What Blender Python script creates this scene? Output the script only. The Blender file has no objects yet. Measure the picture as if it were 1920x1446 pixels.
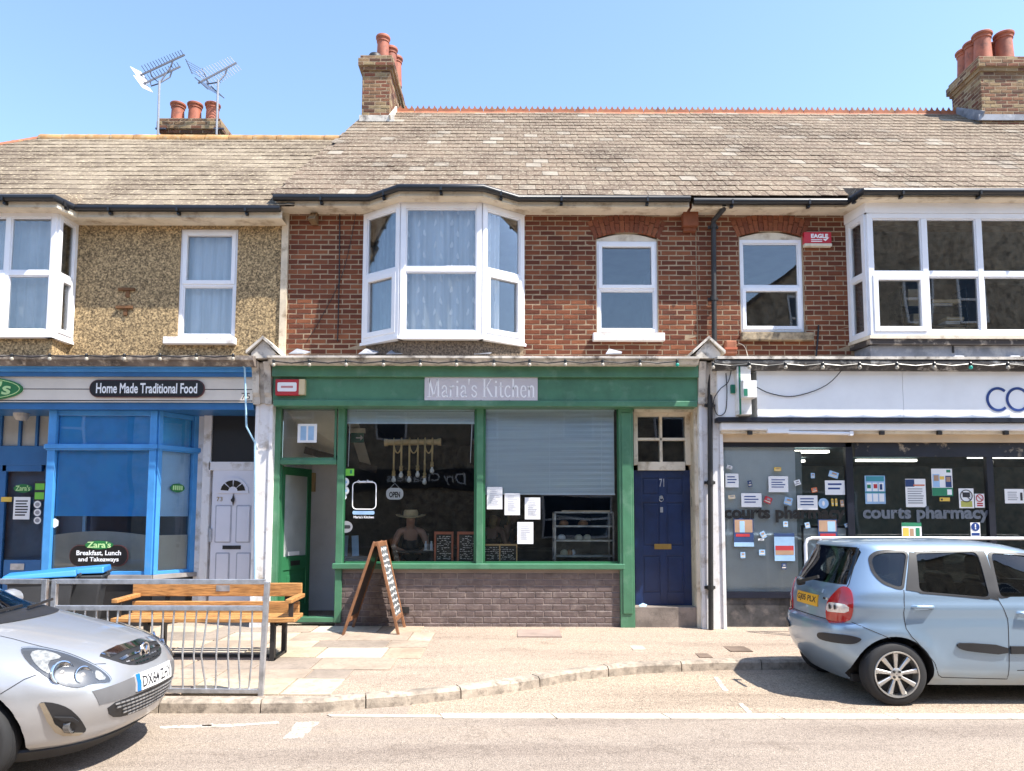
import bpy, bmesh, math, random
from mathutils import Vector, Matrix, geometry, noise
from mathutils.bvhtree import BVHTree
random.seed(7)
S = bpy.context.scene
COL = S.collection
R = math.radians
# ------------------------------------------------------------------ camera
F_PX, CX, CY = 1397.0, 960.0, 855.5
CAM = Vector((0, -10.8, 1.73))
cam = bpy.data.objects.new('camera', bpy.data.cameras.new('camera'))
COL.objects.link(cam)
CROT = Matrix.Rotation(R(-0.168), 3, 'Z') @ Matrix.Rotation(R(94.697), 3, 'X') @ Matrix.Rotation(R(0.112), 3, 'Z')
cam.matrix_world = Matrix.Translation(CAM) @ CROT.to_4x4()
cam.data.sensor_width = 36
cam.data.lens = F_PX / 1920 * 36
cam.data.shift_y = (CY - 723) / 1920
cam.data.clip_end = 2000
S.camera = cam
# ------------------------------------------------------------------ sky and sun
SUN = Vector((0.56, -0.29, 1.0)).normalized()
w = bpy.data.worlds.new('World'); S.world = w; w.use_nodes = True
wn = w.node_tree.nodes; wl = w.node_tree.links
sky = wn.new('ShaderNodeTexSky'); sky.sky_type = 'NISHITA'; sky.sun_disc = False
sky.sun_elevation = math.asin(SUN.z); sky.sun_rotation = math.atan2(SUN.x, SUN.y)
sky.air_density = 1.0; sky.dust_density = 0.6; sky.ozone_density = 2.2
bg = wn['Background']; bg.inputs['Strength'].default_value = 0.15
wl.new(sky.outputs[0], bg.inputs['Color'])
sd = bpy.data.lights.new('sun', 'SUN'); sd.energy = 4.0; sd.angle = R(0.53); sd.color = (1, 0.945, 0.86)
so = bpy.data.objects.new('sun', sd); COL.objects.link(so)
so.rotation_euler = SUN.to_track_quat('Z', 'Y').to_euler(); so.location = (6, -6, 14)
S.view_settings.view_transform = 'Standard'; S.view_settings.look = 'None'
S.view_settings.exposure = 1.38; S.view_settings.gamma = 1.0
S.view_settings.use_curve_mapping = False
S.render.engine = 'CYCLES'
S.cycles.max_bounces = 8; S.cycles.transparent_max_bounces = 16
# ------------------------------------------------------------------ measuring: a pixel of the 1920 px photograph on a plane of the place
def ray(u, v):
    return CROT @ Vector(((u - CX) / F_PX, -(v - CY) / F_PX, -1.0))
def at(u, v, Y):
    d = ray(u, v); return CAM + d * ((Y - CAM.y) / d.y)
def atz(u, v, Z):
    d = ray(u, v); return CAM + d * ((Z - CAM.z) / d.z)
def atx(u, v, X):
    d = ray(u, v); return CAM + d * ((X - CAM.x) / d.x)
def X_(u, v, Y): return at(u, v, Y).x
def Z_(u, v, Y): return at(u, v, Y).z
def rect(u0, v0, u1, v1, Y):
    um, vm = (u0 + u1) / 2, (v0 + v1) / 2
    return X_(u0, vm, Y), X_(u1, vm, Y), Z_(um, v1, Y), Z_(um, v0, Y)
# ------------------------------------------------------------------ object helpers
def tag(o, label=None, cat=None, group=None, kind=None):
    if label: o['label'] = label
    if cat: o['category'] = cat
    if group: o['group'] = group
    if kind: o['kind'] = kind
    return o
def thing(name, label, cat, loc=(0, 0, 0), group=None):
    o = bpy.data.objects.new(name, None); COL.objects.link(o)
    o.location = loc; o.empty_display_size = .1
    return tag(o, label, cat, group)
def link(o, parent=None):
    COL.objects.link(o)
    if parent is not None:
        o.parent = parent
        if parent.type == 'EMPTY':
            o.matrix_parent_inverse = Matrix.Translation(-Vector(parent.location))
    return o
def inst(name, mesh, parent, loc=(0, 0, 0)):
    o = bpy.data.objects.new(name, mesh); o.location = loc
    return link(o, parent)
class MB:
    def __init__(s): s.v = []; s.f = []; s.m = []; s.mi = 0
    def add(s, vs, fs):
        n = len(s.v); s.v += [Vector(p) for p in vs]
        for f in fs: s.f.append(tuple(i + n for i in f)); s.m.append(s.mi)
        return s
    def box(s, x0, x1, y0, y1, z0, z1):
        if x0 > x1: x0, x1 = x1, x0
        if y0 > y1: y0, y1 = y1, y0
        if z0 > z1: z0, z1 = z1, z0
        return s.add([(x0,y0,z0),(x1,y0,z0),(x1,y1,z0),(x0,y1,z0),(x0,y0,z1),(x1,y0,z1),(x1,y1,z1),(x0,y1,z1)],
              [(3,2,1,0),(4,5,6,7),(0,1,5,4),(1,2,6,5),(2,3,7,6),(3,0,4,7)])
    def uv(s, u0, v0, u1, v1, Y, Y2):      # box whose front lies at depth Y
        x0, x1, z0, z1 = rect(u0, v0, u1, v1, Y); return s.box(x0, x1, Y, Y2, z0, z1)
    def prism(s, pts, axis, a, b):         # 2D outline extruded along an axis
        n = len(pts)
        def P(p, t):
            return {'x': (t, p[0], p[1]), 'y': (p[0], t, p[1]), 'z': (p[0], p[1], t)}[axis]
        vs = [P(p, a) for p in pts] + [P(p, b) for p in pts]
        fs = [tuple(range(n))[::-1], tuple(range(n, 2 * n))] + [(i, (i + 1) % n, n + (i + 1) % n, n + i) for i in range(n)]
        return s.add(vs, fs)
    def tube(s, pts, r, n=8, closed=False):
        pts = [Vector(p) for p in pts]; m = len(pts); base = len(s.v); up = None
        for i, p in enumerate(pts):
            a = pts[i - 1] if (i > 0 or closed) else pts[0]; b = pts[(i + 1) % m] if (i < m - 1 or closed) else pts[-1]
            t = (b - a).normalized()
            if up is None: up = Vector((0, 0, 1)) if abs(t.z) < .9 else Vector((1, 0, 0))
            x = t.cross(up).normalized(); up = x.cross(t).normalized()
            rr = r[i] if isinstance(r, (list, tuple)) else r
            for k in range(n):
                q = 2 * math.pi * k / n; s.v.append(p + x * (rr * math.cos(q)) + up * (rr * math.sin(q)))
        for i in range(m if closed else m - 1):
            j = (i + 1) % m
            for k in range(n):
                s.f.append((base + i*n + k, base + i*n + (k+1) % n, base + j*n + (k+1) % n, base + j*n + k)); s.m.append(s.mi)
        if not closed:
            s.f.append(tuple(base + k for k in range(n))[::-1]); s.f.append(tuple(base + (m-1)*n + k for k in range(n))); s.m += [s.mi, s.mi]
        return s
    def bar(s, a, b, w, h, up=(0, 0, 1)):  # rectangular bar from a to b
        a, b, up = Vector(a), Vector(b), Vector(up); t = (b - a).normalized()
        x = t.cross(up)
        if x.length < 1e-4: x = t.cross(Vector((0, 1, 0)))
        x.normalize(); y = x.cross(t).normalized()
        vs = [c + x * (sx * w / 2) + y * (sy * h / 2) for c in (a, b) for sx, sy in ((-1,-1),(1,-1),(1,1),(-1,1))]
        return s.add(vs, [(3,2,1,0),(4,5,6,7),(0,1,5,4),(1,2,6,5),(2,3,7,6),(3,0,4,7)])
    def lathe(s, prof, c, axis='z', n=20, cap=True):
        base = len(s.v); c = Vector(c); m = len(prof)
        for r_, h in prof:
            for k in range(n):
                q = 2 * math.pi * k / n; a, b = r_ * math.cos(q), r_ * math.sin(q)
                s.v.append(c + Vector({'z': (a, b, h), 'y': (a, h, b), 'x': (h, a, b)}[axis]))
        for i in range(m - 1):
            for k in range(n):
                s.f.append((base+i*n+k, base+i*n+(k+1) % n, base+(i+1)*n+(k+1) % n, base+(i+1)*n+k)); s.m.append(s.mi)
        if cap:
            s.f.append(tuple(base + k for k in range(n))[::-1]); s.f.append(tuple(base+(m-1)*n+k for k in range(n))); s.m += [s.mi, s.mi]
        return s
    def quad(s, *p): return s.add(p, [tuple(range(len(p)))])
    def mesh(s, name, mats, smooth=False):
        me = bpy.data.meshes.new(name); me.from_pydata([tuple(p) for p in s.v], [], s.f)
        for m in (mats if isinstance(mats, (list, tuple)) else [mats]): me.materials.append(m)
        if max(s.m, default=0): me.polygons.foreach_set('material_index', s.m)
        bm = bmesh.new(); bm.from_mesh(me); bmesh.ops.recalc_face_normals(bm, faces=bm.faces); bm.to_mesh(me); bm.free()
        if smooth:
            me.polygons.foreach_set('use_smooth', [True] * len(me.polygons)); me.set_sharp_from_angle(angle=R(40))
        return me
    def build(s, name, mats, parent=None, smooth=False, bevel=0):
        o = bpy.data.objects.new(name, s.mesh(name, mats, smooth)); link(o, parent)
        if bevel:
            b = o.modifiers.new('b', 'BEVEL'); b.width = bevel; b.segments = 2; b.limit_method = 'ANGLE'; b.angle_limit = R(50)
        return o
def text(body, x0, x1, z0, z1, y, mat, parent=None, bold=0.0, shear=0.0, depth=.002, name='lettering', nrm='-y', sp=1.0):
    cu = bpy.data.curves.new('t', 'FONT'); cu.body = body; cu.offset = bold; cu.shear = shear; cu.extrude = .01; cu.space_character = sp
    cu.resolution_u = 3; cu.align_x = 'CENTER'
    to = bpy.data.objects.new('t', cu); COL.objects.link(to)
    dg = bpy.context.evaluated_depsgraph_get(); me = bpy.data.meshes.new_from_object(to.evaluated_get(dg))
    bpy.data.objects.remove(to)
    xs = [v.co.x for v in me.vertices]; ys = [v.co.y for v in me.vertices]
    a, b, c, d = min(xs), max(xs), min(ys), max(ys)
    for v in me.vertices:
        s_ = (v.co.x - a) / (b - a); t_ = (v.co.y - c) / (d - c); q = v.co.z / .01
        if nrm == '-y': v.co = (x0 + (x1 - x0) * s_, y - depth * (q + 1) / 2, z0 + (z1 - z0) * t_)
        elif nrm == '+y': v.co = (x1 + (x0 - x1) * s_, y + depth * (q + 1) / 2, z0 + (z1 - z0) * t_)
        else: v.co = (s_, t_, q)
    me.materials.clear(); me.materials.append(mat)
    o = bpy.data.objects.new(name, me); return link(o, parent)
# ------------------------------------------------------------------ materials
MATS = {}
def M_road(name, col, k=1.0):
    """asphalt: pale and dark stone chips, worn streaks along the road, stains and hairline cracks"""
    m = bpy.data.materials.new(name); m.use_nodes = True; MATS[name] = m
    n, l = m.node_tree.nodes, m.node_tree.links; b = n['Principled BSDF']; b.inputs['Roughness'].default_value = .93; b.inputs['Specular IOR Level'].default_value = .3
    g = n.new('ShaderNodeNewGeometry'); pos = g.outputs['Position']
    def nz(sc, det, st=None, ro=.65):
        t = n.new('ShaderNodeTexNoise'); t.inputs['Scale'].default_value = sc; t.inputs['Detail'].default_value = det; t.inputs['Roughness'].default_value = ro; p = pos
        if st: mp = n.new('ShaderNodeMapping'); mp.inputs['Scale'].default_value = st; l.new(pos, mp.inputs[0]); p = mp.outputs[0]
        l.new(p, t.inputs['Vector']); return t.outputs[0]
    def mix(f, a, bb, op='MIX'):
        x = n.new('ShaderNodeMix'); x.data_type = 'RGBA'; x.blend_type = op
        if isinstance(f, float): x.inputs[0].default_value = f
        else: l.new(f, x.inputs[0])
        for i, q in ((6, a), (7, bb)):
            if isinstance(q, tuple): x.inputs[i].default_value = (*q, 1)
            else: l.new(q, x.inputs[i])
        return x.outputs[2]
    v = n.new('ShaderNodeTexVoronoi'); v.inputs['Scale'].default_value = 150 / k; l.new(pos, v.inputs['Vector'])
    r = ramp(n, [(.0, tuple(c * .55 for c in col)), (.35, tuple(c * .95 for c in col)), (.7, tuple(min(1, c * 1.12) for c in col)), (1, tuple(min(1, c * 1.5) for c in col))]); sp = n.new('ShaderNodeSeparateColor'); l.new(v.outputs['Color'], sp.inputs[0]); l.new(sp.outputs[0], r.inputs[0])
    r2 = ramp(n, [(.32, (.74, .72, .72)), (.5, (1, 1, 1)), (.7, (1.12, 1.10, 1.06))]); l.new(nz(.9, 6, (.25, 1.6, 1)), r2.inputs[0]); c = mix(1.0, r.outputs[0], r2.outputs[0], 'MULTIPLY')
    r3 = ramp(n, [(.60, (1, 1, 1)), (.74, (.70, .68, .66))]); l.new(nz(2.1, 8), r3.inputs[0]); c = mix(1.0, c, r3.outputs[0], 'MULTIPLY')
    v2 = n.new('ShaderNodeTexVoronoi'); v2.feature = 'DISTANCE_TO_EDGE'; v2.inputs['Scale'].default_value = .55; w = n.new('ShaderNodeVectorMath'); w.operation = 'ADD'; nn = n.new('ShaderNodeTexNoise'); nn.inputs['Scale'].default_value = 3; nn.inputs['Detail'].default_value = 6; l.new(pos, nn.inputs['Vector']); l.new(pos, w.inputs[0]); l.new(nn.outputs['Color'], w.inputs[1]); l.new(w.outputs[0], v2.inputs['Vector'])
    r4 = ramp(n, [(.004, (.5, .48, .46)), (.009, (1, 1, 1))]); l.new(v2.outputs['Distance'], r4.inputs[0]); c = mix(.3, c, mix(1.0, c, r4.outputs[0], 'MULTIPLY'))
    l.new(c, b.inputs['Base Color'])
    bp = n.new('ShaderNodeBump'); bp.inputs['Strength'].default_value = .8; bp.inputs['Distance'].default_value = .006; l.new(v.outputs['Distance'], bp.inputs['Height']); l.new(bp.outputs[0], b.inputs['Normal'])
    return m
def ramp(n, stops):
    r = n.new('ShaderNodeValToRGB'); e = r.color_ramp.elements
    while len(e) < len(stops): e.new(.5)
    for k, (p, c) in enumerate(stops): e[k].position = p; e[k].color = (*c, 1) if len(c) == 3 else c
    return r
def M(name, col, rough=.6, metal=0.0, var=.12, vs=2.5, bump=0.0, bs=60, dirt=None, coat=0.0, spec=.5, stretch=None, sheen=0):
    """plain weathered surface: two scales of noise on the colour, fine relief, optional dirt (colour, amount, scale)"""
    if name in MATS: return MATS[name]
    m = bpy.data.materials.new(name); m.use_nodes = True; MATS[name] = m
    n, l = m.node_tree.nodes, m.node_tree.links; b = n['Principled BSDF']
    b.inputs['Roughness'].default_value = rough; b.inputs['Metallic'].default_value = metal
    b.inputs['Coat Weight'].default_value = coat; b.inputs['Coat Roughness'].default_value = .06
    b.inputs['Specular IOR Level'].default_value = spec
    g = n.new('ShaderNodeNewGeometry'); pos = g.outputs['Position']
    if stretch:
        mp = n.new('ShaderNodeMapping'); mp.inputs['Scale'].default_value = stretch; l.new(pos, mp.inputs[0]); pos = mp.outputs[0]
    def nz(sc, det=5):
        t = n.new('ShaderNodeTexNoise'); t.inputs['Scale'].default_value = sc; t.inputs['Detail'].default_value = det
        t.inputs['Roughness'].default_value = .62; l.new(pos, t.inputs['Vector']); return t
    t = nz(vs)
    lo = tuple(max(0, c * (1 - var * 1.6)) for c in col); hi = tuple(min(1, c * (1 + var * 1.4)) for c in col)
    rp = ramp(n, [(.3, lo), (.5, col), (.72, hi)]); l.new(t.outputs[0], rp.inputs[0]); c = rp.outputs[0]
    if dirt:
        t2 = nz(dirt[2], 8); r2 = ramp(n, [(.62 - .35 * dirt[1], (0, 0, 0)), (.78 - .25 * dirt[1], (1, 1, 1))]); l.new(t2.outputs[0], r2.inputs[0])
        mx = n.new('ShaderNodeMix'); mx.data_type = 'RGBA'; l.new(r2.outputs[0], mx.inputs[0]); l.new(c, mx.inputs[6]); mx.inputs[7].default_value = (*dirt[0], 1); c = mx.outputs[2]
    l.new(c, b.inputs['Base Color'])
    if bump:
        t3 = nz(bs, 6); bp = n.new('ShaderNodeBump'); bp.inputs['Strength'].default_value = bump; bp.inputs['Distance'].default_value = .01
        l.new(t3.outputs[0], bp.inputs['Height']); l.new(bp.outputs[0], b.inputs['Normal'])
    return m
def M_cells(name, cols, mot=(.0, .0, .0), motamt=.35, motsc=3.0, rough=.85, bump=.4, bs=50, lich=None):
    """piece by piece colour: a random value for each brick/slate cell picks from a ramp, with weather mottling over it"""
    m = bpy.data.materials.new(name); m.use_nodes = True; MATS[name] = m
    n, l = m.node_tree.nodes, m.node_tree.links; b = n['Principled BSDF']; b.inputs['Roughness'].default_value = rough
    b.inputs['Specular IOR Level'].default_value = .25
    g = n.new('ShaderNodeNewGeometry')
    def ma(op, a, bb):
        q = n.new('ShaderNodeMath'); q.operation = op
        for i, x in enumerate((a, bb)):
            if isinstance(x, (int, float)): q.inputs[i].default_value = x
            elif x is not None: l.new(x, q.inputs[i])
        return q.outputs[0]
    oi = n.new('ShaderNodeObjectInfo'); an = n.new('ShaderNodeAttribute'); an.attribute_name = 'rnd'
    hv = ma('FRACT', ma('ADD', oi.outputs['Random'], an.outputs['Fac']), None)
    k = len(cols); rp = ramp(n, [((i + .5) / k, c) for i, c in enumerate(cols)]); l.new(hv, rp.inputs[0])
    t = n.new('ShaderNodeTexNoise'); t.inputs['Scale'].default_value = motsc; t.inputs['Detail'].default_value = 9; t.inputs['Roughness'].default_value = .7
    l.new(g.outputs['Position'], t.inputs['Vector'])
    r2 = ramp(n, [(.42, (0, 0, 0)), (.68, (1, 1, 1))]); l.new(t.outputs[0], r2.inputs[0])
    mx = n.new('ShaderNodeMix'); mx.data_type = 'RGBA'; l.new(ma('MULTIPLY', r2.outputs[0], motamt), mx.inputs[0]); l.new(rp.outputs[0], mx.inputs[6]); mx.inputs[7].default_value = (*mot, 1)
    c = mx.outputs[2]
    if lich:
        t4 = n.new('ShaderNodeTexNoise'); t4.inputs['Scale'].default_value = lich[1]; t4.inputs['Detail'].default_value = 8; t4.inputs['Roughness'].default_value = .75
        l.new(g.outputs['Position'], t4.inputs['Vector']); r4 = ramp(n, [(lich[2], (0, 0, 0)), (lich[2] + .05, (1, 1, 1))]); l.new(t4.outputs[0], r4.inputs[0])
        mx2 = n.new('ShaderNodeMix'); mx2.data_type = 'RGBA'; l.new(r4.outputs[0], mx2.inputs[0]); l.new(c, mx2.inputs[6]); mx2.inputs[7].default_value = (*lich[0], 1); c = mx2.outputs[2]
    l.new(c, b.inputs['Base Color'])
    t3 = n.new('ShaderNodeTexNoise'); t3.inputs['Scale'].default_value = bs; t3.inputs['Detail'].default_value = 6; l.new(g.outputs['Position'], t3.inputs['Vector'])
    bp = n.new('ShaderNodeBump'); bp.inputs['Strength'].default_value = bump; bp.inputs['Distance'].default_value = .01; l.new(t3.outputs[0], bp.inputs['Height']); l.new(bp.outputs[0], b.inputs['Normal'])
    return m
def M_glass(name, tint=(1, 1, 1), refl=1.0, base=.05, rough=0.0):
    m = bpy.data.materials.new(name); m.use_nodes = True; MATS[name] = m
    n, l = m.node_tree.nodes, m.node_tree.links; n.remove(n['Principled BSDF'])
    tr = n.new('ShaderNodeBsdfTransparent'); tr.inputs[0].default_value = (*tint, 1)
    gl = n.new('ShaderNodeBsdfGlossy'); gl.inputs['Roughness'].default_value = rough
    lw = n.new('ShaderNodeFresnel'); lw.inputs[0].default_value = 1.5
    ad = n.new('ShaderNodeMath'); ad.operation = 'MULTIPLY_ADD'; ad.inputs[1].default_value = refl; ad.inputs[2].default_value = base; ad.use_clamp = True
    mx = n.new('ShaderNodeMixShader'); l.new(lw.outputs[0], ad.inputs[0]); l.new(ad.outputs[0], mx.inputs[0])
    # slow waviness of real panes
    g = n.new('ShaderNodeNewGeometry'); t = n.new('ShaderNodeTexNoise'); t.inputs['Scale'].default_value = 1.6; t.inputs['Detail'].default_value = 0; l.new(g.outputs['Position'], t.inputs['Vector'])
    bp = n.new('ShaderNodeBump'); bp.inputs['Strength'].default_value = .12; bp.inputs['Distance'].default_value = .02; l.new(t.outputs[0], bp.inputs['Height']); l.new(bp.outputs[0], gl.inputs['Normal'])
    l.new(tr.outputs[0], mx.inputs[1]); l.new(gl.outputs[0], mx.inputs[2]); l.new(mx.outputs[0], n['Material Output'].inputs[0])
    return m
def M_emit(name, col, st):
    m = bpy.data.materials.new(name); m.use_nodes = True; MATS[name] = m
    b = m.node_tree.nodes['Principled BSDF']; b.inputs['Base Color'].default_value = (*col, 1)
    b.inputs['Emission Color'].default_value = (*col, 1); b.inputs['Emission Strength'].default_value = st
    return m
m_brick = M_cells('red_brick', [(.115,.036,.02),(.14,.043,.023),(.16,.05,.025),(.172,.055,.027),(.19,.062,.03),(.235,.082,.038)], mot=(.065,.026,.016), motamt=.4, motsc=2.2, bump=.5)
m_oldbrick = M_cells('chimney_brick', [(.11,.05,.032),(.20,.07,.04),(.28,.19,.10),(.16,.06,.035),(.33,.24,.13)], mot=(.06,.045,.03), motamt=.55, motsc=5, bump=.6, lich=((.45,.32,.06), 6, .66))
m_pbrick = M('painted_brick', (.13,.096,.088), .5, var=.22, vs=5, bump=.4, bs=45, dirt=((.21,.165,.145), .33, 9))
m_mortar = M('mortar', (.34,.25,.16), .95, var=.2, vs=8, bump=.4, dirt=((.2,.14,.09), .3, 4))
m_pmortar = M('painted_mortar', (.25,.195,.17), .7, var=.15)
m_slate = M_cells('slate', [(.155,.112,.078),(.172,.126,.088),(.19,.14,.098),(.182,.13,.09),(.20,.15,.105),(.165,.118,.082),(.22,.17,.12),(.178,.13,.092),(.16,.115,.08),(.188,.14,.10),(.178,.13,.092),(.19,.145,.10),(.29,.25,.20)], mot=(.075,.05,.034), motamt=.85, motsc=.9, bump=.6, bs=30, lich=((.345,.295,.215), 24, .535))
m_slateL = M_cells('slate_weathered', [(.20,.158,.112),(.225,.178,.125),(.245,.197,.14),(.265,.215,.155),(.215,.17,.12)], mot=(.085,.058,.038), motamt=.9, motsc=.9, bump=.6, bs=30, lich=((.42,.35,.235), 19, .55))
m_under = M('roof_felt', (.035,.03,.027), .95)
m_render = M('pebbledash', (.42,.30,.155), .95, var=.55, vs=30, bump=1.0, bs=46, dirt=((.085,.057,.03), .50, 46))
m_rband = M('painted_stone', (.62,.52,.38), .8, var=.15, dirt=((.3,.22,.14), .3, 5))
m_white = M('white_upvc', (.80,.80,.82), .35, var=.03)
m_cream = M('cream_paint', (.68,.60,.47), .6, var=.1, dirt=((.32,.23,.14), .28, 4))
m_wpaint = M('white_masonry_paint', (.74,.72,.71), .7, var=.06, dirt=((.42,.36,.29), .26, 5), bump=.15)
m_black = M('black_plastic', (.012,.012,.013), .35, var=.2)
m_iron = M('black_iron', (.022,.02,.019), .55, var=.4, bump=.2)
m_green = M('green_gloss', (.066,.19,.105), .35, var=.16, vs=2.2, coat=.15, bump=.18, bs=9, dirt=((.12,.25,.16), .22, 4))
m_greend = M('dark_green_paint', (.03,.15,.065), .4, var=.1, coat=.1)
m_blue = M('blue_paint', (.06,.27,.60), .4, var=.1, coat=.1, dirt=((.10,.30,.6), .1, 5))
m_blued = M('deep_blue_paint', (.025,.13,.32), .4, var=.1)
m_navy = M('navy_door_paint', (.007,.023,.085), .35, var=.25, coat=.2, bump=.1, bs=15)
m_lead = M('lead_flashing', (.22,.23,.26), .6, var=.25, dirt=((.45,.45,.46), .3, 3))
m_flash = M('peeling_white_paint', (.58,.53,.46), .8, var=.2, dirt=((.12,.10,.085), .34, 7), bump=.4, bs=20)
m_terra = M('terracotta', (.33,.10,.055), .7, var=.2, vs=4, bump=.15, dirt=((.13,.05,.035), .25, 6))
m_ridge = M('red_ridge_tile', (.34,.12,.06), .8, var=.25, vs=4, dirt=((.36,.25,.1), .2, 6))
m_glass = M_glass('window_glass', (.96,.97,.97), .8, .055)
m_shopglass = M_glass('shop_glass', (.96,.98,.98), 1.0, .0)
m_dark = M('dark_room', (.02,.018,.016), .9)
m_paper = M('paper', (.80,.80,.80), .8, var=.02)
m_ink = M('printed_ink', (.03,.03,.035), .7)
m_navyink = M('navy_lettering', (.012,.045,.20), .4)
m_wood = M('varnished_pine', (.44,.22,.075), .45, var=.35, vs=5, stretch=(1.2, 9, 14), bump=.15, dirt=((.25,.10,.03), .3, 6))
m_wood2 = M('brown_wood', (.25,.115,.055), .5, var=.25, vs=6, bump=.15)
m_redwood = M('orange_stained_wood', (.38,.10,.045), .5, var=.2)
m_bamboo = M('pale_wood', (.56,.38,.17), .6, var=.15)
m_chalk = M('chalkboard', (.012,.017,.016), .7, var=.3)
m_chalkw = M('chalk', (.72,.72,.70), .95)
m_steel = M('galvanised_steel', (.50,.51,.53), .42, .75, var=.2, vs=9, bump=.1)
m_rubber = M('rubber', (.017,.017,.018), .8, var=.2)
m_asph = M_road('asphalt_road', (.29,.24,.195))
m_asph2 = M_road('asphalt_bay', (.33,.265,.20), 1.5)
m_pave = M_road('pavement_asphalt', (.34,.27,.21), 1.25)
m_kerb = M('granite_kerb', (.34,.285,.225), .9, var=.3, vs=6, bump=.5, dirt=((.17,.14,.11), .35, 14))
m_conc = M('pale_concrete', (.50,.44,.36), .9, var=.1, bump=.4, dirt=((.35,.29,.23), .3, 8))
m_line = M('road_paint', (.58,.55,.49), .8, var=.1, bump=.5, dirt=((.31,.255,.205), .74, 24))
m_red = M('red_lens', (.42,.012,.012), .12, var=.1, coat=1); m_clearlens = M('clear_lens', (.72,.66,.62), .15, .3, var=.2, vs=20, coat=1); m_chrome = M('chrome', (.72,.73,.75), .08, 1, var=.02)
# ------------------------------------------------------------------ pieces: single objects up to a limit, the rest joined
def pieces(name, items, mat, parent, limit=300, restname=None):
    cache = {}; rest = []
    for k, (key, mb, loc) in enumerate(items):
        if k < limit:
            if key not in cache: cache[key] = mb.mesh(name, mat)
            inst(name, cache[key], parent, loc)
        else: rest.append((mb, loc))
    if rest:
        v, f, rn = [], [], []
        for mb, loc in rest:
            n = len(v); loc = Vector(loc); v += [tuple(p + loc) for p in mb.v]; f += [tuple(i + n for i in q) for q in mb.f]
            rn += [random.random()] * len(mb.f)
        me = bpy.data.meshes.new(restname or name + 's'); me.from_pydata(v, [], f); me.materials.append(mat)
        at_ = me.attributes.new('rnd', 'FLOAT', 'FACE'); at_.data.foreach_set('value', rn)
        bm = bmesh.new(); bm.from_mesh(me); bmesh.ops.recalc_face_normals(bm, faces=bm.faces); bm.to_mesh(me); bm.free()
        o = bpy.data.objects.new(restname or name + 's', me); link(o, parent); tag(o, kind='stuff')
_bc = {}
def brick_mb(L, H, D, ax='-y', var=0):
    key = (round(L, 3), round(H, 3), D, ax, var)
    if key in _bc: return key, _bc[key]
    rn = random.Random(hash(key)); c = .006; j = lambda: rn.uniform(-.0025, .0025)
    h, g = L / 2, H / 2
    o = [(-h, c), (h, c), (h, c), (-h, c)]
    vs = []
    for sx, sz in ((-1,-1),(1,-1),(1,1),(-1,1)): vs.append((sx * h, D, sz * g))
    for sx, sz in ((-1,-1),(1,-1),(1,1),(-1,1)): vs.append((sx * h + j(), c, sz * g + j()))
    for sx, sz in ((-1,-1),(1,-1),(1,1),(-1,1)): vs.append((sx * (h - c) + j(), j() * .8, sz * (g - c) + j()))
    fs = [(8,9,10,11)] + [(4+i, 4+(i+1) % 4, 8+(i+1) % 4, 8+i) for i in range(4)] + [(i, (i+1) % 4, 4+(i+1) % 4, 4+i) for i in range(4)]
    if ax == '+x': vs = [(-y, x, z) for x, y, z in vs]
    if ax == '-x': vs = [(y, -x, z) for x, y, z in vs]
    mb = MB(); mb.add(vs, fs); _bc[key] = mb
    return key, mb
def lay(x0, x1, z0, z1, holes=(), L=.214, H=.064, J=.011, D=.03, face=0.0, ax='-y', edge=None):
    """bricks in running bond on a face; holes = (x0,x1,z0,z1)"""
    out = []; row = 0; z = z0
    while z + H <= z1 + .03:
        hh = min(H, z1 - z)
        iv = [(x0, x1)]
        for a, b, c, d in holes:
            if c < z + hh - .01 and d > z + .01:
                nv = []
                for p, q in iv:
                    if b <= p or a >= q: nv.append((p, q)); continue
                    if a - p > .015: nv.append((p, a - .006))
                    if q - b > .015: nv.append((b + .006, q))
                iv = nv
        for p, q in iv:
            s = math.floor((p - (row % 2) * (L + J) / 2) / (L + J)) * (L + J) + (row % 2) * (L + J) / 2
            while s < q:
                a, b = max(s, p), min(s + L, q)
                if b - a > .014:
                    key, mb = brick_mb(b - a, hh, D, ax, random.randrange(3)); c = (a + b) / 2
                    dj = random.uniform(-.003, .003)
                    loc = {'-y': (c, face - .004 + dj, z + hh / 2), '+x': (face + .004 + dj, c, z + hh / 2), '-x': (face - .004 + dj, c, z + hh / 2)}[ax]
                    out.append((key, mb, loc))
                s += L + J
        z += H + J; row += 1
    return out
def holed(mb, x0, x1, z0, z1, y0, y1, holes):
    xs = sorted({x0, x1, *[min(max(h[i], x0), x1) for h in holes for i in (0, 1)]}); zs = sorted({z0, z1, *[min(max(h[i], z0), z1) for h in holes for i in (2, 3)]})
    for a, b in zip(xs, xs[1:]):
        for c, d in zip(zs, zs[1:]):
            mx, mz = (a + b) / 2, (c + d) / 2
            if not any(h[0] < mx < h[1] and h[2] < mz < h[3] for h in holes): mb.box(a, b, y0, y1, c, d)
    return mb
def arch(parent, cx, zs, hs, rise, hgt, n, y=-.016, name='voussoir'):
    r = (hs * hs + rise * rise) / (2 * rise); zc = zs + rise - r; a0 = math.asin(hs / r) * 1.0
    for k in range(n):
        a, b = -a0 + 2 * a0 * k / n, -a0 + 2 * a0 * (k + 1) / n; g = .005 / r
        P = lambda q, rr: (cx + rr * math.sin(q), zc + rr * math.cos(q))
        cut = r + hgt * (.5 if k % 2 else .68)
        for ra, rb in ((r, cut - .004), (cut + .004, r + hgt)):
            mb = MB(); mb.prism([P(a + g, ra), P(b - g, ra), P(b - g * .8, rb), P(a + g * .8, rb)], 'y', y + random.uniform(-.003, .003), .03)
            mb.build(name, m_arch, parent)
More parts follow.
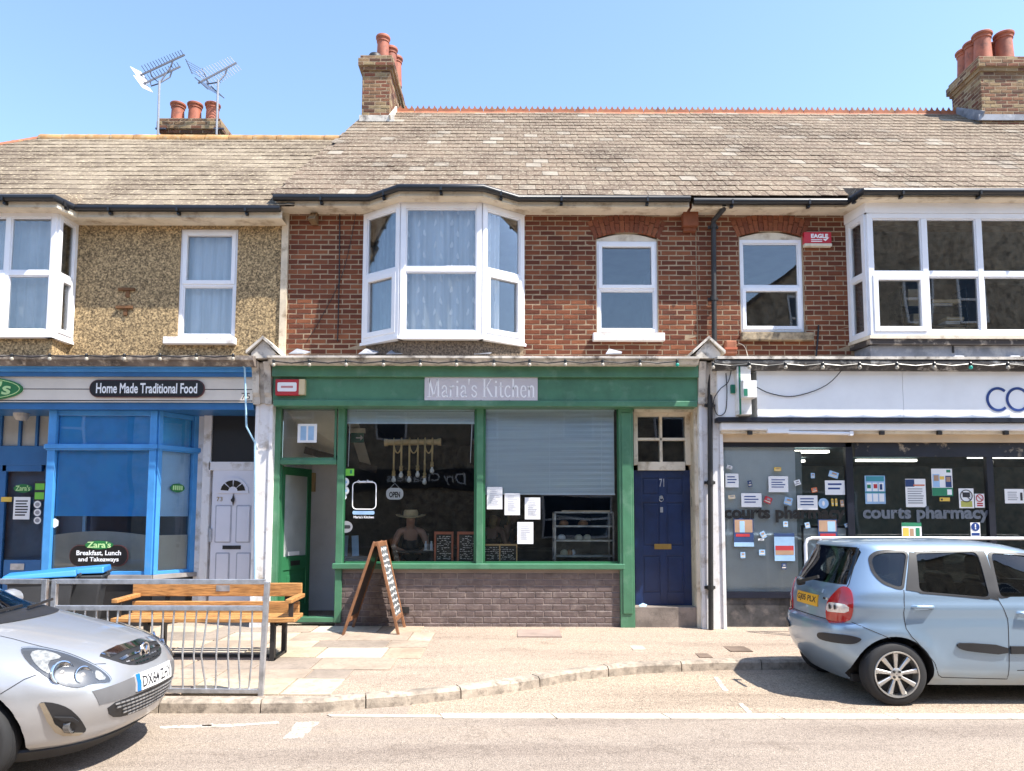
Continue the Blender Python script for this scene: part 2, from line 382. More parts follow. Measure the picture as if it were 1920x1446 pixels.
m_arch = M_cells('arch_brick', [(.17,.055,.03),(.23,.075,.038),(.27,.095,.045),(.21,.066,.034)], mot=(.07,.03,.02), motamt=.4, bump=.4)
# ------------------------------------------------------------------ windows
def facet(p0, p1):
    p0, p1 = Vector((p0[0], p0[1], 0)), Vector((p1[0], p1[1], 0)); d = (p1 - p0); L = d.length; d.normalize()
    n = Vector((d.y, -d.x, 0))
    return (lambda s, t, z: p0 + d * s + n * t + Vector((0, 0, z))), L
def fbox(mb, T, s0, s1, t0, t1, z0, z1):
    vs = [T(s, t, z) for z in (z0, z1) for s, t in ((s0, t1), (s1, t1), (s1, t0), (s0, t0))]
    return mb.add(vs, [(3,2,1,0),(4,5,6,7),(0,1,5,4),(1,2,6,5),(2,3,7,6),(3,0,4,7)])
def window(house, facets, mat, glass, fw=.06, dep=.07, name='window', bead=.018):
    """facets: (p0,p1,z0,z1,[col fractions],[row fractions],{(c,r) sashes}); frame is the part, panes its sub-parts"""
    fr = MB(); panes = []
    for p0, p1, z0, z1, cs, rs, sashes in facets:
        T, L = facet(p0, p1); H = z1 - z0
        fbox(fr, T, 0, fw, -dep/2, dep/2, z0, z1); fbox(fr, T, L - fw, L, -dep/2, dep/2, z0, z1)
        fbox(fr, T, fw, L - fw, -dep/2, dep/2, z1 - fw, z1); fbox(fr, T, fw, L - fw, -dep/2, dep/2, z0, z0 + fw)
        for c in cs[1:-1]: fbox(fr, T, L*c - fw/2, L*c + fw/2, -dep/2 + .002, dep/2 - .002, z0 + fw, z1 - fw)
        for r in rs[1:-1]:
            for c0, c1 in zip(cs, cs[1:]):
                fbox(fr, T, L*c0 + (fw if c0 == 0 else fw/2), L*c1 - (fw if c1 == 1 else fw/2), -dep/2 + .004, dep/2 - .004, z0 + H*r - fw/2, z0 + H*r + fw/2)
        for i, (c0, c1) in enumerate(zip(cs, cs[1:])):
            for j, (r0, r1) in enumerate(zip(rs, rs[1:])):
                a, b = L*c0 + (fw if c0 == 0 else fw/2), L*c1 - (fw if c1 == 1 else fw/2)
                c, d = z0 + H*r0 + (fw if r0 == 0 else fw/2), z0 + H*r1 - (fw if r1 == 1 else fw/2)
                e = fw * .7 if (i, j) in sashes else bead
                t1 = dep/2 + .012 if (i, j) in sashes else dep/2 - .018
                o_ = .02 if (i, j) in sashes else 0
                fbox(fr, T, a - o_, a + e, -.03, t1, c - o_, d + o_); fbox(fr, T, b - e, b + o_, -.03, t1, c - o_, d + o_)
                fbox(fr, T, a + e, b - e, -.03, t1, d - e, d + o_); fbox(fr, T, a + e, b - e, -.03, t1, c - o_, c + e)
                panes.append((T, a + e - .004, b - e + .004, c + e - .004, d - e + .004))
    f = fr.build(name, mat, house, bevel=.004)
    for T, a, b, c, d in panes:
        p = MB(); fbox(p, T, a, b, -.004, .002, c, d); p.build('pane', glass, f)
    return f
# ------------------------------------------------------------------ street: ground, road, kerbs, paving
g = MB(); g.quad((-300, -300, -.03), (300, -300, -.03), (300, 300, -.03), (-300, 300, -.03)); tag(g.build('ground', M('far_ground', (.25,.22,.18), .95)), kind='structure')
g = MB(); NX = 60
g.quad((-60, -13.2, 0), (60, -13.2, 0), (60, -2.0, 0), (-60, -2.0, 0)); road = tag(g.build('road', m_asph), kind='structure')
kp = [Vector((-40, -4.05, 0)), Vector((-4, -4.05, 0))] + [atz(u, v, 0) for u, v in ((520,1338),(600,1337),(658,1331),(745,1325),(841,1315),(920,1305),(993,1294),(1067,1279),(1130,1271),(1195,1265),(1330,1258),(1386,1257))]
kp += [Vector((4.2, kp[-1].y + .03, 0)), Vector((40, kp[-1].y + .05, 0))]
def kerb_pt(d):
    for a, b in zip(kp, kp[1:]):
        L = (b - a).length
        if d <= L: return a + (b - a) * (d / L), (b - a).normalized()
        d -= L
    return kp[-1], Vector((1, 0, 0))
KL = sum((b - a).length for a, b in zip(kp, kp[1:]))
def kerbY(x):
    for a, b in zip(kp, kp[1:]):
        if a.x <= x <= b.x: return a.y + (b.y - a.y) * (x - a.x) / (b.x - a.x)
    return -4.05 if x < 0 else kp[-1].y
def pz(x, y):   # pavement level: falls from the shops to the kerb
    k = kerbY(x); t = min(max((y - k) / (0 - k), 0), 1.3); return .105 + .075 * t
pv = MB(); xs = [-40 + i * 1.5 for i in range(23)] + [-5.5 + i * .25 for i in range(44)] + [5.5 + i * 1.5 for i in range(24)]
n0 = len(xs)
for x in xs:
    k = kerbY(x) + .06
    for j in range(7):
        y = k + (1.6 - k) * j / 6; pv.v.append(Vector((x, y, pz(x, y))))
for i in range(n0 - 1):
    for j in range(6): pv.f.append((i*7+j, (i+1)*7+j, (i+1)*7+j+1, i*7+j+1)); pv.m.append(0)
pave = tag(pv.build('pavement', m_pave), kind='structure')
d = 33.2; kk = 0
lens = [.92, .93, .9, .95, .9, .93, .91]
while d < 49:
    L = lens[kk % 7]; mb = MB(); N = 5; prof = [(-.0, -.02), (.006, .085), (.03, .112), (.13, .116), (.13, -.02)]
    for i in range(N + 1):
        p, t = kerb_pt(d + .006 + (L - .012) * i / N); nn = Vector((-t.y, t.x, 0))
        for a, h in prof: mb.v.append(p + nn * a + Vector((0, 0, h + random.uniform(-.003, .003))))
    m_ = len(prof)
    for i in range(N):
        for j in range(m_): mb.f.append((i*m_+j, (i+1)*m_+j, (i+1)*m_+(j+1) % m_, i*m_+(j+1) % m_)); mb.m.append(0)
    mb.f += [tuple(range(m_)), tuple(N*m_+j for j in range(m_))]; mb.m += [0, 0]
    mb.build('kerb_stone', m_kerb, pave); d += L; kk += 1
# paving slabs on the left half of the pavement
sl = [M('slab_%d' % i, c, .9, var=.16, vs=2.5, bump=.5, bs=70, dirt=(tuple(x * .7 for x in c), .33, 18)) for i, c in enumerate([(.40,.335,.24),(.34,.27,.205),(.43,.36,.27),(.27,.22,.175),(.37,.285,.205),(.47,.415,.34)])]
y = -3.86; r_ = 0
while y < -.12:
    hgt = [.62, .42, .6, .6, .45, .6, .6][r_ % 7]; hgt = min(hgt, -.05 - y); x = -9.0 + (r_ % 2) * .35
    lim = -1.62 if y < -3.2 else (-1.25 if y < -2.4 else -1.0)
    while x < lim - .2:
        wd = random.choice([.6, .75, .9, .9]); x1 = min(x + wd, lim)
        if kerbY(x1) < y + .03 and x1 - x > .15:
            mb = MB(); g_ = .009; c = .008; zt = lambda a, b: pz(a, b) + .012
            o = [(x + g_, y + g_), (x1 - g_, y + g_), (x1 - g_, y + hgt - g_), (x + g_, y + hgt - g_)]
            i_ = [(x + g_ + c, y + g_ + c), (x1 - g_ - c, y + g_ + c), (x1 - g_ - c, y + hgt - g_ - c), (x + g_ + c, y + hgt - g_ - c)]
            tl = random.uniform(-.002, .003)
            mb.add([(a, b, pz(a, b) - .02) for a, b in o] + [(a, b, zt(a, b) - .004 + tl) for a, b in o] + [(a, b, zt(a, b) + tl) for a, b in i_],
                   [(8,9,10,11)] + [(4+i, 4+(i+1) % 4, 8+(i+1) % 4, 8+i) for i in range(4)] + [(i, (i+1) % 4, 4+(i+1) % 4, 4+i) for i in range(4)])
            mb.build('paving_slab', sl[random.choice([0, 0, 1, 1, 2, 3, 4, 5])], pave)
        x = x1
    y += hgt; r_ += 1
# parking bay surface and its pale channel blocks
YL = atz(1100, 1344, 0).y
bay = MB(); xs2 = [-.9 + i * .3 for i in range(20)] + [5.5 + i * 3 for i in range(10)]
for x in xs2: bay.v += [Vector((x, YL, .004)), Vector((x, max(kerbY(x) + .02, YL + .02), .004))]
for i in range(len(xs2) - 1): bay.f.append((2*i, 2*i+2, 2*i+3, 2*i+1)); bay.m.append(0)
bay_o = tag(bay.build('parking_bay', m_asph2), kind='structure')
x = -1.55
while x < 16:
    L = .98; wd = .085 if x > -.6 else .03 + .055 * (x + 1.55); mb = MB(); sh = .05
    mb.add([(x + .006, YL - wd, -.02), (x + L - .006, YL - wd - (0 if x > -.9 else .02), -.02), (x + L - .006 - sh, YL + wd, -.02), (x + .006 - sh, YL + wd, -.02),
            (x + .006, YL - wd, .009), (x + L - .006, YL - wd - (0 if x > -.9 else .02), .009), (x + L - .006 - sh, YL + wd, .009), (x + .006 - sh, YL + wd, .009)],
           [(4,5,6,7),(0,1,5,4),(1,2,6,5),(2,3,7,6),(3,0,4,7)])
    mb.build('channel_block', m_conc, bay_o); x += L
def decal(name, pix, mat, z, parent, h=.003):
    P = [atz(u, v, z) for u, v in pix]; mb = MB(); mb.prism([(p.x, p.y) for p in P], 'z', z, z + h); return mb.build(name, mat, parent)
for p in ([(1338,1270),(1346,1269),(1366,1296),(1357,1298)], [(1384,1320),(1392,1319),(1411,1336),(1401,1338)]): decal('bay_marking', p, m_line, .004, bay_o)
for p in ([(556,1355),(602,1353),(590,1363),(546,1366)], [(549,1366),(586,1365),(578,1375),(540,1377)], [(538,1377),(572,1376),(568,1384),(530,1386)], [(300,1362),(440,1358),(522,1353),(524,1357),(440,1363),(300,1367)], [(380,1331+27),(400,1357),(396,1362),(378,1362)]): decal('worn_marking', p, m_line, .0005, road)
# service covers let into the pavement
mc = M('cast_iron_cover', (.16,.115,.085), .8, var=.3, bump=.6, bs=60); mc2 = M('concrete_patch', (.27,.205,.17), .95, var=.2, bump=.6)
for u0, v0, u1, v1, mm in ((970,1177,1050,1194,mc2), (1307,1217,1331,1224,mc), (1362,1206,1403,1215,mc), (1184,1206,1208,1213,m_conc)):
    a, b = atz(u0, v1, .17), atz(u1, v0, .17); x0 = X_((u0+u1)/2 - (u1-u0)/2, (v0+v1)/2, (a.y+b.y)/2); x1 = X_(u1, (v0+v1)/2, (a.y+b.y)/2)
    z = pz((x0+x1)/2, (a.y+b.y)/2); mb = MB(); mb.box(x0, x1, a.y, b.y, z - .03, z + .006); mb.build('service_cover', mm, pave)
# ------------------------------------------------------------------ the three terrace houses: upper floors, roofs, chimneys
XB = X_(529, 520, 0); XC = X_(1306, 520, 0)          # party lines
houseL = thing('rendered_shop_house', 'pebbledashed house with blue shopfront at the left end of the terrace', 'house', ((XB - 11.6) / 2, 0, .15))
houseM = thing('brick_shop_house', 'red brick house with splayed bay above the green cafe front', 'house', ((XB + XC) / 2, 0, .15))
houseR = thing('brick_shop_house', 'red brick house with wide box bay above the pharmacy', 'house', (XC + 4, 0, .15))
TAN, EXPO = math.tan(R(40)), .26
def strip(mb, pts, z0, z1, th):           # upright board following a plan path; th = thickness behind the path
    for (a, b) in zip(pts, pts[1:]):
        T, L = facet(a, b); fbox(mb, T, 0, L, -th, 0, z0, z1)
    return mb
_sc = {}
def slate_mb(wd, var):
    key = (round(wd, 2), var)
    if key in _sc: return key, _sc[key]
    rn = random.Random(hash(key)); h = wd / 2 - .003; c, s = math.cos(R(40)), math.sin(R(40)); mb = MB()
    def P(x, a, t):                        # a up the slope, t off the roof plane
        return (x, a * c - t * s, a * s + t * c)
    e = rn.uniform(-.006, .006); q = rn.uniform(0, .005)
    mb.add([P(-h, e, .016 + q), P(h, -e, .016), P(h, .40, .004), P(-h, .40, .004), P(-h, e, .025 + q), P(h, -e, .025), P(h, .40, .011), P(-h, .40, .011)],
           [(4,5,6,7),(0,1,5,4),(1,2,6,5),(3,0,4,7)])
    _sc[key] = mb; return key, mb
def roof(house, ye, ze, yr, xl, xr, mat, free=''):
    """front slope of slates from the eave (ye,ze) to the ridge yr; xl,xr give the side edges as functions of 0..1 up the slope"""
    Ls = (yr - ye) / math.cos(R(40)); n = int(Ls / EXPO) + 1
    N = 12; mb = MB()
    for i in range(N + 1):
        t = i / N; y = ye + (yr - ye) * t; z = ze + (y - ye) * TAN
        mb.v += [Vector((xl(t), y, z)), Vector((xr(t), y, z))]
    for i in range(N): mb.f.append((2*i, 2*i+1, 2*i+3, 2*i+2)); mb.m.append(0)
    zr = ze + (yr - ye) * TAN
    mb.add([(xl(1), yr, zr), (xr(1), yr, zr), (xr(0), 2*yr - ye, ze), (xl(0), 2*yr - ye, ze)], [(0, 1, 2, 3)])
    ro = mb.build('roof', m_under, house)
    it = []
    for k in range(n):
        a = k * EXPO - .02; t = min(max(a / Ls, 0), 1)
        if a + .1 > Ls: break
        y = ye + a * math.cos(R(40)); z = ze + a * math.sin(R(40)); p, q = xl(t), xr(t)
        s = math.floor(p / .25) * .25 + (k % 2) * .125
        while s < q:
            x0, x1 = max(s, p), min(s + .25, q)
            if 'r' in free and x1 == q: x1 = s + .25 if s + .125 < q else s
            if 'l' in free and x0 == p: x0 = s if s + .125 >= p else x1
            if x1 - x0 > .04:
                wob = .012 * math.sin(s * 1.7 + k * .6) ; key, m_ = slate_mb(x1 - x0, random.randrange(4))
                it.append((key, m_, ((x0 + x1) / 2, y, z + random.uniform(0, .004) + wob * .35)))
            s += .25
    vis = [i for i in it if -9.5 < i[2][0] < 9.5]; rest = [i for i in it if not (-9.5 < i[2][0] < 9.5)]
    pieces('slate', vis + rest, mat, ro, 300, 'upper_slates')
    return ro, zr
def on_roof(u, v, ye, ze):
    d = ray(u, v); o = CAM; t = (ze - TAN * ye - o.z + TAN * o.y) / (d.z - TAN * d.y); return o + d * t
# levels
YG = -.36; ZGm = Z_(620, 371, YG); ZGl = Z_(350, 391, YG); ZGr = Z_(1450, 378, YG)
YE = -.35
yrM = on_roof(1100, 213, YE, ZGm + .04).y; yrL = on_roof(350, 261, YE, ZGl + .04).y
roM, zrM = roof(houseM, YE, ZGm + .04, yrM, lambda t: XB - .08 + .48 * t, lambda t: XC, m_slate, 'r')
roR, zrR = roof(houseR, YE, ZGm + .04, yrM, lambda t: XC + .003, lambda t: 14.0, m_slate, 'l')
xh = on_roof(82, 258, YE, ZGl + .04).x
roL, zrL = roof(houseL, YE, ZGl + .04, yrL, lambda t: -12.4 + (xh + 12.4) * t, lambda t: XB + .25 + .1 * t, m_slateL)
hip = MB(); hip.add([(-12.4, YE, ZGl + .03), (xh, yrL, zrL - .01), (-12.4, 2*yrL - YE, ZGl + .03)], [(0, 1, 2)]); hip.build('hip_slope', m_slateL, houseL)
hb = MB(); hb.tube([(-12.4, YE, ZGl + .05), (xh, yrL, zrL)], .05, 6); hb.build('hip_tiles', m_ridge, roL)
# left party: upstand between the two roofs
up = MB(); up.prism([(YE + .1, ZGl - .1), (yrM, zrM - .06), (2*yrM - YE, ZGl - .1)], 'x', XB + .42, XB + .52); up.build('party_gable', m_oldbrick, houseM)
# eaves trim, gutters
def gutter(house, pts, z, zf):
    mb = MB(); mb.tube([(x, y, z) for x, y in pts], .05, 10)
    gobj = mb.build('gutter', m_black, house, smooth=True)
    for (a, b) in zip(pts, pts[1:]):
        L = math.dist(a, b); n = max(1, int(L / .95))
        for k in range(n):
            t = (k + .5) / n; x, y = a[0] + (b[0]-a[0])*t, a[1] + (b[1]-a[1])*t
            br = MB(); br.box(x - .014, x + .014, y - .056, y + .06, z - .055, z + .012); br.box(x - .02, x + .02, y + .0, y + .06, z - .085, z - .05); br.build('gutter_bracket', m_black, gobj)
    off = [(x, y + .062) for x, y in pts]
    fb = MB(); strip(fb, off, zf, z + .0, .03); fb.build('fascia_board', m_cream, house)
    so_ = MB()
    for a, b in zip(off, off[1:]): so_.quad((a[0], a[1] - .02, zf + .01), (b[0], b[1] - .02, zf + .01), (b[0], .02, zf + .01), (a[0], .02, zf + .01))
    so_.build('soffit', m_cream, house)
    return gobj
YF, YW = -.70, -.42
pM = [(X_(513, 371, YG), YG), (X_(692, 366, YG), YG), (X_(748, 352, YF), YF), (X_(906, 352, YF), YF), (X_(972, 371, YG), YG), (X_(1294, 375, YG), YG)]
gutter(houseM, pM, ZGm, Z_(620, 388, YG + .06))
pR = [(X_(1300, 377, YG), YG), (X_(1588, 378, YG), YG), (X_(1618, 358, YF), YF), (9.3, YF), (9.6, YG), (14, YG)]
gutter(houseR, pR, ZGr, Z_(1450, 390, YG + .06))
pL = [(-12.4, YG), (-9.6, YG), (-9.2, YF), (X_(103, 378, YF), YF), (X_(142, 391, YG), YG), (X_(526, 391, YG), YG)]
gutter(houseL, pL, ZGl, Z_(350, 410, YG + .06))
# roof skirts over the bays
for ro_, pts, z, mt in ((roM, pM[1:5], ZGm, m_slate), (roR, pR[1:5], ZGr, m_slate), (roL, pL[1:5], ZGl, m_slateL)):
    sk = MB(); (a, b, c, d) = pts; i = .34
    q = [(a[0] + .0, YE + .2, z + .045 + .2 * TAN), (b[0] + .0, YE + .42, z + .05 + .42 * TAN), (c[0], YE + .42, z + .05 + .42 * TAN), (d[0], YE + .2, z + .045 + .2 * TAN)]
    e = [(a[0], a[1] - .0, z + .05), (b[0], b[1] - .0, z + .05), (c[0], c[1] - .0, z + .05), (d[0], d[1] - .0, z + .05)]
    for k in range(3): sk.quad(e[k], e[k+1], q[k+1], q[k])
    sk.build('bay_roof_skirt', mt, ro_)
# ridge of cockscomb tiles (right pair) and plain half-round ridge (left)
def crest_mb(L):
    mb = MB(); n = 4; pts = [(0, 0)]
    p = L / n
    for k in range(n): pts += [(k*p + .006, .075), (k*p + p*.25, .085), (k*p + p*.5, .15), (k*p + p*.75, .085), (k*p + p - .006, .075)]
    pts.append((L, 0)); mb.prism([(0, 0), (L, 0)] + [q for q in pts[1:-1]][::-1], 'y', -.016, .016)
    mb.prism([(-.13, -.10), (0, .03), (.13, -.10), (.11, -.12), (0, .0), (-.11, -.12)], 'x', .003, L - .003)
    return mb
x = on_roof(768, 212, YE, ZGm).x; cm = crest_mb(.475).mesh('ridge_tile', m_ridge)
x0r = x - .35
while x0r < 9.1:
    inst('ridge_tile', cm, roM if x0r < XC else roR, (x0r, yrM, zrM + .01)); x0r += .48
mb = MB(); mb.lathe([(.115, 0), (.12, .02), (.115, .44)], (0, 0, 0), 'x', 12); cm = mb.mesh('ridge_tile', M('ochre_ridge', (.40,.22,.085), .85, var=.3, vs=5, dirt=((.42,.33,.2), .3, 8)), True)
x = xh
while x < XB + .3: inst('ridge_tile', cm, roL, (x, yrL, zrL - .045)); x += .45
# ---- chimneys
_pots = {}
def pot(parent, x, y, z, h=.55, r=.115, mat=None):
    k = (round(h, 2), round(r, 3))
    if k not in _pots:
        mb = MB(); mb.lathe([(r*1.12, 0), (r*1.05, h*.3), (r*.96, h*.8), (r*1.08, h*.81), (r*1.08, h*.845), (r*.98, h*.85), (r*1.06, h*.9), (r*1.22, h*.92), (r*1.25, h*.975), (r*1.18, h), (r*.85, h), (r*.8, h*.6)], (0, 0, 0), 'z', 24)
        _pots[k] = mb.mesh('chimney_pot', m_terra, True)
    inst('chimney_pot', _pots[k], parent, (x, y, z - .02))
def chimney(house, x0, x1, y0, y1, zb, zt, side):
    mb = MB(); mb.box(x0, x1, y0, y1, zb, zt); c = mb.build('chimney', m_mortar, house)
    it = []; zc = zt - .30
    def ring(a, z0, z1):
        core = MB(); core.box(x0 - a, x1 + a, y0 - a, y1 + a, z0 - .002, z1); core.build('corbel_bed', m_mortar, c)
        r = lay(x0 - a, x1 + a, z0, z1, face=y0 - a); s = lay(y0 - a, y1 + a, z0, z1, face=(x1 + a if side == '+x' else x0 - a), ax=side)
        return r + s
    it += lay(x0, x1, zb, zc, face=y0) + lay(y0, y1, zb, zc, face=(x1 if side == '+x' else x0), ax=side)
    it += ring(.035, zc, zc + .075) + ring(.075, zc + .075, zc + .225) + ring(.04, zc + .225, zc + .30)
    it.sort(key=lambda q: (q[2][1] > y0 + .1, q[2][1])); pieces('brick', it, m_oldbrick, c, 300, 'rear_bricks')
    fl = MB(); fl.add([(x0 - .04, y0 - .04, zt), (x1 + .04, y0 - .04, zt), (x1 + .04, y1 + .04, zt), (x0 - .04, y1 + .04, zt), (x0 + .12, y0 + .12, zt + .07), (x1 - .12, y0 + .12, zt + .07), (x1 - .12, y1 - .12, zt + .07), (x0 + .12, y1 - .12, zt + .07)], [(4,5,6,7),(0,1,5,4),(1,2,6,5),(2,3,7,6),(3,0,4,7)])
    fl.build('flaunching', M('lichen_mortar', (.36,.30,.17), .95, var=.3, vs=7, bump=.8, bs=25, dirt=((.42,.27,.03), .3, 7)), c)
    return c
Y0 = yrM - .75
x0, x1 = X_(679, 170, Y0), X_(731, 170, Y0); zt = Z_(705, 106, Y0); zb = Z_(700, 224, Y0)
chM = chimney(houseM, x0, x1, Y0, Y0 + 2.3, zb - .3, zt, '+x')
for dx, yy in ((.05, .42), (.15, .80), (.21, 1.12)): pot(chM, (x0 + x1) / 2 + dx, Y0 + yy, zt + .05, .66, .12)
cw = MB(); cw.lathe([(.14, 0), (.145, .05), (.12, .11), (.06, .145), (.01, .15)], ((x0 + x1) / 2 - .06, Y0 + .17, zt + .02), 'z', 16); cw.build('cowl', m_iron, chM, True)
lf = MB(); lf.bar((x0 - .04, Y0 - .03, zb + .0), (x1 + .1, Y0 - .03, zb + .0), .03, .13); lf.bar((x1 + .02, Y0 - .05, zb - .02), (x1 + .02, yrM, zrM + .05), .03, .16); lf.build('flashing', m_flash, chM)
Y0 = yrM - .8
x0 = X_(1839, 160, Y0); zt = Z_(1870, 108, Y0); zb = Z_(1870, 222, Y0)
chR = chimney(houseR, x0, x0 + 1.15, Y0, Y0 + .95, zb - .3, zt, '-x')
for dx, dy in ((.22, .22), (.66, .22), (.22, .52), (.66, .60), (.22, .78)): pot(chR, x0 + dx, Y0 + dy, zt + .03, .62, .155)
lf = MB(); lf.bar((x0 - .1, Y0 - .03, zb + .0), (x0 + 1.3, Y0 - .03, zb + .0), .03, .12); lf.bar((x0 - .02, Y0 - .05, zb + .02), (x0 - .02, yrM, zrM + .06), .03, .18); lf.build('flashing', m_lead, chR)
Y0 = yrL + .55
x0, x1 = X_(304, 240, Y0), X_(410, 240, Y0); zt = Z_(355, 224, Y0)
chL = chimney(houseL, x0, x1, Y0, Y0 + .9, zt - .95, zt, '+x')
for u in (334, 366, 399): pot(chL, X_(u, 200, Y0 + .4), Y0 + .4, zt + .04, .52, .125)
# ---- television aerials strapped to the left chimney
m_alu = M('aluminium', (.30,.31,.33), .5, .2, var=.1); m_ald = M('dull_aluminium', (.04,.045,.07), .6, .0, var=.2)
def aerial(u, v0, v1, label, booms, mesh_refl):
    Y = yrL + .35; b = at(u, v0, Y); t = at(u + 3, v1, Y)
    a = thing('television_aerial', label, 'aerial', b, 'television aerials on the left chimney')
    mb = MB(); mb.tube([b, t], .022, 8); mb.build('mast', m_alu, a, True)
    br = MB(); br.bar(b + Vector((-.1, .1, .18)), b + Vector((.1, .1, .18)), .03, .03); br.build('mast_bracket', m_ald, a)
    for (u0, w0, u1, w1, n, el) in booms:
        p, q = at(u0, w0, Y - .1), at(u1, w1, Y + .3); bm_ = MB(); bm_.bar(p, q, .03, .03); bo = bm_.build('boom', m_ald, a)
        d = (q - p).normalized(); s = Vector((.55, .5, -.55)).normalized() if mesh_refl else Vector((-.3, -1, .55)).normalized()
        for k in range(n):
            c = p + (q - p) * (.14 + .84 * k / (n - 1)); e = MB(); L = el * (1 - .25 * k / n)
            e.bar(c - s * L * (.9 if mesh_refl else .1), c + s * L * .9, .009, .009)
            e.build('element', m_alu if mesh_refl else m_ald, bo)
        m = (p + q) / 2; ar = MB(); ar.tube([m + d * .25, m + d * .2 - Vector((0, 0, .12)), t - Vector((0, 0, .05)), m - d * .25 - Vector((0, 0, .12)), m - d * .28], .014, 6); ar.build('cradle', m_ald, a)
        if not mesh_refl:
            rf = MB(); c = p; h = Vector((.07, .04, -.10)); k_ = Vector((.045, .12, .02))
            rf.add([c + h + k_, c + h - k_, c - h - k_, c - h + k_], [(0, 1, 2, 3)]); rr = rf.build('reflector', m_white, bo); sm = rr.modifiers.new('s', 'SOLIDIFY'); sm.thickness = .01
        else:
            rf = MB(); c = p + d * .1
            for pane in ((Vector((-.45, -.1, 1.0)), 1), (Vector((.75, .3, -.62)), -1)):
                ax = pane[0].normalized(); sd = Vector((.85, .5, -.3)).normalized() * .3
                for k in range(5): rf.bar(c + ax * (.08 + .06*k) - sd * .6, c + ax * (.08 + .06*k) + sd * .45, .006, .006)
                for e_ in (-.6, .45): rf.bar(c + ax * .04 + sd * e_, c + ax * .35 + sd * e_, .014, .014)
            rf.build('reflector', m_ald, bo)
    return a
aerial(296, 253, 152, 'twin-boom television aerial with white reflectors, leftmost above the ridge', [(262, 142, 346, 103, 15, .16), (268, 158, 338, 125, 12, .14)], False)
aerial(406, 253, 150, 'single-boom television aerial with mesh reflector, above the right-hand chimney pot', [(372, 156, 443, 118, 14, .22)], True)
# ---- upper walls
ZS = Z_(900, 664, 0) - .05            # top of the shopfronts
zwM = Z_(620, 383, 0); zwL = Z_(350, 402, 0)
def bay_pts(ua, ub, uc, ud, v): return [(X_(ua, v, 0), 0), (X_(ub, v, YW), YW), (X_(uc, v, YW), YW), (X_(ud, v, 0), 0)]
# --- middle house
bM = bay_pts(683, 751, 903, 981, 510); zb0, zb1 = Z_(826, 631, YW), Z_(826, 383, YW)
wM = rect(1119, 437, 1233, 625, 0)
hMb = (bM[0][0], bM[3][0], ZS - .1, zwM + .2); hM = [(bM[0][0] + .02, bM[3][0] - .02, zb0, zb1), wM]
mb = MB(); holed(mb, XB, XC, ZS - .1, zwM + .1, .0, .24, hM); wallM = mb.build('wall', m_mortar, houseM)
acx = (wM[0] + wM[1]) / 2; hs = (wM[1] - wM[0]) / 2
ah = (acx - hs - .07, acx + hs + .07, wM[3] - .02, Z_(1176, 392, 0)); 
it = lay(XB + .09, XC - .004, ZS - .1, zwM, [hMb, (wM[0] - .005, wM[1] + .005, wM[2], wM[3])])
it.sort(key=lambda q: abs(q[2][0])); pieces('brick', it, m_brick, wallM, 300, 'outer_bricks')
arch(wallM, acx, wM[3] - .09, hs + .035, .10, .27, 15)
db = MB(); db.box(XB - .01, XB + .085, -.045, .1, ZS - .1, zwM); db.build('party_strip', m_rband, houseM)
cb_ = MB(); z1 = Z_(1295, 390, 0); z0 = Z_(1295, 437, 0); xa, xb = X_(1281, 410, -.12), X_(1309, 410, -.12)
cb_.box(xa, xb, -.14, 0, z0 + .06, z1); cb_.box(xa + .02, xb - .02, -.08, 0, z0, z0 + .06); cb_.build('corbel', m_arch, houseM)
# shallow arched flat window
def arched_window(house, r, split, sash, sillmat, sp):
    x0, x1, z0, z1 = r; zt = z1 - .12; y = .06
    wdw = window(house, [((x0, y), (x1, y), z0 + .02, zt, [0, 1], [0, split, 1], sash)], m_white, m_glass, fw=.05)
    hd = MB(); n = 14; top = [(x0 + (x1 - x0) * k / n, zt + .03 + .085 * math.sin(math.pi * k / n)) for k in range(n + 1)]
    hd.prism([(x0, zt + .002), (x1, zt + .002)] + top[::-1], 'y', y - .03, y + .04); hd.build('arched_head', m_cream, wdw)
    s = MB(); s.box(x0 + sp[0], x1 + sp[1], -.09, .05, z0 - .13, z0 - .012); s.build('sill', sillmat, wdw, bevel=.01)
    return wdw
arched_window(houseM, wM, .475, {(0, 1)}, m_wpaint, (-.07, .08))
# bay
zs = Z_(826, 659, YW)
window(houseM, [(bM[0], bM[1], zb0, zb1, [0, 1], [0, .5, 1], {(0, 0)}), (bM[1], bM[2], zb0, zb1, [0, 1], [0, .5, 1], {}), (bM[2], bM[3], zb0, zb1, [0, 1], [0, .5, 1], {(0, 0)})], m_white, m_glass, fw=.075, name='bay_window')
def grow(pts, a): return [(pts[0][0] - a, pts[0][1]), (pts[1][0] - a * .5, pts[1][1] - a), (pts[2][0] + a * .5, pts[2][1] - a), (pts[3][0] + a, pts[3][1])]
s = MB(); strip(s, grow(bM, .05), zb0 - .045, zb0 - .002, .12); s.build('bay_sill', m_white, houseM)
s = MB(); strip(s, grow(bM, .03), zb1 + .002, zb1 + .11, .1); s.build('bay_head', m_white, houseM)
s = MB(); strip(s, grow(bM, .02), zb1 + .112, ZGm - .02, .1); s.build('bay_frieze', m_cream, houseM)
m_dash = M('dark_pebbledash', (.10,.075,.055), .95, var=.6, vs=30, bump=1, bs=60, dirt=((.26,.2,.14), .42, 40))
s = MB(); strip(s, grow(bM, -.05), ZS - .1, zb0 - .046, .1); s.build('bay_apron', m_dash, houseM)
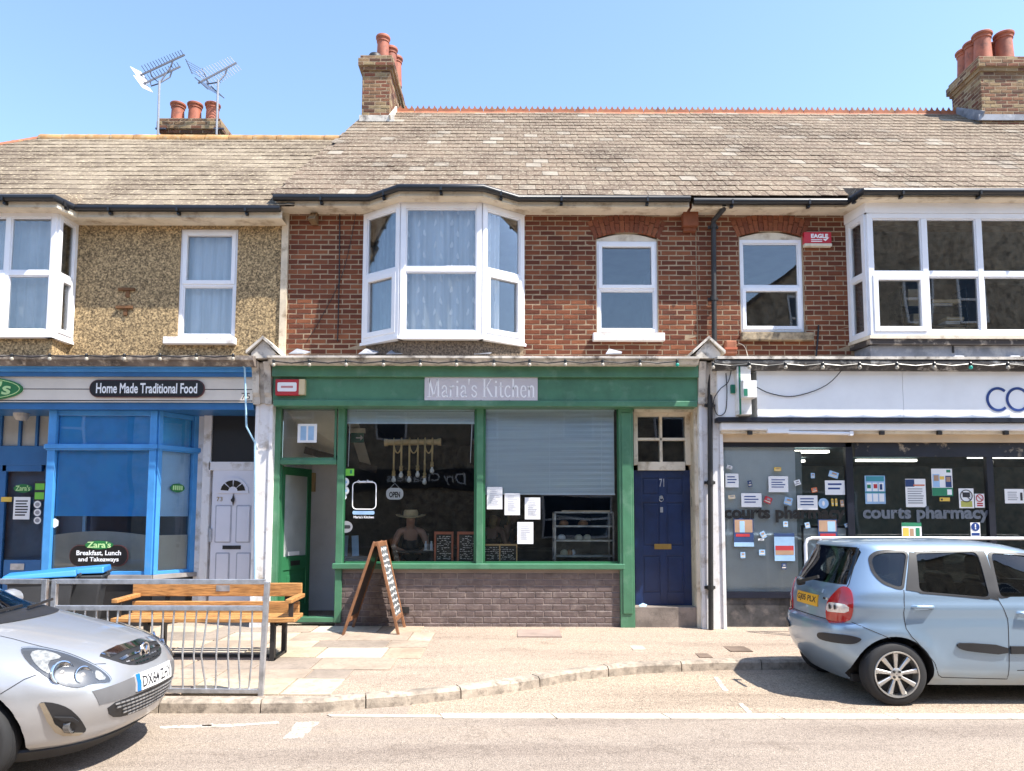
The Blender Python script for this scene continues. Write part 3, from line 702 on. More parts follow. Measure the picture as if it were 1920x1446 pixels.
# --- right house
bR = [(X_(1592, 520, 0), 0), (X_(1627, 520, YW), YW), (9.2, YW), (9.45, 0)]; zr0, zr1 = Z_(1740, 630, YW), Z_(1740, 402, YW)
wR = rect(1388, 434, 1506, 624, 0)
hRb = (bR[0][0], bR[3][0], ZS - .1, zwM + .3); hR = [(bR[0][0] + .02, bR[3][0] - .02, zr0, zr1), wR]
mb = MB(); holed(mb, XC + .003, 14, ZS - .1, zwM + .1, .0, .24, hR); wallR = mb.build('wall', m_mortar, houseR)
acx = (wR[0] + wR[1]) / 2; hs = (wR[1] - wR[0]) / 2
it = lay(XC + .006, 14, ZS - .1, zwM, [hRb, (wR[0] - .005, wR[1] + .005, wR[2], wR[3])])
it.sort(key=lambda q: q[2][0]); pieces('brick', it, m_brick, wallR, 300, 'outer_bricks')
arch(wallR, acx, wR[3] - .09, hs + .035, .10, .25, 15)
arched_window(houseR, wR, .48, {(0, 0)}, M('dirty_stone', (.33,.26,.17), .9, var=.4, vs=6, bump=.5, dirt=((.08,.065,.05), .4, 8)), (-.02, .1))
Lf = bR[2][0] - bR[1][0]; fx = [(X_(u, 520, YW) - bR[1][0]) / Lf for u in (1734, 1837, 1943, 2046)]
window(houseR, [(bR[0], bR[1], zr0, zr1, [0, 1], [0, .5, 1], {}), (bR[1], bR[2], zr0, zr1, [0, *fx, 1], [0, .5, 1], {(0, 0), (3, 0)}), (bR[2], bR[3], zr0, zr1, [0, 1], [0, .5, 1], {})], m_white, m_glass, fw=.075, name='bay_window')
s = MB(); strip(s, grow(bR, .05), zr1 + .002, Z_(1740, 373, YW), .14); s.build('bay_head', m_white, houseR)
s = MB(); strip(s, grow(bR, .02), Z_(1740, 373, YW) + .002, ZGr - .02, .1); s.build('bay_frieze', m_cream, houseR)
s = MB(); strip(s, grow(bR, .05), zr0 - .05, zr0 - .002, .14); s.build('bay_sill', m_cream, houseR)
s = MB(); strip(s, grow(bR, .03), zr0 - .13, zr0 - .052, .14); s.build('bay_fascia', M('flaking_black_paint', (.05,.04,.035), .8, dirt=((.5,.42,.33), .25, 7)), houseR)
s = MB(); strip(s, grow(bR, -.04), ZS - .1, zr0 - .132, .1); s.build('bay_apron', m_lead, houseR)
for u in (1790, 1950):
    s = MB(); x = X_(u, 660, YW); s.box(x - .012, x + .012, YW + .025, YW + .05, ZS, zr0 - .14); s.build('lead_roll', m_iron, houseR)
# --- left house
bL = [(-9.55, 0), (-9.2, YW), (X_(104, 510, YW), YW), (X_(140, 510, 0), 0)]; zl0, zl1 = Z_(50, 628, YW), Z_(50, 400, YW)
wL = rect(336, 430, 444, 634, 0)
hL = [(bL[0][0] + .02, bL[3][0] - .02, zl0, zl1), wL]
mb = MB(); holed(mb, -12.4, XB - .012, ZS - .1, zwL + .1, -.012, .24, hL); mb.build('wall', m_render, houseL)
Lf = bL[2][0] - bL[1][0]; fx = [(X_(u, 510, YW) - bL[1][0]) / Lf for u in (-75, 14)]
window(houseL, [(bL[0], bL[1], zl0, zl1, [0, 1], [0, .5, 1], {}), (bL[1], bL[2], zl0, zl1, [0, *fx, 1], [0, .5, 1], {(1, 0)}), (bL[2], bL[3], zl0, zl1, [0, 1], [0, .5, 1], {(0, 0)})], m_white, m_glass, fw=.07, name='bay_window')
s = MB(); strip(s, grow(bL, .05), zl0 - .045, zl0 - .002, .12); s.build('bay_sill', m_white, houseL)
s = MB(); strip(s, grow(bL, .02), zl1 + .002, ZGl - .02, .1); s.build('bay_head', m_cream, houseL)
s = MB(); strip(s, grow(bL, -.04), ZS - .1, zl0 - .046, .1); s.build('bay_apron', m_render, houseL)
wl_ = window(houseL, [((wL[0], .05), (wL[1], .05), wL[2], wL[3], [0, 1], [0, .49, 1], {(0, 1)})], m_white, m_glass, fw=.055)
s = MB(); s.box(wL[0] - .16, wL[1] + .03, -.11, .05, wL[2] - .11, wL[2] - .004); s.build('sill', m_wpaint, wl_, bevel=.01)
m_rust = M('rusty_stub', (.16,.075,.03), .9, var=.4)
for u, v in ((240, 543), (236, 577)):
    s = MB(); p = at(u, v, -.01); s.box(p.x - .13, p.x + .11, -.05, 0, p.z - .018, p.z + .018); s.box(p.x - .02, p.x + .03, -.035, 0, p.z - .12, p.z - .02); s.build('cut_bracket', m_rust, houseL)
# --- rooms behind the upper windows
m_room = M('room_plaster', (.32,.28,.23), .9)
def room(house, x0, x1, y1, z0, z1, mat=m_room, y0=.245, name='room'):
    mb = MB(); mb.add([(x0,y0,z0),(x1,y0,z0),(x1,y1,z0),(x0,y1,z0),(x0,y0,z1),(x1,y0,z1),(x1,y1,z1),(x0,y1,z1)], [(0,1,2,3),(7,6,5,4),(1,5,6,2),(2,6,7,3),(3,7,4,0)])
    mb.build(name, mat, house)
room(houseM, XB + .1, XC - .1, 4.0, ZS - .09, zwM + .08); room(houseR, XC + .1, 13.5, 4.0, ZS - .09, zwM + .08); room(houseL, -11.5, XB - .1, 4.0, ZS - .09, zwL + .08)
# ------------------------------------------------------------------ ground floor: shopfronts
def ub(name, mat, parent, u0, v0, u1, v1, Y, dep, bevel=0):
    mb = MB(); mb.uv(u0, v0, u1, v1, Y, Y + dep); return mb.build(name, mat, parent, bevel=bevel)
def bx(name, mat, parent, *b, bevel=0):
    mb = MB(); mb.box(*b); return mb.build(name, mat, parent, bevel=bevel)
def rrect(x0, x1, z0, z1, r, n=5):
    p = []
    for cx, cz, a in ((x1-r, z1-r, 0), (x0+r, z1-r, 90), (x0+r, z0+r, 180), (x1-r, z0+r, 270)):
        for k in range(n + 1): q = R(a + 90 * k / n); p.append((cx + r*math.cos(q), cz + r*math.sin(q)))
    return p
def oval(cx, cz, a, b, n=32): return [(cx + a*math.cos(2*math.pi*k/n), cz + b*math.sin(2*math.pi*k/n)) for k in range(n)]
def plate(name, pts, y, dep, mat, parent): mb = MB(); mb.prism(pts, 'y', y, y + dep); return mb.build(name, mat, parent)
def pane(parent, u0, v0, u1, v1, Y, mat=None, name='pane'):
    mb = MB(); mb.uv(u0, v0, u1, v1, Y, Y + .006); return mb.build(name, mat or m_shopglass, parent)
GZ = .17
# ---- blocking wall behind everything between shops, first floor slab
for h, a, b in ((houseL, -12.4, XB - .02), (houseM, XB, XC), (houseR, XC + .01, 14)):
    bx('floor_slab', m_room, h, a, b, .05, 5, ZS - .3, ZS - .12)
# ---- pilasters between the shops
def pilaster(house, u0, u1, uc0, uc1, gcu, name='pilaster'):
    x0, x1, _, zt = rect(u0, 757, u1, 1170, -.18); mb = MB(); mb.box(x0, x1, -.18, .1, GZ - .05, zt); mb.box(x0 - .0, x0 + .05, -.2, -.18, GZ - .05, zt); mb.box(x1 - .05, x1, -.2, -.18, GZ - .05, zt)
    p = mb.build(name, m_wpaint, house, bevel=.006)
    c0, c1, z0, z1 = rect(uc0, 680, uc1, 757, -.30); k = MB(); g = (c1 - c0)
    prof = [(-.05, z0), (-.24, z0), (-.25, z0 + .1), (-.29, z0 + .16), (-.33, z1 - .12), (-.38, z1), (-.05, z1)]
    k.prism(prof, 'x', c0, c0 + g * .36); k.prism(prof, 'x', c1 - g * .36, c1); k.prism([(-.05, z0), (-.2, z0 + .02), (-.3, z1), (-.05, z1)], 'x', c0 + g * .36, c1 - g * .36)
    k.build('console_bracket', m_flash, p)
    x = X_(gcu, 650, -.42); zb = Z_(gcu, 664, -.42); zt2 = Z_(gcu, 631, -.42); hw = .17
    cp = MB(); cp.prism([(x - hw, zb - .06), (x + hw, zb - .06), (x + hw, zb + .02), (x, zt2 - .05), (x - hw, zb + .02)], 'y', -.42, .0)
    cp.prism([(x - hw - .06, zb + .0), (x, zt2 - .045), (x + hw + .06, zb + .0), (x + hw + .06, zb + .045), (x, zt2), (x - hw - .06, zb + .045)], 'y', -.47, .0)
    cp.build('gabled_cap', m_flash, p)
    return p
pilaster(houseL, 474, 507, 473, 508, 494); pilaster(houseM, 1313, 1358, 1310, 1345, 1328)
# ---- cornices
def cornice(house, ua, ub_, va, vb, mat, y=-.54):
    x0, x1, z0, z1 = rect(ua, va, ub_, vb, y); mb = MB()
    mb.prism([(0, z0 - .02), (y + .08, z0 - .02), (y + .04, z0 + .03), (y, z0 + .05), (y, z1 - .01), (0, z1 + .06)], 'x', x0, x1); return mb.build('cornice', mat, house)
cornice(houseM, 500, 1312, 666, 678, m_flash); cornice(houseL, -620, 474, 664, 680, M('grimy_cornice', (.16,.13,.11), .9, var=.4, dirt=((.5,.44,.36), .3, 8))); cornice(houseR, 1342, 2760, 676, 690, M('black_cornice', (.055,.05,.047), .8, var=.4, dirt=((.5,.47,.42), .26, 8)))
fl = MB(); x0, x1, z0, z1 = rect(1342, 672, 2700, 677, -.46); fl.box(x0, x1, -.55, -.05, z0, z1); fl.build('flashing', m_flash, houseR)
for u in (560, 690, 742, 905, 1150):    # loose scraps of lead on the ledge
    p = at(u, 663, -.3); s = MB(); s.add([(p.x - .12, -.38, p.z - .02), (p.x + .1, -.4, p.z - .02), (p.x + .14, -.2, p.z + .05), (p.x - .05, -.22, p.z + .09)], [(0, 1, 2), (0, 2, 3)]); o = s.build('lead_scrap', m_lead, houseM); o.modifiers.new('s', 'SOLIDIFY').thickness = .012
# =========================================================== cafe (middle)
H = houseM; yF = -.05
ub('fascia_upper', m_green, H, 510, 679, 1310, 707, -.32, .3, .008); ub('fascia_board', m_green, H, 512, 706, 1308, 753, -.25, .3); ub('fascia_moulding', m_green, H, 512, 751, 1308, 762, -.30, .3, .01)
xs0, xs1 = X_(512, 760, -.05), X_(1308, 760, -.05); zt = Z_(900, 760, -.05)
bx('shop_soffit', m_greend, H, xs0, xs1, -.05, .3, zt - .001, zt + .05)
for nm, u0, u1 in (('door_post', 508, 522), ('mid_post', 630, 643), ('mullion', 893, 906)):
    vb = 1168 if nm != 'mullion' else 1058
    ub(nm, m_green, H, u0, 761, u1, vb, yF - .02, .12, .008)
pr = MB(); x0, x1, _, z1 = rect(1162, 761, 1189, 1176, -.1); pr.box(x0, x1, -.10, .12, GZ - .02, z1); pr.box(x0 + .035, x1 - .035, -.115, -.1, GZ + .2, z1 - .1); pr.build('shop_pilaster', m_green, H, bevel=.008)
sl_ = MB(); x0, x1, z0, z1 = rect(622, 1057, 1172, 1068, -.12); sl_.box(x0, x1, -.12, .1, z0, z1); sl_.build('window_sill', m_green, H, bevel=.012)
zsill = z0
# frame round the panes, panes
sf = MB()
for u0, u1 in ((643, 893), (906, 1162)):
    for a in ((u0, 762, u0 + 4, 1057), (u1 - 4, 762, u1, 1057), (u0 + 4, 762, u1 - 4, 767), (u0 + 4, 1053, u1 - 4, 1057)): sf.uv(*a, -.03, .03)
sfo = sf.build('shop_window', m_greend, H)
pane(sfo, 646, 766, 890, 1054, .0); pane(sfo, 909, 766, 1159, 1054, .0)
# painted brick stall riser
x0, x1 = X_(627, 1120, -.04), X_(1166, 1120, -.04)
sr = MB(); sr.box(x0, x1, -.03, .12, GZ - .05, zsill + .01); sro = sr.build('stall_riser', m_pmortar, H)
pieces('brick', lay(x0, x1 - .01, GZ - .02, zsill - .005, L=.235, H=.076, J=.012, face=-.034), m_pbrick, sro, 300)
bx('air_brick', m_iron, sro, X_(733, 1150, -.05), X_(767, 1150, -.05), -.044, -.02, Z_(750, 1150, -.04), Z_(750, 1138, -.04))
# entrance: fanlight, transom, lobby and open door
ub('transom', m_green, H, 521, 862, 631, 871, yF - .01, .1, .006)
fo = MB()
for a in ((521, 762, 526, 862), (627, 762, 631, 862), (526, 762, 627, 767), (526, 858, 627, 862)): fo.uv(*a, -.03, .02)
fl_ = fo.build('fanlight', m_green, H); pane(fl_, 524, 764, 629, 861, .0)
m_lob = M('lobby_plaster', (.80,.74,.64), .85, var=.06); m_lobw = M('lobby_white', (.86,.85,.83), .8, var=.05)
xl0, xl1 = XB + .06, X_(632, 900, 0)
zc = Z_(575, 760, 0)
lb = MB(); lb.add([(xl0, .06, GZ), (xl0, 1.7, GZ), (xl0, 1.7, zc), (xl0, .06, zc)], [(0, 1, 2, 3)]); lb.add([(xl0, 1.7, GZ), (xl1 + .02, 1.7, GZ), (xl1 + .02, 1.7, zc), (xl0, 1.7, zc)], [(0, 1, 2, 3)])
lb.build('lobby_wall', m_lobw, H)
s = MB(); s.add([(xl0, .2, zc - .05), (xl1 + .2, .2, zc - .05), (xl1 + .2, 1.68, zc - .85), (xl0, 1.68, zc - .45)], [(0, 1, 2, 3)]); s.build('sloped_soffit', m_lob, H)
s = MB(); s.bar((xl0, 1.2, zc - .55), (xl1 + .3, 1.5, zc - .85), .05, .11); s.build('lobby_beam', M('dark_beam', (.05,.028,.02), .7), H)
s = MB(); s.add([(xl0, .02, GZ + .012), (xl1, .02, GZ + .012), (xl1, 1.7, GZ + .012), (xl0, 1.7, GZ + .012)], [(0, 1, 2, 3)]); s.build('lobby_floor', M('lobby_tiles', (.14,.11,.085), .6, var=.4, vs=9), H)
ub('threshold', m_green, H, 512, 1158, 627, 1167, -.06, .2, .006)
dT, dL = facet((X_(523, 1000, .06), .06), (X_(523, 1000, .06) + .80 * math.cos(R(73)), .06 + .80 * math.sin(R(73))))
z0, z1 = GZ + .03, Z_(560, 878, .5)
dr = MB()
for a in ((0, .1, z0, z1), (.7, .8, z0, z1), (.1, .7, z0, z0 + .22), (.1, .7, z0 + .75, z0 + .95), (.1, .7, z1 - .12, z1)): fbox(dr, dT, a[0], a[1], -.022, .022, a[2], a[3])
fbox(dr, dT, .1, .7, -.01, .01, z0 + .22, z0 + .75)
fbox(dr, dT, .2, .6, -.016, .016, z0 + .3, z0 + .67)
dro = dr.build('door', m_greend, H, bevel=.004)
s = MB(); fbox(s, dT, .1, .7, -.004, .004, z0 + .95, z1 - .12); s.build('door_glass', M('frosted_glass', (.42,.45,.43), .45, var=.1), dro)
s = MB(); fbox(s, dT, .28, .52, .022, .027, z0 + .81, z0 + .88); s.build('letter_plate', m_iron, dro)
s = MB(); fbox(s, dT, .2, .5, .024, .027, z0 + .96, z0 + 1.02); s.build('door_sticker', m_paper, dro)
ub('hinge_jamb', m_greend, H, 519, 872, 525, 1160, -.0, .1)
s = MB(); s.box(X_(583, 905, 1.68), X_(592, 905, 1.68), 1.60, 1.68, Z_(587, 922, 1.65), Z_(587, 887, 1.65)); s.build('meter_box', m_bamboo, H)
# right-hand entrance: fanlight, navy panelled door
yD = .18
bx('entrance_lintel', m_cream, H, X_(1189, 768, -.05), X_(1306, 768, -.05), -.05, .3, Z_(1240, 772, -.05), Z_(1240, 760, -.05))
s = MB()
for a in ((1188, 772, 1196, 872), (1285, 772, 1296, 872), (1196, 772, 1285, 781), (1196, 866, 1285, 882), (1237, 781, 1242, 866), (1196, 821, 1285, 826)): s.uv(*a, yD - .06, yD + .05)
f2 = s.build('fanlight', m_cream, H, bevel=.004)
for a in ((1195, 780, 1238, 822), (1241, 780, 1286, 822), (1195, 825, 1238, 867), (1241, 825, 1286, 867)): pane(f2, *a, yD)
x0, x1, z0, z1 = rect(1190, 882, 1297, 1135, yD); dw = x1 - x0
s = MB(); s.box(x0, x1, yD + .016, yD + .05, z0, z1)
cols_ = [(0, .14), (.44, .56), (.86, 1)]
for a, b in cols_: s.box(x0 + dw*a, x0 + dw*b, yD, yD + .017, z0, z1)
zz = [(Z_(1240, v0, yD), Z_(1240, v1, yD)) for v0, v1 in ((1135, 1112), (1042, 1024), (942, 928), (896, 882))]
for a, b in zz:
    for c, d in ((.14, .44), (.56, .86)): s.box(x0 + dw*c, x0 + dw*d, yD + .0005, yD + .017, a, b)
dro2 = s.build('door', m_navy, H, bevel=.003)
for (zb_, _), (za_, zt_) in zip([(zz[0][1], 0), (zz[1][1], 0), (zz[2][1], 0)], [(0, zz[1][0]), (0, zz[2][0]), (0, zz[3][0])]):
    for c, d in ((.14, .44), (.56, .86)): bx('door_panel', m_navy, dro2, x0 + dw*c + .025, x0 + dw*d - .025, yD + .006, yD + .017, zb_ + .025, zt_ - .025, bevel=.006)
m_brass = M('brass', (.45,.30,.10), .4, .9, var=.2)
ub('letter_plate', m_brass, dro2, 1227, 1020, 1259, 1030, yD - .006, .01, .002)
text('71', X_(1236, 900, yD), X_(1245, 900, yD), Z_(1240, 913, yD), Z_(1240, 898, yD), yD - .002, m_steel, dro2, name='door_number')
s = MB(); p = at(1240, 935, yD - .02); s.lathe([(.002, 0), (.022, 0), (.03, .012), (.02, .02)], (p.x, yD - .02, p.z + .02), 'y', 12); s.tube([(p.x + .03*math.cos(2*math.pi*k/12), yD - .018, p.z - .01 + .032*math.sin(2*math.pi*k/12)) for k in range(12)], .005, 6, True); s.build('knocker', m_steel, dro2)
ub('door_lock', m_steel, dro2, 1238, 951, 1243, 961, yD - .006, .01)
bx('doorstep', M('worn_step', (.23,.19,.16), .9, var=.25, bump=.4, dirt=((.12,.1,.085), .35, 6)), H, X_(1189, 1150, 0), X_(1308, 1150, 0), -.06, .4, GZ - .05, z0 + .001, bevel=.008)
bx('door_frame', m_cream, H, x1 + .0, x1 + .06, yD - .06, yD + .06, z0, z1 + .01); bx('door_frame', m_cream, H, X_(1303, 900, -.1), X_(1313, 900, -.1), -.1, .3, GZ, Z_(1300, 760, -.1)); ub('bell_push', m_black, H, 1297, 932, 1300, 950, yD - .09, .02)
bx('pilaster_side', m_rband, H, X_(1300, 900, -.02), X_(1304, 900, -.02), -.04, .3, GZ, Z_(1300, 760, -.1))
# cafe interior
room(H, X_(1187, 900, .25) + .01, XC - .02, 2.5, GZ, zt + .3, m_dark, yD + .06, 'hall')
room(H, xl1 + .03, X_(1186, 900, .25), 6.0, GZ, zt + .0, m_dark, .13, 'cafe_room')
# =========================================================== left shop (blue)
H = houseL
xe = X_(473, 720, -.3); xw = -11.5
for nm, v0, v1, y, mt in (('cornice_moulding', 679, 689, -.40, m_blue), ('cornice_step', 688, 697, -.36, m_blue), ('cornice_step', 696, 706, -.33, m_blued)):
    z1, z0 = Z_(250, v0, y), Z_(250, v1, y); bx(nm, mt, H, xw, xe, y, 0, z0, z1, bevel=.006)
z1, z0 = Z_(250, 705, -.28), Z_(250, 754, -.28); m_sign = M('cream_sign', (.66,.60,.52), .5, var=.05)
bx('sign_board', m_sign, H, xw, xe, -.28, 0, z0, z1)
zl = Z_(250, 730, -.28); bx('sign_line', m_ink, H, xw, xe, -.2815, -.27, zl - .006, zl + .006); bx('sign_line', m_ink, H, xw, xe, -.2815, -.27, Z_(250, 752.5, -.28), Z_(250, 750.5, -.28))
zf = z0; bx('soffit_board', m_blued, H, xw, xe, -.24, .7, zf - .10, zf)
yB = -.1
ztop, zbot = zf - .10, Z_(180, 1078, yB)
pB = [(X_(88, 900, yB), yB), (X_(292, 900, yB), yB), (X_(369, 900, .5), .5)]; pBl = (pB[0][0] + .25, .55)
zt_ = Z_(180, 838, yB)
fr = MB()
T1, L1 = facet(pB[0], pB[1]); T2, L2 = facet(pB[1], pB[2]); T0, L0 = facet(pBl, pB[0])
for T, L in ((T1, L1), (T2, L2), (T0, L0)):
    for a, b in ((0, .07 if T is not T1 else .11), (L - (.1 if T is T1 else .09), L)): fbox(fr, T, a, b, -.06, .03, zbot, ztop)
    fbox(fr, T, .07, L - .09, -.06, .0, ztop - .07, ztop); fbox(fr, T, .07, L - .09, -.06, .0, zbot, zbot + .05)
    fbox(fr, T, -.02, L + .03, -.05, .065, zt_ - .03, zt_ + .035); fbox(fr, T, -.01, L + .01, -.05, .05, zt_ - .05, zt_ - .03)
fro = fr.build('shop_window', m_blue, H, bevel=.006)
for T, L in ((T1, L1), (T2, L2), (T0, L0)):
    for a, b in ((zbot + .04, zt_ - .03), (zt_ + .03, ztop - .06)):
        s = MB(); fbox(s, T, .06, L - .08, -.035, -.03, a, b); s.build('pane', m_shopglass, fro)
m_frost = M('frosted_film', (.52,.50,.45), .6, var=.08)
zfr = Z_(180, 1000, yB); hfr = Z_(180, 994, yB) - zfr
s = MB(); n = 12; pts = [T1(.08 + (L1 - .18) * k / n, -.045, zfr - .03 + .06 * math.sin(math.pi * k / n)) for k in range(n + 1)]; lo = [T1(.08 + (L1 - .18) * k / n, -.045, zbot + .05) for k in range(n + 1)]
for k in range(n): s.quad(lo[k], lo[k+1], pts[k+1], pts[k])
s.build('frosted_film', m_frost, fro); s = MB(); s.quad(T2(.07, -.045, zbot + .05), T2(L2 - .09, -.045, zbot + .05), T2(L2 - .09, -.045, zfr - .03), T2(.07, -.045, zfr - .03)); s.build('frosted_film', m_frost, fro)
# stall riser below the bay, dark tiles
s = MB()
for T, L in ((T1, L1), (T2, L2), (T0, L0)): fbox(s, T, .0, L, -.1, .02, GZ - .05, zbot - .06)
s.build('stall_riser', M('black_tile', (.02,.02,.022), .3, var=.3), H)
s = MB()
for T, L in ((T1, L1), (T2, L2), (T0, L0)): fbox(s, T, -.03, L + .03, -.1, .07, zbot - .06, zbot)
s.build('window_sill', M('grey_sill', (.28,.26,.25), .7, var=.15), H)
# recessed blue entrance on the far left
yE_ = .5; xr_ = X_(95, 900, yE_)
s = MB()
for a in ((-140, 762, 100, 779), (-140, 836, 100, 872), (-8, 779, 3, 836), (34, 779, 39, 836), (66, 779, 71, 836)): s.uv(*a, yE_ - .04, yE_ + .04)
s.uv(-140, 779, -8, 836, yE_ - .03, yE_ + .04)
f3 = s.build('fanlight', m_blued, H, bevel=.004)
for a in ((2, 779, 35, 836), (38, 779, 67, 836), (70, 779, 100, 836)): pane(f3, *a, yE_, M('obscured_glass', (.40,.385,.345), .4, var=.1))
s = MB()
for a in ((-140, 872, -100, 1160), (-12, 872, 4, 1160), (78, 872, 100, 1160), (4, 872, 78, 884), (4, 1050, 78, 1160)): s.uv(*a, yE_ - .03, yE_ + .03)
d3 = s.build('door', m_blued, H, bevel=.004); s = MB(); s.uv(-100, 872, -12, 1160, yE_ - .02, yE_ + .03); s.build('side_panel', m_blued, H)
pane(d3, 3, 883, 79, 1051, yE_, name='door_glass'); ub('letter_plate', m_steel, d3, 19, 1057, 45, 1069, yE_ - .04, .012)
lp = MB(); p = at(41, 766, .2); lp.lathe([(.01, -.11), (.07, -.1), (.1, -.05), (.11, 0)], (p.x, .2, zf - .10), 'z', 16); lp.build('porch_light', M('lamp_cover', (.45,.42,.38), .4), H)
# white door to the flat
yW = .42
ub('door_wall', m_wpaint, H, 366, 754, 480, 1175, yW + .05, .1)
s = MB()
for a in ((376, 768, 391, 1165), (391, 768, 476, 776), (391, 866, 476, 882)): s.uv(*a, yW - .04, yW + .05)
s.build('door_frame', m_wpaint, H, bevel=.005)
ub('fanlight', m_black, H, 390, 775, 476, 867, yW + .0, .05)
x0, x1, z0, z1 = rect(396, 882, 474, 1160, yW); wd = x1 - x0
m_pvc = M('white_pvc_door', (.72,.71,.76), .4, var=.03)
dW = bx('door', m_pvc, H, x0, x1, yW - .03, yW + .04, GZ + .05, z1, bevel=.006)
def P(u0, v0, u1, v1): 
    o = MB(); a = rect(u0, v0, u1, v1, yW - .035); o.prism(rrect(a[0], a[1], a[2], a[3], .02, 3), 'y', yW - .036, yW - .028); i = MB(); i.prism(rrect(a[0]+.018, a[1]-.018, a[2]+.018, a[3]-.018, .015, 3), 'y', yW - .045, yW - .03)
    o.build('panel_groove', M('groove_grey', (.42,.42,.47), .5), dW); i.build('door_panel', m_pvc, dW, bevel=.005)
for a in ((403, 947, 434, 1018), (442, 947, 470, 1018), (403, 1036, 430, 1100), (442, 1036, 470, 1100)): P(*a)
cx, cz = X_(437, 920, yW - .04), Z_(437, 925, yW - .04); rr = .235
fan = [(cx + rr*math.cos(R(a)), cz + rr*math.sin(R(a))) for a in range(0, 181, 12)]; plate('fan_surround', fan, yW - .048, .02, m_pvc, dW)
for k in range(4):
    a0, a1 = 4 + 44*k, 44*k + 42; seg = [(cx + .07*math.cos(R(a)), cz + .03 + .07*math.sin(R(a))) for a in (a1, (a0+a1)/2, a0)] + [(cx + .185*math.cos(R(a)), cz + .03 + .165*math.sin(R(a))) for a in (a0, (a0+a1)/2, a1)]
    plate('fan_pane', seg, yW - .052, .01, M('fan_glass', (.03,.025,.02), .2), dW)
ub('letter_plate', m_iron, dW, 417, 1023, 451, 1030, yW - .04, .012); ub('door_handle', m_steel, dW, 391, 991, 396, 1016, yW - .07, .03)
kn = MB(); p = at(437, 938, yW - .05); kn.lathe([(.004, 0), (.03, .0), (.02, .02), (.005, .025)], (p.x, yW - .065, p.z), 'y', 10); kn.prism([(p.x - .02, p.z + .02), (p.x, p.z + .1), (p.x + .02, p.z + .02), (p.x, p.z - .09)], 'y', yW - .05, yW - .04); kn.build('knocker', m_iron, dW)
text('73', X_(408, 935, yW), X_(419, 935, yW), Z_(413, 940, yW), Z_(413, 932, yW), yW - .036, m_brass, dW, name='door_number')
text('75', X_(453, 740, -.28), X_(469, 740, -.28), Z_(460, 749, -.28), Z_(460, 737, -.28), -.281, m_ink, H, name='house_number')
bx('shop_back', M('blue_grey_back', (.10,.16,.26), .8), H, xw, X_(372, 900, .6), .62, 2.8, GZ, zf - .1)
# =========================================================== pharmacy (right)
H = houseR; xe = 13.5
m_board = M('white_acrylic', (.86,.865,.87), .3, var=.03, coat=.3); m_navyp = M('navy_frame', (.008,.010,.02), .4, var=.3)
yS = -.36
sx = [X_(u, 735, yS) for u in (1345, 1384, 1419, 1693, 1975)] + [xe]; z1, z0 = Z_(1600, 690, yS), Z_(1600, 783, yS)
for a, b in ((sx[0], sx[1]), (sx[2], sx[3]), (sx[3], sx[4]), (sx[4], sx[5])): bx('fascia_panel', m_board, H, a + .003, b - .003, yS, -.05, z0, z1)
bx('fascia_trim', m_navyp, H, sx[0], xe, yS - .02, -.05, Z_(1600, 791, yS), z0 - .001)
bx('shutter_box', m_white, H, X_(1352, 800, -.32), xe, -.32, -.1, Z_(1600, 807, -.32), Z_(1600, 792, -.32), bevel=.02); bx('shutter_rail', m_cream, H, X_(1352, 800, -.26), xe, -.26, -.1, Z_(1600, 813, -.26), Z_(1600, 807, -.32) - .001)
bx('soffit_panel', M('beige_board', (.60,.48,.34), .7, var=.08), H, X_(1352, 820, -.1), xe, -.14, .2, Z_(1600, 829, -.12), Z_(1600, 812, -.12))
for u in (1407, 1655, 1763, 1888): ub('awning_catch', m_iron, H, u - 4, 808, u + 4, 815, -.33, .05)
tl = MB(); a, b = at(1478, 811, -.3), at(1592, 813, -.3); tl.tube([a, b], .026, 10); tl.box(a.x - .3, a.x, -.33, -.26, a.z - .01, a.z + .05); tl.box(b.x, b.x + .05, -.33, -.26, b.z - .03, b.z + .03); tl.build('strip_light', m_white, H, True)
yP = -.03
s = MB()
for a in ((1355, 828, 1596, 838), (1355, 838, 1359, 1122), (1590, 828, 1603, 1122), (1359, 1110, 1590, 1122)): s.uv(*a, yP - .02, yP + .06)
w1 = s.build('shop_window', m_navyp, H)
hd = MB(); hd.uv(1603, 828, 2150, 857, yP - .03, yP + .06); hd.build('door_header', M('peeling_navy', (.008,.011,.022), .5, var=.3, dirt=((.55,.45,.32), .10, 6)), H)
s = MB()
for a in ((1857, 857, 1869, 1160), (1603, 1090, 1857, 1160), (1869, 1090, 2150, 1122), (2140, 857, 2150, 1160)): s.uv(*a, yP - .02, yP + .06)
w2 = s.build('shop_doors', m_navyp, H)
pane(w1, 1358, 837, 1591, 1111, yP + .02); pane(w2, 1602, 856, 1858, 1091, yP + .02); pane(w2, 1868, 856, 2141, 1091, yP + .02)
x0, x1 = X_(1355, 1140, -.03), xe
bx('stall_riser', M('dark_tile_riser', (.05,.048,.05), .5, var=.5, vs=4, dirt=((.14,.12,.11), .3, 6)), H, x0, x1, -.02, .2, GZ - .05, Z_(1450, 1122, -.03))
rb = MB(); rb.uv(1482, 1124, 1530, 1137, -.04, 0); rb.build('patched_tile', M('tan_patch', (.33,.24,.18), .9), H)
m_bk = M('grey_backing', (.84,.86,.85), .8, var=.05)
bk = MB(); bk.uv(1352, 838, 1494, 1115, .05, .09); bk.build('window_back_panel', m_bk, H)
bk = MB(); bk.uv(1490, 846, 1506, 1115, .06, .3); bk.build('window_back_post', M('grey_post', (.30,.34,.33), .7), H)
bk = MB(); bk.uv(1504, 985, 1592, 1112, .06, .1); bk.uv(1504, 985, 1600, 990, .06, .5); bk.build('window_back_low', m_bk, H)
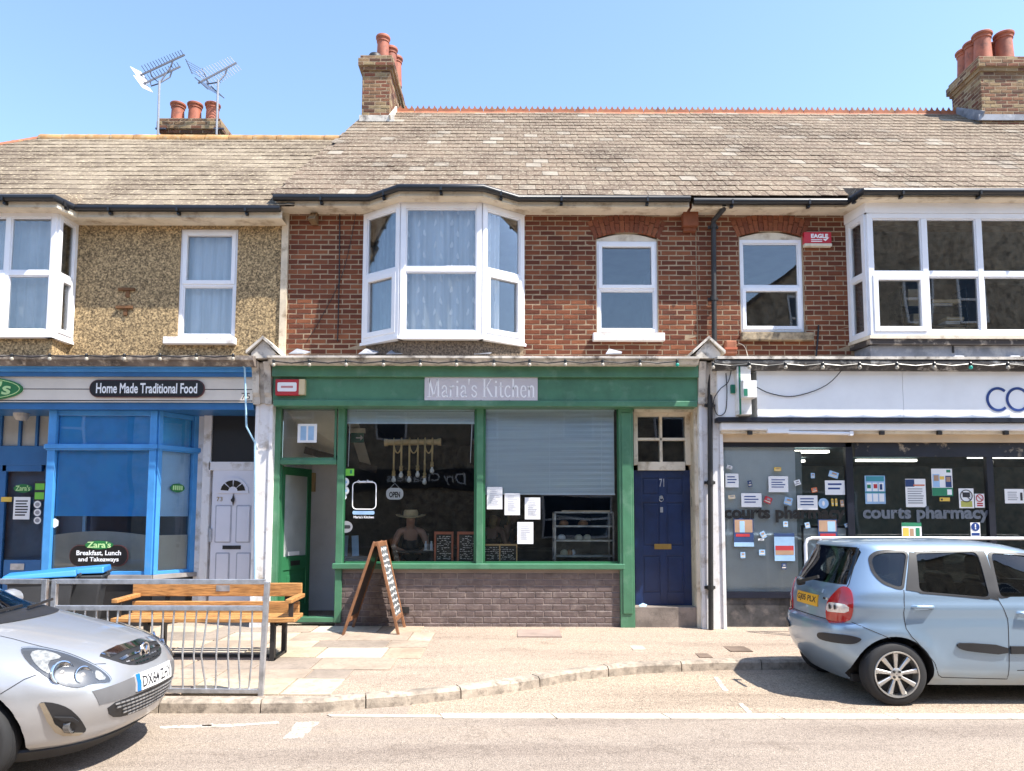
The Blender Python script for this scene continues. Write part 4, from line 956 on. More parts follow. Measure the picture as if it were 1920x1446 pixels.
m_ph = M('pharmacy_wall', (.06,.11,.13), .7); room(H, XC + .45, 13.0, 5.5, GZ, Z_(1700, 830, .3), m_ph, .05, 'pharmacy_room')
for x, y in ((4.6, 1.2), (6.2, 1.6), (7.0, 3.0), (5.0, 3.2), (8.6, 2.2)): 
    s = MB(); z = Z_(1700, 830, .3) - .04; s.box(x - .55, x + .55, y - .05, y + .05, z - .04, z); s.build('ceiling_tube', M_emit('tube_light', (1, .96, .85), 2.2) if 'tube_light' not in MATS else MATS['tube_light'], H)
# ------------------------------------------------------------------ signs, lights, notices, blinds and curtains
def ribbon(mb, pts, wd, y, dep=.003, flip=False):
    """flat stroke in the x-z plane with a width for each point"""
    n = len(pts); wd = wd if isinstance(wd, (list, tuple)) else [wd] * n
    L, Rr = [], []
    for i, (x, z) in enumerate(pts):
        a, b = pts[max(i-1, 0)], pts[min(i+1, n-1)]; d = Vector((b[0]-a[0], b[1]-a[1])); d = d.normalized() if d.length > 1e-9 else Vector((1, 0)); q = Vector((-d.y, d.x)) * wd[i] / 2
        L.append((x + q.x, z + q.y)); Rr.append((x - q.x, z - q.y))
    for i in range(n - 1): mb.prism([L[i], L[i+1], Rr[i+1], Rr[i]], 'y', y - dep, y)
def curve(pts, k=4):
    out = []
    for i in range(len(pts) - 1):
        p0, p1, p2, p3 = pts[max(i-1, 0)], pts[i], pts[i+1], pts[min(i+2, len(pts)-1)]
        for j in range(k):
            t = j / k; out.append(tuple(.5*((2*b) + (c-a)*t + (2*a-5*b+4*c-d)*t*t + (3*b-a-3*c+d)*t**3) for a, b, c, d in zip(p0, p1, p2, p3)))
    return out + [pts[-1]]
TH, TN, SF = .105, .05, .035
GL = {
 'M': (.82, [([(.12,0),(.14,1)],TN), ([(.12,1),(.40,.04)],TH), ([(.40,.04),(.66,1)],TN), ([(.68,1),(.70,0)],TH)], [(0,.24,0),(.56,.82,0),(.02,.16,1),(.62,.80,1)]),
 'a': (.44, [('c',[(.07,.45),(.12,.58),(.22,.62),(.31,.55),(.33,.42),(.33,.14),(.37,.04),(.44,.03)],.085), ('c',[(.32,.37),(.18,.31),(.07,.2),(.08,.07),(.17,.01),(.27,.06),(.33,.16)],.075)], []),
 'r': (.36, [([(.11,0),(.11,.6)],TH), ('c',[(.12,.42),(.18,.55),(.26,.61),(.34,.57)],.075)], [(.01,.23,0),(.02,.12,.6)]),
 'i': (.24, [([(.12,0),(.12,.6)],TH), ([(.12,.78),(.12,.9)],.12)], [(.01,.23,0),(.02,.12,.6)]),
 "'": (.16, [([(.08,1),(.07,.68)],[.09,.03])], []),
 's': (.38, [('c',[(.33,.47),(.28,.6),(.17,.61),(.08,.55),(.08,.43),(.19,.34),(.31,.25),(.33,.12),(.24,.02),(.12,.02),(.05,.15)],.08)], []),
 'K': (.70, [([(.14,0),(.14,1)],TH), ([(.17,.42),(.56,1)],TN), ([(.27,.58),(.62,0)],TH)], [(.02,.27,0),(.02,.27,1),(.50,.72,0),(.44,.66,1)]),
 't': (.30, [('c',[(.13,.82),(.13,.3),(.14,.08),(.21,.01),(.30,.06)],.09), ([(.02,.6),(.28,.6)],.045)], []),
 'c': (.40, [('c',[(.36,.5),(.28,.61),(.15,.58),(.07,.42),(.07,.2),(.15,.05),(.26,.01),(.37,.1)],.085)], []),
 'h': (.50, [([(.11,0),(.11,1.02)],TH), ('c',[(.12,.42),(.2,.57),(.3,.61),(.38,.53),(.39,.4),(.39,0)],TH*.95)], [(.01,.22,0),(.29,.50,0),(.01,.12,1.02)]),
 'e': (.40, [([(.07,.34),(.36,.36)],.045), ('c',[(.36,.36),(.32,.55),(.21,.62),(.11,.55),(.06,.36),(.08,.14),(.18,.02),(.28,.01),(.37,.1)],.085)], []),
 'n': (.50, [([(.11,0),(.11,.6)],TH), ('c',[(.12,.42),(.2,.57),(.3,.61),(.38,.53),(.39,.4),(.39,0)],TH*.95)], [(.01,.22,0),(.29,.50,0),(.01,.12,.6)]),
 ' ': (.22, [], [])}
def serif_text(body, x0, x1, z0, z1, y, mat, parent):
    W = sum(GL[c][0] + .05 for c in body) - .05; sx = (x1 - x0) / W; sz = z1 - z0; X = 0; mb = MB()
    for c in body:
        w_, st, sf = GL[c]
        for q in st:
            if q[0] == 'c': p, wd = curve(q[1]), q[2]
            else: p, wd = q
            wd2 = [v * sx for v in wd] if isinstance(wd, list) else wd * sx
            ribbon(mb, [(x0 + (X + a) * sx, z0 + b * sz) for a, b in p], wd2, y)
        for a, b, h in sf: mb.box(x0 + (X + a) * sx, x0 + (X + b) * sx, y - .003, y, z0 + h * sz - SF * sz * .5, z0 + h * sz + SF * sz * .5)
        X += w_ + .05
    return mb.build('lettering', mat, parent)
def sign(name, label, cat, u0, v0, u1, v1, Y, dep, mat, group=None, bevel=.003):
    x0, x1, z0, z1 = rect(u0, v0, u1, v1, Y); t = thing(name, label, cat, ((x0+x1)/2, Y, z0), group); bx('board', mat, t, x0, x1, Y, Y + dep, z0, z1, bevel=bevel)
    return t, (x0, x1, z0, z1)
m_pinkgrey = M('sign_grey', (.56,.53,.55), .6, var=.05); m_wl = M('white_letters', (.86,.86,.86), .5, var=.01)
t, r_ = sign('shop_sign', "pale grey sign reading Maria's Kitchen on the green fascia", 'sign', 796, 707, 1008, 751, -.29, .035, m_pinkgrey)
serif_text("Maria's Kitchen", r_[0] + .04, r_[1] - .035, r_[2] + .05, r_[3] - .03, -.291, m_wl, t)
for k in (.25, .5, .75):
    s = MB(); x = r_[0] + (r_[1]-r_[0])*k; s.box(x - .004, x + .004, -.294, -.28, r_[2] - .008, r_[2] + .01); s.build('fixing', m_iron, t)
# left shop's signs
m_blk = M('sign_black', (.010,.009,.010), .3, coat=.3); m_grn = M('sign_green', (.02,.17,.045), .4); m_lgrn = M('light_green_letters', (.50,.72,.32), .5); m_rim = M('sign_rim', (.10,.03,.03), .5)
a = rect(167, 712, 383, 745, -.31); t = thing('shop_sign', 'black rounded sign reading Home Made Traditional Food', 'sign', ((a[0]+a[1])/2, -.31, a[2]))
plate('board', rrect(a[0], a[1], a[2], a[3], (a[3]-a[2])/2*.98, 8), -.305, .03, m_rim, t); plate('face', rrect(a[0]+.012, a[1]-.012, a[2]+.012, a[3]-.012, (a[3]-a[2])/2*.85, 8), -.309, .01, m_blk, t)
text('Home Made Traditional Food', a[0] + .10, a[1] - .10, a[2] + .055, a[3] - .05, -.310, m_wl, t, bold=.02)
cx, cz = X_(-38, 729, -.31), Z_(0, 729, -.31); t = thing('shop_sign', "green oval Zara's sign at the left edge of the fascia", 'sign', (cx, -.31, cz - .17))
plate('board', oval(cx, cz, .60, .17), -.31, .04, m_grn, t); o = MB(); o.tube([(x, -.312, z) for x, z in oval(cx, cz, .565, .145)], .006, 6, True); o.build('rim', m_lgrn, t)
text("Zara's", cx - .46, cx + .44, cz - .085, cz + .105, -.311, m_lgrn, t, bold=.02, shear=.1)
yb = yB - .0; a = rect(130, 1022, 240, 1062, -.08); t = thing('window_sign', 'black oval sign reading Breakfast, Lunch and Takeaways low in the blue window', 'sign', ((a[0]+a[1])/2, -.075, a[2]))
plate('board', rrect(a[0], a[1], a[2], a[3], .14, 8), -.078, .006, m_rim, t); plate('face', rrect(a[0]+.01, a[1]-.01, a[2]+.01, a[3]-.01, .13, 8), -.081, .006, m_blk, t)
text('Breakfast, Lunch', a[0] + .1, a[1] - .1, a[2] + .145, a[2] + .225, -.0815, m_wl, t, bold=.02); text('and Takeaways', a[0] + .13, a[1] - .13, a[2] + .05, a[2] + .13, -.0815, m_wl, t, bold=.02)
cx = (a[0]+a[1])/2; cz = a[3] - .0; plate('oval', oval(cx, cz, .2, .06), -.085, .006, m_grn, t); text("Zara's", cx - .17, cx + .17, cz - .04, cz + .05, -.0855, m_lgrn, t, bold=.02)
def sticker_oval(T, s, z, label):
    p = T(s, .0, z); t = thing('window_sticker', label, 'sticker', p); mb = MB(); n = T(0, 1, 0) - T(0, 0, 0); pts = [T(s + .12*math.cos(2*math.pi*k/20), -.024, z + .065*math.sin(2*math.pi*k/20)) for k in range(20)]; mb.add([q for q in pts] + [q + n*.004 for q in pts], [tuple(range(20)), tuple(range(20, 40))] + [(i, (i+1) % 20, 20 + (i+1) % 20, 20 + i) for i in range(20)]); mb.build('oval', m_grn, t)
    for k in range(5):
        s2 = MB(); a_ = s - .08 + .035*k; fbox(s2, T, a_, a_ + .022, -.021, -.018, z - .03, z + .035); s2.build('letter', m_lgrn, t)
sticker_oval(T2, L2*.55, Z_(325, 915, .2), "small green oval sticker on the blue window's angled side")
# notices on the blue entrance door
def poster(label, u0, v0, u1, v1, Y, base, prints, cat='notice', name='notice', group=None, tilt=0):
    """sheet of paper with printed areas: (fx0,fz0,fx1,fz1,material) in 0..1 of the sheet, z from the top"""
    x0, x1, z0, z1 = rect(u0, v0, u1, v1, Y); t = thing(name, label, cat, ((x0+x1)/2, Y, z0), group); W, Hh = x1 - x0, z1 - z0; cx, cz = (x0+x1)/2, (z0+z1)/2; c, s = math.cos(tilt), math.sin(tilt)
    def rp(a, b, y, d, mat, nm):
        q = [(a[0], b[1]), (b[0], b[1]), (b[0], a[1]), (a[0], a[1])]; P_ = []
        for fx, fz in q: dx, dz = (fx - .5) * W, (.5 - fz) * Hh; P_.append((cx + dx*c - dz*s, cz + dx*s + dz*c))
        plate(nm, P_, y, d, mat, t)
    rp((0, 0), (1, 1), Y, .003, base, 'sheet')
    for k, pr in enumerate(prints): rp((pr[0], pr[1]), (pr[2], pr[3]), Y - .0012 - .0004 * k, .001, pr[4], pr[5] if len(pr) > 5 else 'print')
    return t
m_gr = M('grey_print', (.30,.30,.32), .8); m_ltb = M('pale_blue_print', (.32,.50,.72), .7); m_teal = M('teal_print', (.05,.26,.30), .7); m_pg = M('green_print', (.02,.20,.10), .7); m_or = M('orange_print', (.62,.16,.05), .7); m_skin_p = M('tan_print', (.40,.25,.16), .7); m_yel = M('yellow_print', (.72,.48,.08), .7); m_rd = M('red_print', (.45,.03,.04), .7); m_lime = M('lime_print', (.18,.55,.06), .6); m_db = M('dark_blue_print', (.02,.05,.15), .7)
def lines(n, x0=.12, x1=.88, z0=.15, z1=.9, th=.35, mat=None, jit=.15):
    st = (z1 - z0) / n; return [(x0, z0 + st*k, x1 - random.random()*jit, z0 + st*(k + th), mat or m_gr, 'text_line') for k in range(n)]
poster('handwritten white notice on the blue entrance door', 25, 932, 56, 974, yE_ - .045, m_paper, lines(6, th=.5, mat=m_ink)); poster('green and black hygiene rating sticker on the blue entrance door', 64, 903, 84, 940, yE_ - .045, m_ink, [(.08,.1,.95,.42,m_lime), (.08,.55,.95,.9,m_lime)], 'sticker', 'rating_sticker'); poster('small yellow sticker on the blue entrance door', 2, 932, 22, 941, yE_ - .045, m_yel, [], 'sticker', 'sticker')
for v, w in ((946, 'top'), (961, 'middle'), (976, 'bottom')):
    p = at(70, v, yE_ - .05); t = thing('round_sticker', 'round white award sticker on the blue door, %s of three' % w, 'sticker', p, 'round stickers on the blue door'); plate('disc', oval(p.x, p.z, .055, .055, 20), p.y, .003, m_paper, t); plate('print', oval(p.x, p.z, .035, .03, 16), p.y - .001, .001, m_gr, t)
t = thing('door_sign', 'small green oval sign inside the blue entrance door', 'sign', at(43, 916, yE_ - .05)); p = at(43, 916, yE_ - .05); plate('oval', oval(p.x, p.z, .14, .065), p.y, .003, m_grn, t); text("Zara's", p.x - .11, p.x + .11, p.z - .035, p.z + .045, p.y - .001, m_lgrn, t, bold=.02)
p = at(102, 981, -.085); t = thing('window_sticker', 'white hexagonal sticker on the lower left of the blue window', 'sticker', p); plate('hexagon', [(p.x + .06*math.sin(R(60*k)), p.z + .07*math.cos(R(60*k))) for k in range(6)], -.08, .003, m_paper, t)
# pharmacy lettering and projecting cross
t = thing('shop_lettering', 'large navy letters spelling COURTS on the white pharmacy fascia', 'lettering', at(1890, 770, yS))
cz = Z_(1870, 749, yS); Rr = .157
def ringletter(cx, a0, a1, nm):
    mb = MB(); ribbon(mb, [(cx + Rr*.96*math.cos(R(a)), cz + Rr*math.sin(R(a))) for a in range(a0, a1 + 1, 8)], .036, yS - .002, .006); mb.build(nm, m_navyink, t)
xc = X_(1871, 749, yS); ringletter(xc, 48, 316, 'letter'); ringletter(X_(1908, 749, yS), 0, 360, 'letter')
text('URTS', X_(1906, 749, yS) + .33, X_(1906, 749, yS) + 1.55, cz - .2, cz + .2, yS - .002, m_navyink, t)
t = thing('projecting_sign', 'white box sign with a green cross, edge-on beside the pharmacy fascia', 'sign', at(1400, 780, -.5))
x0, x1 = X_(1383, 735, -.5), X_(1414, 735, -.5); z0, z1 = Z_(1400, 779, -.4), Z_(1400, 690, -.4)
m_cbox = M('cross_box', (.72,.71,.68), .5, var=.06, dirt=((.4,.36,.3), .25, 6))
s = MB(); s.box(x0 + .04, x1 - .0, -.62, -.36, z0 + .22, z1 - .22); s.build('cross_arm', m_cbox, t, bevel=.004); s = MB(); s.box(x0, x1 - .04, -.50, -.36, z0, z1); s.build('cross_post', m_cbox, t, bevel=.004)
s = MB(); s.box(x0 + .02, x0 + .045, -.506, -.36, z0 + .0, z1 - .0); s.box(x0 + .05, x0 + .10, -.626, -.62, z0 + .24, z0 + .34); s.box(x0 - .06, x0 - .0, -.40, -.36, z1 - .36, z1 - .24); s.build('green_edge', M('cross_green', (.01,.16,.09), .5), t)
# wording on the pharmacy glass
yg = yP + .012
for u0, u1, w, lm in ((1357, 1585, 'left pane', m_blk), (1617, 1855, 'door panes', M('grey_vinyl', (.055,.07,.10), .5))):
    x0, x1, z0, z1 = rect(u0, 949, u1, 980, yg); t = thing('window_lettering', 'dark lettering courts pharmacy across the pharmacy %s' % w, 'lettering', ((x0+x1)/2, yg, z0)); text('courts pharmacy', x0, x1, z0, z1, yP + .004, lm, t, bold=.04)
ypo = yP + .006
N = [('white notice at the far left edge of the pharmacy window', 1360, 888, 1385, 914, 3), ('white notice near the top centre of the left pharmacy window', 1441, 893, 1478, 923, 4), ('white notice just above the word courts', 1390, 925, 1428, 951, 3), ('white notice just above the letters macy', 1495, 929, 1533, 956, 3), ('white notice beside the dark window divider', 1547, 901, 1584, 928, 2)]
for lb_, u0, v0, u1, v1, n in N: poster(lb_, u0, v0, u1, v1, ypo, m_paper, lines(n, .15, .85, .2, .8, .4, m_navyink))
PP = [
 ('poster with people on dark blue, left of the grey pharmacy window', 1376, 972, 1413, 1025, m_db, [(.05,.05,.95,.5,m_skin_p), (.3,.1,.55,.5,m_ltb), (.1,.55,.8,.65,m_rd), (0,.85,1,1,m_ltb)]),
 ('sky blue poster with a red brown crowd, low in the pharmacy window', 1452, 1000, 1490, 1052, m_ltb, [(0,0,1,.12,m_db), (.05,.45,.95,.62,m_rd), (.05,.62,.95,.78,m_skin_p), (0,.86,1,1,m_ltb)]),
 ('poster with people beside the dark window divider', 1534, 974, 1570, 1012, m_db, [(.05,.05,.95,.6,m_skin_p), (.5,.1,.9,.6,m_ltb), (.1,.7,.9,.85,m_rd)]),
 ('teal and white product poster on the pharmacy door', 1622, 892, 1660, 945, m_ltb, [(.06,.02,.95,.2,m_teal), (.08,.25,.32,.55,m_paper), (.38,.25,.62,.55,m_paper), (.68,.25,.92,.55,m_paper), (0,.56,1,.62,m_teal), (.08,.64,.32,.92,m_paper), (.38,.64,.62,.92,m_paper), (.68,.64,.92,.92,m_paper), (.42,.3,.6,.45,m_rd), (.1,.32,.28,.45,m_pg), (.72,.3,.85,.5,m_db)]),
 ('white letter with a dark picture and red arrow on the pharmacy door', 1698, 898, 1736, 951, m_paper, [(.0,.02,.45,.28,m_db), (.4,.2,.95,.25,m_or)] + lines(7, .1, .9, .34, .92, .4)),
 ('green and white poster of two people on the pharmacy door', 1747, 879, 1786, 930, m_paper, [(.72,.04,.92,.14,m_pg), (.05,.2,.38,.68,m_ltb), (.1,.24,.34,.45,m_skin_p), (.66,.26,.95,.68,m_db), (.7,.3,.9,.48,m_skin_p), (.38,.28,.6,.4,m_yel), (0,.7,1,1,m_pg), (.72,.76,.94,.96,m_paper)]),
 ('white no dogs notice on the pharmacy door', 1798, 916, 1826, 953, m_paper, [(.12,.64,.88,.94,M('olive_print', (.42,.42,.10), .7)), (.25,.2,.75,.45,m_ink)]),
 ('small white no smoking notice on the pharmacy door', 1828, 926, 1846, 952, m_paper, [(.2,.65,.8,.75,m_rd), (.2,.8,.8,.9,m_rd)]),
 ('small yellow sticker below the green and white poster', 1762, 933, 1781, 940, m_yel, [(.1,.3,.3,.8,m_ink)]),
 ('green topped picture notice low on the pharmacy door', 1691, 980, 1728, 1008, m_paper, [(0,0,1,.25,m_pg), (.05,.35,.35,.95,m_yel), (.4,.4,.6,.95,m_skin_p), (.7,.35,.9,.95,m_pg)]),
 ('blue mandatory notice low on the pharmacy door', 1820, 980, 1838, 1006, m_paper, [(.08,.74,.92,.94,m_navyink)]),
 ('white opening hours notice at the right end of the pharmacy', 1884, 917, 1920, 944, m_paper, lines(5, .15, .7, .2, .85, .4) + [(.8,.25,.92,.8,m_ink)])]
for lb_, u0, v0, u1, v1, b_, pr in PP: poster(lb_, u0, v0, u1, v1, ypo, b_, pr, 'poster', 'poster')
for (u, v, rr, cm, lb_) in ((1812, 930, .085, m_ink, 'black ring symbol of the no dogs notice'), (1837, 934, .05, m_rd, 'red ring symbol of the no smoking notice')):
    p = at(u, v, ypo - .004); t = thing('ring_symbol', lb_, 'symbol', p); s = MB(); s.tube([(x, p.y, z) for x, z in oval(p.x, p.z, rr, rr, 24)], .006, 5, True); s.bar((p.x - rr*.7, p.y, p.z + rr*.7), (p.x + rr*.7, p.y, p.z - rr*.7), .006, .01); s.build('ring', cm, t)
p = at(1829, 988, ypo - .004); t = thing('round_symbol', 'blue disc with a white mark on the mandatory notice', 'symbol', p); plate('disc', oval(p.x, p.z, .06, .06, 24), p.y, .002, m_navyink, t); s = MB(); s.box(p.x - .008, p.x + .008, p.y - .001, p.y, p.z - .01, p.z + .04); s.box(p.x - .008, p.x + .008, p.y - .001, p.y, p.z - .035, p.z - .02); s.build('mark', m_paper, t)
ST = [(1458, 880, 16, 9, m_yel, 0, 'small amber sticker above the upper notice'), (1406, 907, 9, 14, m_db, .15, 'small dark passport-shaped sticker'), (1440, 938, 17, 15, m_rd, -.4, 'tilted dark red sticker right of the notices'), (1478, 940, 18, 17, m_ltb, -.25, 'tilted blue and sand sticker in mid window'), (1495, 905, 14, 12, m_paper, .3, 'small pale shell sticker'), (1524, 892, 9, 12, m_ltb, 0, 'small pale blue sticker at the top right of the grey window'), (1527, 919, 13, 11, m_or, .2, 'small orange sticker at the grey post'), (1372, 932, 16, 9, M('cream_print', (.62,.52,.36), .7), .1, 'small cream sticker at the left edge'), (1368, 876, 13, 8, m_paper, -.3, 'small white aeroplane sticker'), (1563, 890, 22, 14, m_ltb, -.3, 'pale blue sticker above the divider notice'), (1561, 942, 5, 17, m_yel, .05, 'narrow tan sticker, left of a pair'), (1568, 942, 5, 17, m_yel, .05, 'narrow tan sticker, right of a pair'), (1579, 944, 8, 16, m_skin_p, .1, 'small ice-cream shaped sticker'), (1431, 1003, 12, 16, m_ltb, .5, 'tilted blue tag above the crowd poster'), (1473, 983, 11, 13, m_ltb, .0, 'blue tag hanging under the letters ph'), (1514, 985, 11, 13, m_ltb, .2, 'blue tag under the letter a'), (1393, 1041, 11, 14, m_ltb, 0, 'blue tag below the people poster'), (1429, 1036, 14, 13, m_ltb, 0, 'pale blue tag left of the crowd poster'), (1470, 1062, 11, 14, m_db, 0, 'dark blue tag below the crowd poster'), (1588, 985, 10, 9, m_ltb, .3, 'blue tag on the dark window divider'), (1427, 1012, 13, 5, m_paper, 0, 'tiny white strip left of the crowd poster')]
for u, v, a, b, mm, ti, lb_ in ST: poster(lb_ + ' in the pharmacy window', u - a*.41, v - b*.41, u + a*.41, v + b*.41, ypo, mm, [(.1,.62,.9,.8,m_cream if mm is not m_paper else m_gr), (.3,.2,.8,.45,m_skin_p if mm in (m_ltb, m_yel) else m_gr)], 'sticker', 'sticker', None, ti)
p = at(1544, 944, ypo); t = thing('round_sticker', 'round blue sticker beside the notice with the word macy', 'sticker', p); plate('disc', oval(p.x, p.z, .075, .075, 20), p.y, .002, m_ltb, t); plate('print', oval(p.x, p.z, .02, .035, 16), p.y - .001, .001, m_paper, t)
# cafe window notices
CN = [('white menu sheet overlapping the cafe blind, leftmost of four', 913, 913, 942, 955), ('white menu sheet second from the left under the cafe blind', 946, 925, 975, 966), ('white menu sheet highest right of the four under the cafe blind', 984, 933, 1013, 974), ('lowest white menu sheet in the cafe window', 970, 979, 1000, 1020)]
for lb_, u0, v0, u1, v1 in CN: poster(lb_, u0, v0, u1, v1, -.008, m_paper, lines(9, .2, .85, .12, .85, .3, M('faint_print', (.52,.52,.56), .8), .3))
poster('white notice with two grey columns in the green fanlight', 558, 795, 594, 830, -.008, m_paper, [(.15,.12,.45,.88,m_ltb), (.55,.12,.85,.88,m_ltb)])
t = poster('green hygiene rating sticker in the cafe window', 638, 879, 664, 892, -.008, m_lime, [(.7,.2,.85,.7,m_pg)], 'sticker', 'rating_sticker')
for u, v, rr, w in ((646, 904, .066, 'upper'), (646, 920, .066, 'middle'), (645, 932, .04, 'lowest and smallest')):
    p = at(u, v, -.008); t = thing('round_sticker', 'round white sticker at the cafe window edge, %s' % w, 'sticker', p); plate('disc', oval(p.x, p.z, rr, rr, 20), p.y, .002, m_paper, t); plate('print', oval(p.x, p.z, rr*.6, rr*.4, 16), p.y - .001, .001, m_ltb, t)
p = at(648, 988, -.008); t = thing('round_sticker', 'round grey eye-shaped sticker low at the cafe window edge', 'sticker', p); plate('disc', oval(p.x, p.z, .1, .085, 24), p.y, .002, m_gr, t); plate('print', rrect(p.x - .07, p.x + .07, p.z - .025, p.z + .025, .02), p.y - .001, .001, m_ink, t)
a = rect(661, 904, 705, 955, -.008); t = thing('opening_hours_sticker', 'white rounded outline with caption on the cafe glass', 'sticker', ((a[0]+a[1])/2, -.008, a[2]))
s = MB(); s.tube([(x, -.008, z) for x, z in rrect(a[0], a[1], a[2], a[3], .06)], .008, 6, True); s.build('outline', m_wl, t); text('Opening Times', a[0] + .07, a[1] - .05, a[3] - .025, a[3] + .03, -.008, m_wl, t, bold=.02); b = rect(661, 958, 702, 965, -.008); plate('bar', rrect(b[0], b[1], b[2], b[3], .02), -.008, .002, m_ltb, t); b = rect(663, 967, 701, 972, -.008); text("Maria's Kitchen", b[0], b[1], b[2], b[3], -.008, m_wl, t, bold=.02)
# OPEN sign
p = at(740, 925, .04); t = thing('open_sign', 'white oval hanging sign reading OPEN inside the cafe window', 'sign', p); a = rect(724, 915, 756, 937, .04)
plate('board', rrect(a[0], a[1], a[2], a[3], .07, 5), .04, .008, m_wl, t); text('OPEN', a[0] + .045, a[1] - .045, a[2] + .03, a[2] + .115, .039, m_blk, t, bold=.04); s = MB(); s.tube([(a[0] + .06, .045, a[3]), (p.x, .045, a[3] + .07), (a[1] - .06, .045, a[3])], .004, 5); s.build('string', m_wl, t)
t, r_ = sign('exit_sign', 'green and white exit sign hanging inside the cafe', 'sign', 658, 812, 682, 830, .5, .02, M('exit_green', (.01,.13,.09), .4)); s = MB(); y = .499; cx, cz = r_[0]*.35 + r_[1]*.65, (r_[2]+r_[3])/2
s.box(cx - .05, cx + .03, y - .002, y, cz - .01, cz + .01); s.prism([(cx + .02, cz - .04), (cx + .06, cz), (cx + .02, cz + .04)], 'y', y - .002, y); s.build('arrow', m_paper, t); bx('casing', m_cream, t, r_[0] - .03, r_[1] + .02, .47, .55, r_[3], r_[3] + .07)
# alarm boxes
t, r_ = sign('alarm_box', 'red and white alarm box on the left of the green fascia', 'alarm box', 516, 711, 560, 741, -.33, .08, m_rd, bevel=.01); a = rect(520, 717, 556, 734, -.335); plate('label', rrect(a[0], a[1], a[2], a[3], .02), -.334, .003, m_paper, t); plate('print', rrect(a[0] + .05, a[1] - .05, a[2] + .05, a[3] - .05, .01), -.3355, .002, M('faded_red', (.50,.22,.22), .7), t); bx('side_case', M('ivory_plastic', (.62,.50,.30), .5), t, r_[1] + .002, r_[1] + .085, -.33, -.25, r_[2] + .01, r_[3])
m_alr = M('alarm_red', (.52,.015,.03), .4, var=.03)
t, r_ = sign('alarm_box', 'red alarm box reading EAGLE beside the upper right window', 'alarm box', 1508, 435, 1559, 456, -.07, .08, m_alr, bevel=.006); text('EAGLE', r_[0] + .10, r_[1] - .05, r_[2] + .075, r_[3] - .03, -.071, m_wl, t, bold=.05); bx('base', m_cream, t, r_[0], r_[1] + .005, -.08, .0, r_[2] - .05, r_[2] - .002, bevel=.012)
s = MB(); s.prism([(r_[1] - .13, r_[2] + .06), (r_[1] - .09, r_[2] + .03), (r_[1] - .03, r_[2] + .09), (r_[1] - .09, r_[2] + .065)], 'y', -.072, -.069); s.box(r_[0] + .10, r_[1] - .14, -.0722, -.069, r_[2] + .02, r_[2] + .032); s.box(r_[0] + .10, r_[1] - .14, -.0722, -.069, r_[2] + .045, r_[2] + .057); s.build('emblem', m_wl, t)
# festoon bulbs under the cornices
def festoon(label, us, v, Y, green=()):
    P0 = at(us[0], v, Y); t = thing('festoon_lights', label, 'string lights', P0, 'string lights along the cornices'); pts = []
    for k, u in enumerate(us):
        p = at(u, v, Y); pts.append((p.x, Y + .01, p.z + .05))
        if k < len(us) - 1: q = at(us[k+1], v, Y); pts.append(((p.x + q.x)/2, Y + .01, p.z + .025))
    s = MB(); s.tube(pts, .009, 6); s.build('cable', m_black, t)
    for k, u in enumerate(us):
        p = at(u, v, Y); s = MB(); s.lathe([(.004, -.026), (.02, -.02), (.027, -.003), (.022, .016), (.014, .026)], p, 'z', 12); b = s.build('bulb', M('green_bulb', (.02,.35,.26), .25) if u in green else M('bulb_glass', (.40,.36,.29), .2), t, True); s = MB(); s.lathe([(.02, .024), (.022, .06), (.012, .075)], p, 'z', 10); s.build('lamp_holder', m_black, b)
festoon('string of bulbs along the blue shop cornice', [-48, 22, 93, 162, 233, 300, 368, 437], 673, -.58); festoon('string of pale bulbs along the green cafe cornice', [513, 580, 649, 719, 788, 856, 926, 993, 1060, 1130, 1200, 1270], 684, -.55, (1270,)); festoon('string of bulbs along the pharmacy cornice', [1337, 1405, 1473, 1543, 1612, 1682, 1752, 1820, 1890, 1960], 689, -.58, (1820,))
# ---- pipes and cables
t = thing('downpipe', 'black rainwater pipe beside the right-hand brick house', 'pipe', at(1330, 1180, -.22)); a = at(1357, 384, -.28)
s = MB(); s.tube([(a.x, -.28, a.z), (a.x, -.27, a.z - .06), (X_(1338, 415, -.09), -.09, Z_(1338, 414, -.09)), (X_(1338, 430, -.09), -.09, Z_(1338, 430, -.09)), (X_(1339, 640, -.09), -.09, Z_(1339, 655, -.09))], .038, 10); s.tube([(X_(1331, 690, -.24), -.24, Z_(1331, 690, -.24)), (X_(1331, 720, -.24), -.24, Z_(1331, 730, -.24)), (X_(1333, 1180, -.24), -.24, GZ)], .036, 10); pp = s.build('pipe', m_iron, t, True)
for v, Y in ((425, -.09), (560, -.09), (760, -.24), (905, -.24), (1102, -.24)):
    p = at(1338 if v < 600 else 1332, v, Y); s = MB(); s.lathe([(.048, -.03), (.048, .03)], p, 'z', 12); s.box(p.x - .075, p.x + .075, Y + .02, Y + .05, p.z - .02, p.z + .02); s.build('pipe_collar', m_iron, t)
t = thing('pale_blue_conduit', 'pale blue conduit running down the left white pilaster', 'pipe', at(476, 1090, -.22)); s = MB(); s.tube([at(455, 685, -.42), at(459, 690, -.42), at(462, 800, -.3), at(478, 830, -.215), at(478, 1090, -.215)], .014, 6); s.build('conduit', M('pale_blue_paint_pipe', (.32,.52,.66), .5), t, True)
def cable(label, pts, r=.007, mat=None):
    t = thing('cable', label, 'cable', pts[0]); s = MB(); s.tube(curve([tuple(p) for p in pts], 5), r, 6); s.build('wire', mat or m_black, t)
